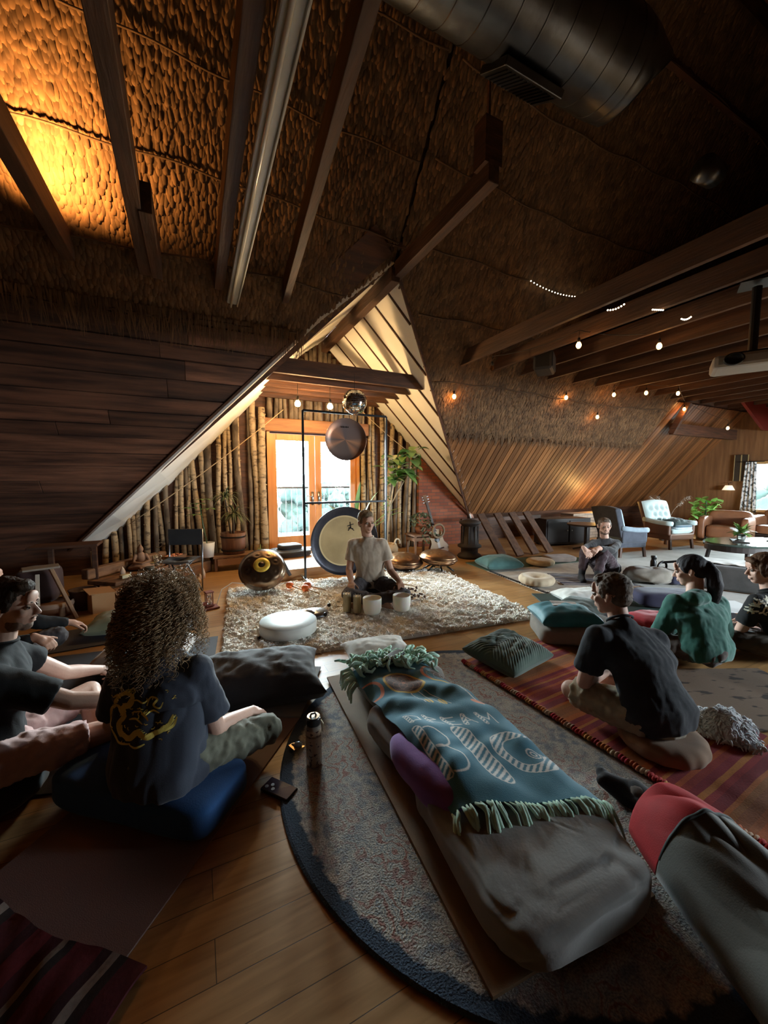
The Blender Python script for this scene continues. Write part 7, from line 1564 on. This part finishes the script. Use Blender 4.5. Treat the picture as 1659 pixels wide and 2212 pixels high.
# 5 - curly hair, back to the camera
J = pj((-0.192, 1.810, 0), hip=(0.030, -0.030, 0.235), chest=(0.008, 0.044, 0.475), neck=(-0.011, 0.097, 0.640), head=(-0.040, 0.165, 0.790), shR=(0.150, 0.071, 0.565), shL=(-0.180, 0.090, 0.560), elR=(0.215, 0.085, 0.290), elL=(-0.270, 0.123, 0.290), wrR=(0.280, 0.310, 0.225), wrL=(-0.290, 0.350, 0.225),
       hipR=(0.115, -0.021, 0.225), hipL=(-0.060, -0.003, 0.225), knR=(0.380, 0.290, 0.150), knL=(-0.335, 0.330, 0.150), anR=(0.080, 0.420, 0.085), anL=(-0.020, 0.460, 0.085))
M_curl = mat('curl_gold', (.42, .28, .15), .5, col2=(.22, .135, .07), scale=14, island=.35, spec=.4); M_curl2 = mat('curl_base', (.07, .042, .022), .7, bump=.8, bscale=70)
t5, M5, sh5 = person('person with long curly hair seen from behind in a dragon print t-shirt', J, M_skinp, T_navy, T_olive, curly_hair(M_curl, M_curl2, 700), sleeve=.78, headdir=rf(-.08, .99, -.08), hands={'R': dict(d=rf(.3, .85, -.35), n=rf(.2, .2, .95)), 'L': dict(d=rf(-.2, .85, -.35), n=rf(-.2, .2, .95))},
       feet={'R': (rf(-.9, .2, -.05), Z_), 'L': (rf(.9, .2, -.05), Z_)}, sleeve_r=1.22, pant_r=1.05, wS=1.08, seed=15, shirt_fold=.008)
# long boxy hem of that shirt and its gold print
B = MB(); hc = V3(J['hip']) - V3(J['origin']); ch = V3(J['chest']) - V3(J['origin'])
hx = (V3(J['hipR']) - V3(J['hipL'])).normalized(); fx = Z_.cross(hx)
B.loft([(hc - Z_ * .075, hx * .190, fx * .145), (hc, hx * .192, fx * .150), (hc.lerp(ch, .5), hx * .185, fx * .142), (ch, hx * .185, fx * .132)], 32, pw=2.3)
me = bake(B, .009, 2); folds(me, .009, 4.5, 33, (1, 1, .5)); lower = mesh_obj('shirt_skirt', me, T_navy, t5)
def print_on(t, meshes, poly, name, m, origin_dir, O, r=.0035, off=.003):
    """project strokes (world points) along origin_dir on to cloth"""
    vs = []; fs = []; n0 = 0
    for o in meshes:
        vs += [v.co.copy() for v in o.data.vertices]; fs += [tuple(i + n0 for i in p.vertices) for p in o.data.polygons]; n0 = len(vs)
    tree = BVHTree.FromPolygons(vs, fs); B = MB()
    for pts, w in poly:
        out = []
        for p in pts:
            h = tree.ray_cast(p, origin_dir)
            if h[0] is not None: out.append(h[0] + h[1] * off if h[1].dot(origin_dir) < 0 else h[0] - h[1] * off)
        if len(out) > 1:
            s0 = len(B.v); ww = [w * (.35 + .65 * math.sin(PI * (i + .5) / len(out))) for i in range(len(out))]; nv = 0; vv = []
            for i, p in enumerate(out):
                d = (out[min(i + 1, len(out) - 1)] - out[max(i - 1, 0)]); d = d.normalized() if d.length > 1e-6 else V3((0, 0, 1)); s = d.cross(origin_dir); s = s.normalized() if s.length > 1e-6 else V3((1, 0, 0)); vv += [p - s * ww[i], p + s * ww[i]]
            B.add(vv, [(2 * i, 2 * i + 1, 2 * i + 3, 2 * i + 2) for i in range(len(out) - 1)])
    return B.build(name, m, t)
def smooth_path(P, n=8):
    out = []
    for i in range(len(P) - 1):
        a = P[max(i - 1, 0)]; b = P[i]; c = P[i + 1]; d = P[min(i + 2, len(P) - 1)]
        for k in range(n):
            t_ = k / n; out.append(tuple(.5 * ((2 * b[j]) + (-a[j] + c[j]) * t_ + (2 * a[j] - 5 * b[j] + 4 * c[j] - d[j]) * t_ ** 2 + (-a[j] + 3 * b[j] - 3 * c[j] + d[j]) * t_ ** 3) for j in (0, 1)))
    return out + [P[-1]]
# dragon drawing in units of about the print size: x right 0..1, y up 0..1
S_ = [([(.02, .40), (.05, .60), (.18, .66), (.28, .52), (.22, .36), (.30, .22), (.45, .20), (.55, .32), (.66, .22), (.78, .28), (.90, .36), (.97, .48)], .030), ([(.10, .72), (.16, .84), (.26, .92), (.36, .86), (.34, .74), (.26, .70), (.30, .60)], .028), ([(.04, .80), (.12, .86), (.2, .84)], .010), ([(.06, .66), (.10, .78), (.17, .80)], .012),
      ([(.36, .80), (.46, .84), (.56, .80), (.62, .86)], .008), ([(.60, .74), (.64, .88), (.74, .86), (.70, .76), (.78, .70), (.82, .80)], .010), ([(.40, .60), (.52, .64), (.62, .58), (.66, .50)], .012), ([(.38, .50), (.50, .54), (.60, .46)], .010), ([(.10, .28), (.20, .14), (.34, .08), (.46, .12)], .012), ([(.84, .30), (.92, .40), (.96, .56)], .014), ([(.88, .30), (.97, .36), (1.0, .50)], .012), ([(.30, .92), (.34, 1.0), (.40, .94)], .008),
      ([(.16, .92), (.14, .99), (.22, .96)], .008), ([(.44, .10), (.54, .06), (.66, .12)], .010), ([(.62, .60), (.70, .66), (.78, .60)], .008), ([(.0, .50), (.03, .36), (.12, .30)], .012)]
O5 = V3(J['origin']); ex = (V3(J['shR']) - V3(J['shL'])).normalized(); wpr, hpr = .29, .20
base = V3(ch) - ex * (wpr * .56) - Z_ * .125 - F_ * .5
polys = [([base + ex * (x * wpr) + Z_ * (y * hpr) for x, y in smooth_path(P)], w * .46) for P, w in S_]
rz_ = random.Random(3)
for k in range(46):
    cx, cy = rz_.uniform(.02, .98), rz_.uniform(.06, .95); a = rz_.uniform(0, 6); q_ = [(cx + .05 * u * math.cos(a + u * 1.6), cy + .05 * u * math.sin(a + u * 1.6)) for u in (0, .35, .7, 1)]; polys.append(([base + ex * (x * wpr) + Z_ * (y * hpr) for x, y in q_], .0022))
for P, w in S_[:2]:
    sp_ = smooth_path(P, 5)
    for k in range(0, len(sp_) - 1): x, y = sp_[k]; polys.append(([base + ex * (x * wpr) + Z_ * (y * hpr), base + ex * ((x + .02 * math.sin(k)) * wpr) + Z_ * ((y + .055) * hpr), base + ex * ((x + .03) * wpr) + Z_ * ((y + .065) * hpr)], .0022))
print_on(t5, [sh5, lower], polys, 'dragon_print', mat('gold_print', (.75, .62, .14), .6), F_, O5)
# 6 - charcoal t-shirt, khaki shorts
J = pj((2.108, 1.049, 0), hip=(-0.005, 0.032, 0.185), chest=(-0.035, 0.165, 0.400), neck=(-0.083, 0.270, 0.592), head=(-0.108, 0.335, 0.728), shR=(0.120, 0.270, 0.470), shL=(-0.250, 0.195, 0.525), elR=(0.240, 0.430, 0.260), elL=(-0.300, 0.225, 0.255), wrR=(0.050, 0.540, 0.215), wrL=(-0.080, 0.400, 0.220),
       hipR=(0.085, 0.060, 0.175), hipL=(-0.090, 0.012, 0.175), knR=(0.240, 0.470, 0.150), knL=(-0.320, 0.330, 0.150), anR=(-0.150, 0.500, 0.085), anL=(0.020, 0.400, 0.090), girth=1.12)
person('person in charcoal t-shirt and khaki shorts, back turned, on the orange blanket', J, M_skinp, T_char, T_khaki, short_hair(H_grey, .004, 5, amp=.005), sleeve=.72, headdir=rf(-.62, .76, -.16), shorts=True, pant_len=.93, hands={'R': dict(d=rf(-.75, .2, -.3), n=rf(-.1, .4, .9), curl=(30, 40, 25)), 'L': dict(d=rf(.75, .4, -.2), n=rf(.1, .2, .95), curl=(30, 40, 25))},
       feet={'R': (rf(-.75, -.55, -.05), Z_), 'L': (rf(.8, .4, -.05), Z_)}, sleeve_r=1.18, pant_r=1.06, wS=1.20, seed=16, shirt_fold=.007, face=H_grey)
zafu('round_cushion', 'tan round cushion under the person in the charcoal t-shirt', (2.11, 1.06, .02), .20, .10, fab('camel', (.28, .17, .10)))
# 7 - green sweatshirt and ponytail
J = pj((3.301, 1.384, 0), hip=(0.035, 0.063, 0.150), chest=(0.022, 0.129, 0.350), neck=(0.020, 0.193, 0.515), head=(0.020, 0.255, 0.692), shR=(0.225, 0.215, 0.430), shL=(-0.130, 0.178, 0.450), elR=(0.330, 0.270, 0.190), elL=(-0.190, 0.240, 0.215), wrR=(0.190, 0.450, 0.175), wrL=(0.030, 0.390, 0.190),
       hipR=(0.125, 0.090, 0.135), hipL=(-0.045, 0.061, 0.135), knR=(0.380, 0.400, 0.110), knL=(-0.250, 0.310, 0.110), anR=(0.050, 0.470, 0.085), anL=(0.130, 0.370, 0.085), girth=1.05, hood=tuple(-F_ * .06))
t7, M7, sh7 = person('person with a long black ponytail in a green hooded sweatshirt, back turned', J, M_skinp, T_green, T_brown, ponytail(H_black), sleeve=1.85, headdir=rf(-.74, .62, -.26), hands={'R': dict(d=rf(-.7, .5, -.3), n=rf(0, .3, .9)), 'L': dict(d=rf(.7, .5, -.2), n=rf(0, .3, .9))}, feet={'R': (rf(-.8, -.2, -.05), Z_), 'L': (rf(.8, .1, -.05), Z_)}, sleeve_r=1.22, wS=1.12, seed=17, shirt_fold=.008, face=H_black)
# 8 - right edge
J = pj((4.032, 1.202, 0), hip=(0.011, 0.004, 0.150), chest=(-0.009, 0.072, 0.350), neck=(-0.034, 0.136, 0.520), head=(-0.070, 0.182, 0.685), shR=(0.150, 0.170, 0.435), shL=(-0.210, 0.062, 0.455), elR=(0.260, 0.300, 0.200), elL=(-0.240, 0.140, 0.200), wrR=(0.100, 0.440, 0.180), wrL=(-0.050, 0.310, 0.175),
       hipR=(0.100, 0.030, 0.135), hipL=(-0.070, -0.020, 0.135), knR=(0.330, 0.360, 0.110), knL=(-0.330, 0.200, 0.110), anR=(0.000, 0.430, 0.085), anL=(0.080, 0.300, 0.085))
t8, M8, sh8 = person('person with short auburn hair in a black shirt with pale flowers at the right edge', J, M_skinp, T_black, T_brown, longer_hair(H_light), sleeve=.75, headdir=rf(-.93, .30, -.18), hands={'R': dict(d=rf(-.6, .6, -.3), n=rf(0, .3, .9)), 'L': dict(d=rf(.7, .5, -.2), n=rf(0, .3, .9))}, feet={'R': (rf(-.8, -.2, -.05), Z_), 'L': (rf(.8, .1, -.05), Z_)}, wS=1.08, seed=18, face=H_light)
rq = random.Random(4); O8 = V3(J['origin']); b8 = (V3(J['shL']) - O8) - R_ * .09 - Z_ * .06 - F_ * .5; pet = []
for k in range(26):
    c = b8 + R_ * rq.uniform(0, .20) + Z_ * (rq.uniform(-.02, .10)); a0 = rq.uniform(0, 6)
    for j in range(3): a = a0 + j * 2.1; pet.append(([c, c + (R_ * math.cos(a) + Z_ * math.sin(a)) * .012, c + (R_ * math.cos(a) + Z_ * math.sin(a)) * .024], .008))
print_on(t8, [sh8], pet, 'flower_print', mat('cream_print', (.55, .52, .42), .7), F_, O8)
# 9 - someone lying down at the lower right, only a socked foot shows
J = dict(origin=(1.60, .45, 0), hip=(1.36, .12, .15), chest=(1.26, -.18, .16), neck=(1.19, -.42, .16), head=(1.14, -.60, .16), shR=(1.02, -.32, .15), shL=(1.40, -.40, .15), elR=(.96, -.14, .08), elL=(1.56, -.30, .08), wrR=(1.00, .06, .06), wrL=(1.58, -.10, .06),
         hipR=(1.33, .06, .09), hipL=(1.48, .03, .09), knR=(1.45, .42, .072), knL=(1.57, .47, .072), anR=(1.50, .62, .07), anL=(1.640, .905, .075))
person('person lying on the floor at the lower right, only a black socked foot showing', J, M_skinp, T_black, T_brown, short_hair(H_brown, 0, 9), sleeve=.6, headdir=(0, 0, 1), headup=(-.3, -.95, 0), hands={'R': dict(d=(.3, .9, -.1), n=(0, 0, 1)), 'L': dict(d=(.1, .5, -.1), n=(0, 0, 1))}, feet={'R': ((.25, .9, -.1), (0, 0, 1)), 'L': ((-.38, .80, .48), (.2, -.50, .85))}, socks={'R': S_blk, 'L': S_blk}, voxel=.008, seed=19, pant_r=.72)
# red-lined grey blanket over the legs
def cover():
    nx, ny = 90, 130; U, Vv = np.meshgrid(np.linspace(-1, 1, nx), np.linspace(0, 1, ny), indexing='ij'); U = U.ravel(); Vv = Vv.ravel()
    ax = np.array([1.605, .80]) ; dr = np.array([-.16, -.62]); sd = np.array([.97, -.25]); wd = .125 + .14 * Vv ** .7
    X = ax[0] + dr[0] * Vv + sd[0] * U * wd; Y = ax[1] + dr[1] * Vv + sd[1] * U * wd
    Z = .03 + (.16 + .03 * np.sin(Vv * 7)) * np.clip(1 - np.abs(U) ** 2.6, 0, 1) ** .6
    P = np.stack([X, Y, Z], 1); Z = Z + (np.abs(vnoise(P * np.array([5.0, 2.0, 1]), 8, 2)) * .035 - .012) * np.clip(1 - np.abs(U), .1, 1); P[:, 2] = np.maximum(Z, .022)
    t = thing('lined_blanket', 'olive grey blanket with a bright red lined cuff at the lower right', 'blanket', (1.6, .6, 0)); P -= np.array([1.6, .6, 0])
    i, j = np.meshgrid(np.arange(nx - 1), np.arange(ny - 1), indexing='ij'); cut = 34; a = (i * ny + j); Fs = np.stack([a, a + ny, a + ny + 1, a + 1], -1)
    f1 = Fs[:, :cut].reshape(-1, 4); f2 = Fs[:, cut:].reshape(-1, 4)
    for nm, F, m in (('lining', f1, fab('red_lining', (.40, .006, .012), (.30, .004, .008), rough=.8, sheen=0)), ('outer', f2, fab('olive_grey', (.075, .075, .062), (.055, .056, .046), sheen=.3, rough=.7))):
        used = np.unique(F); mp = np.zeros(len(P), int); mp[used] = np.arange(len(used)); o = raw_mesh(nm, P[used], mp[F], m, t); s = o.modifiers.new('s', 'SOLIDIFY'); s.thickness = .008
    G = P.reshape(nx, ny, 3); MB().tube([V3(G[k, cut]) + V3((0, 0, .006)) for k in range(2, nx - 2, 3)], .008, 8).build('hem', mat('hem_dark', (.02, .03, .028), .7), t, smooth=True)
cover()
tag(MB().tube([(1.62, .30, .02), (1.50, .36, .03), (1.42, .42, .02), (1.36, .50, .02), (1.44, .40, .03), (1.60, .36, .02)], .008, 8).build('carry_strap', fab('strap_grey', (.10, .10, .10)), smooth=True), 'grey looped strap beside the olive blanket at the lower right', 'strap')
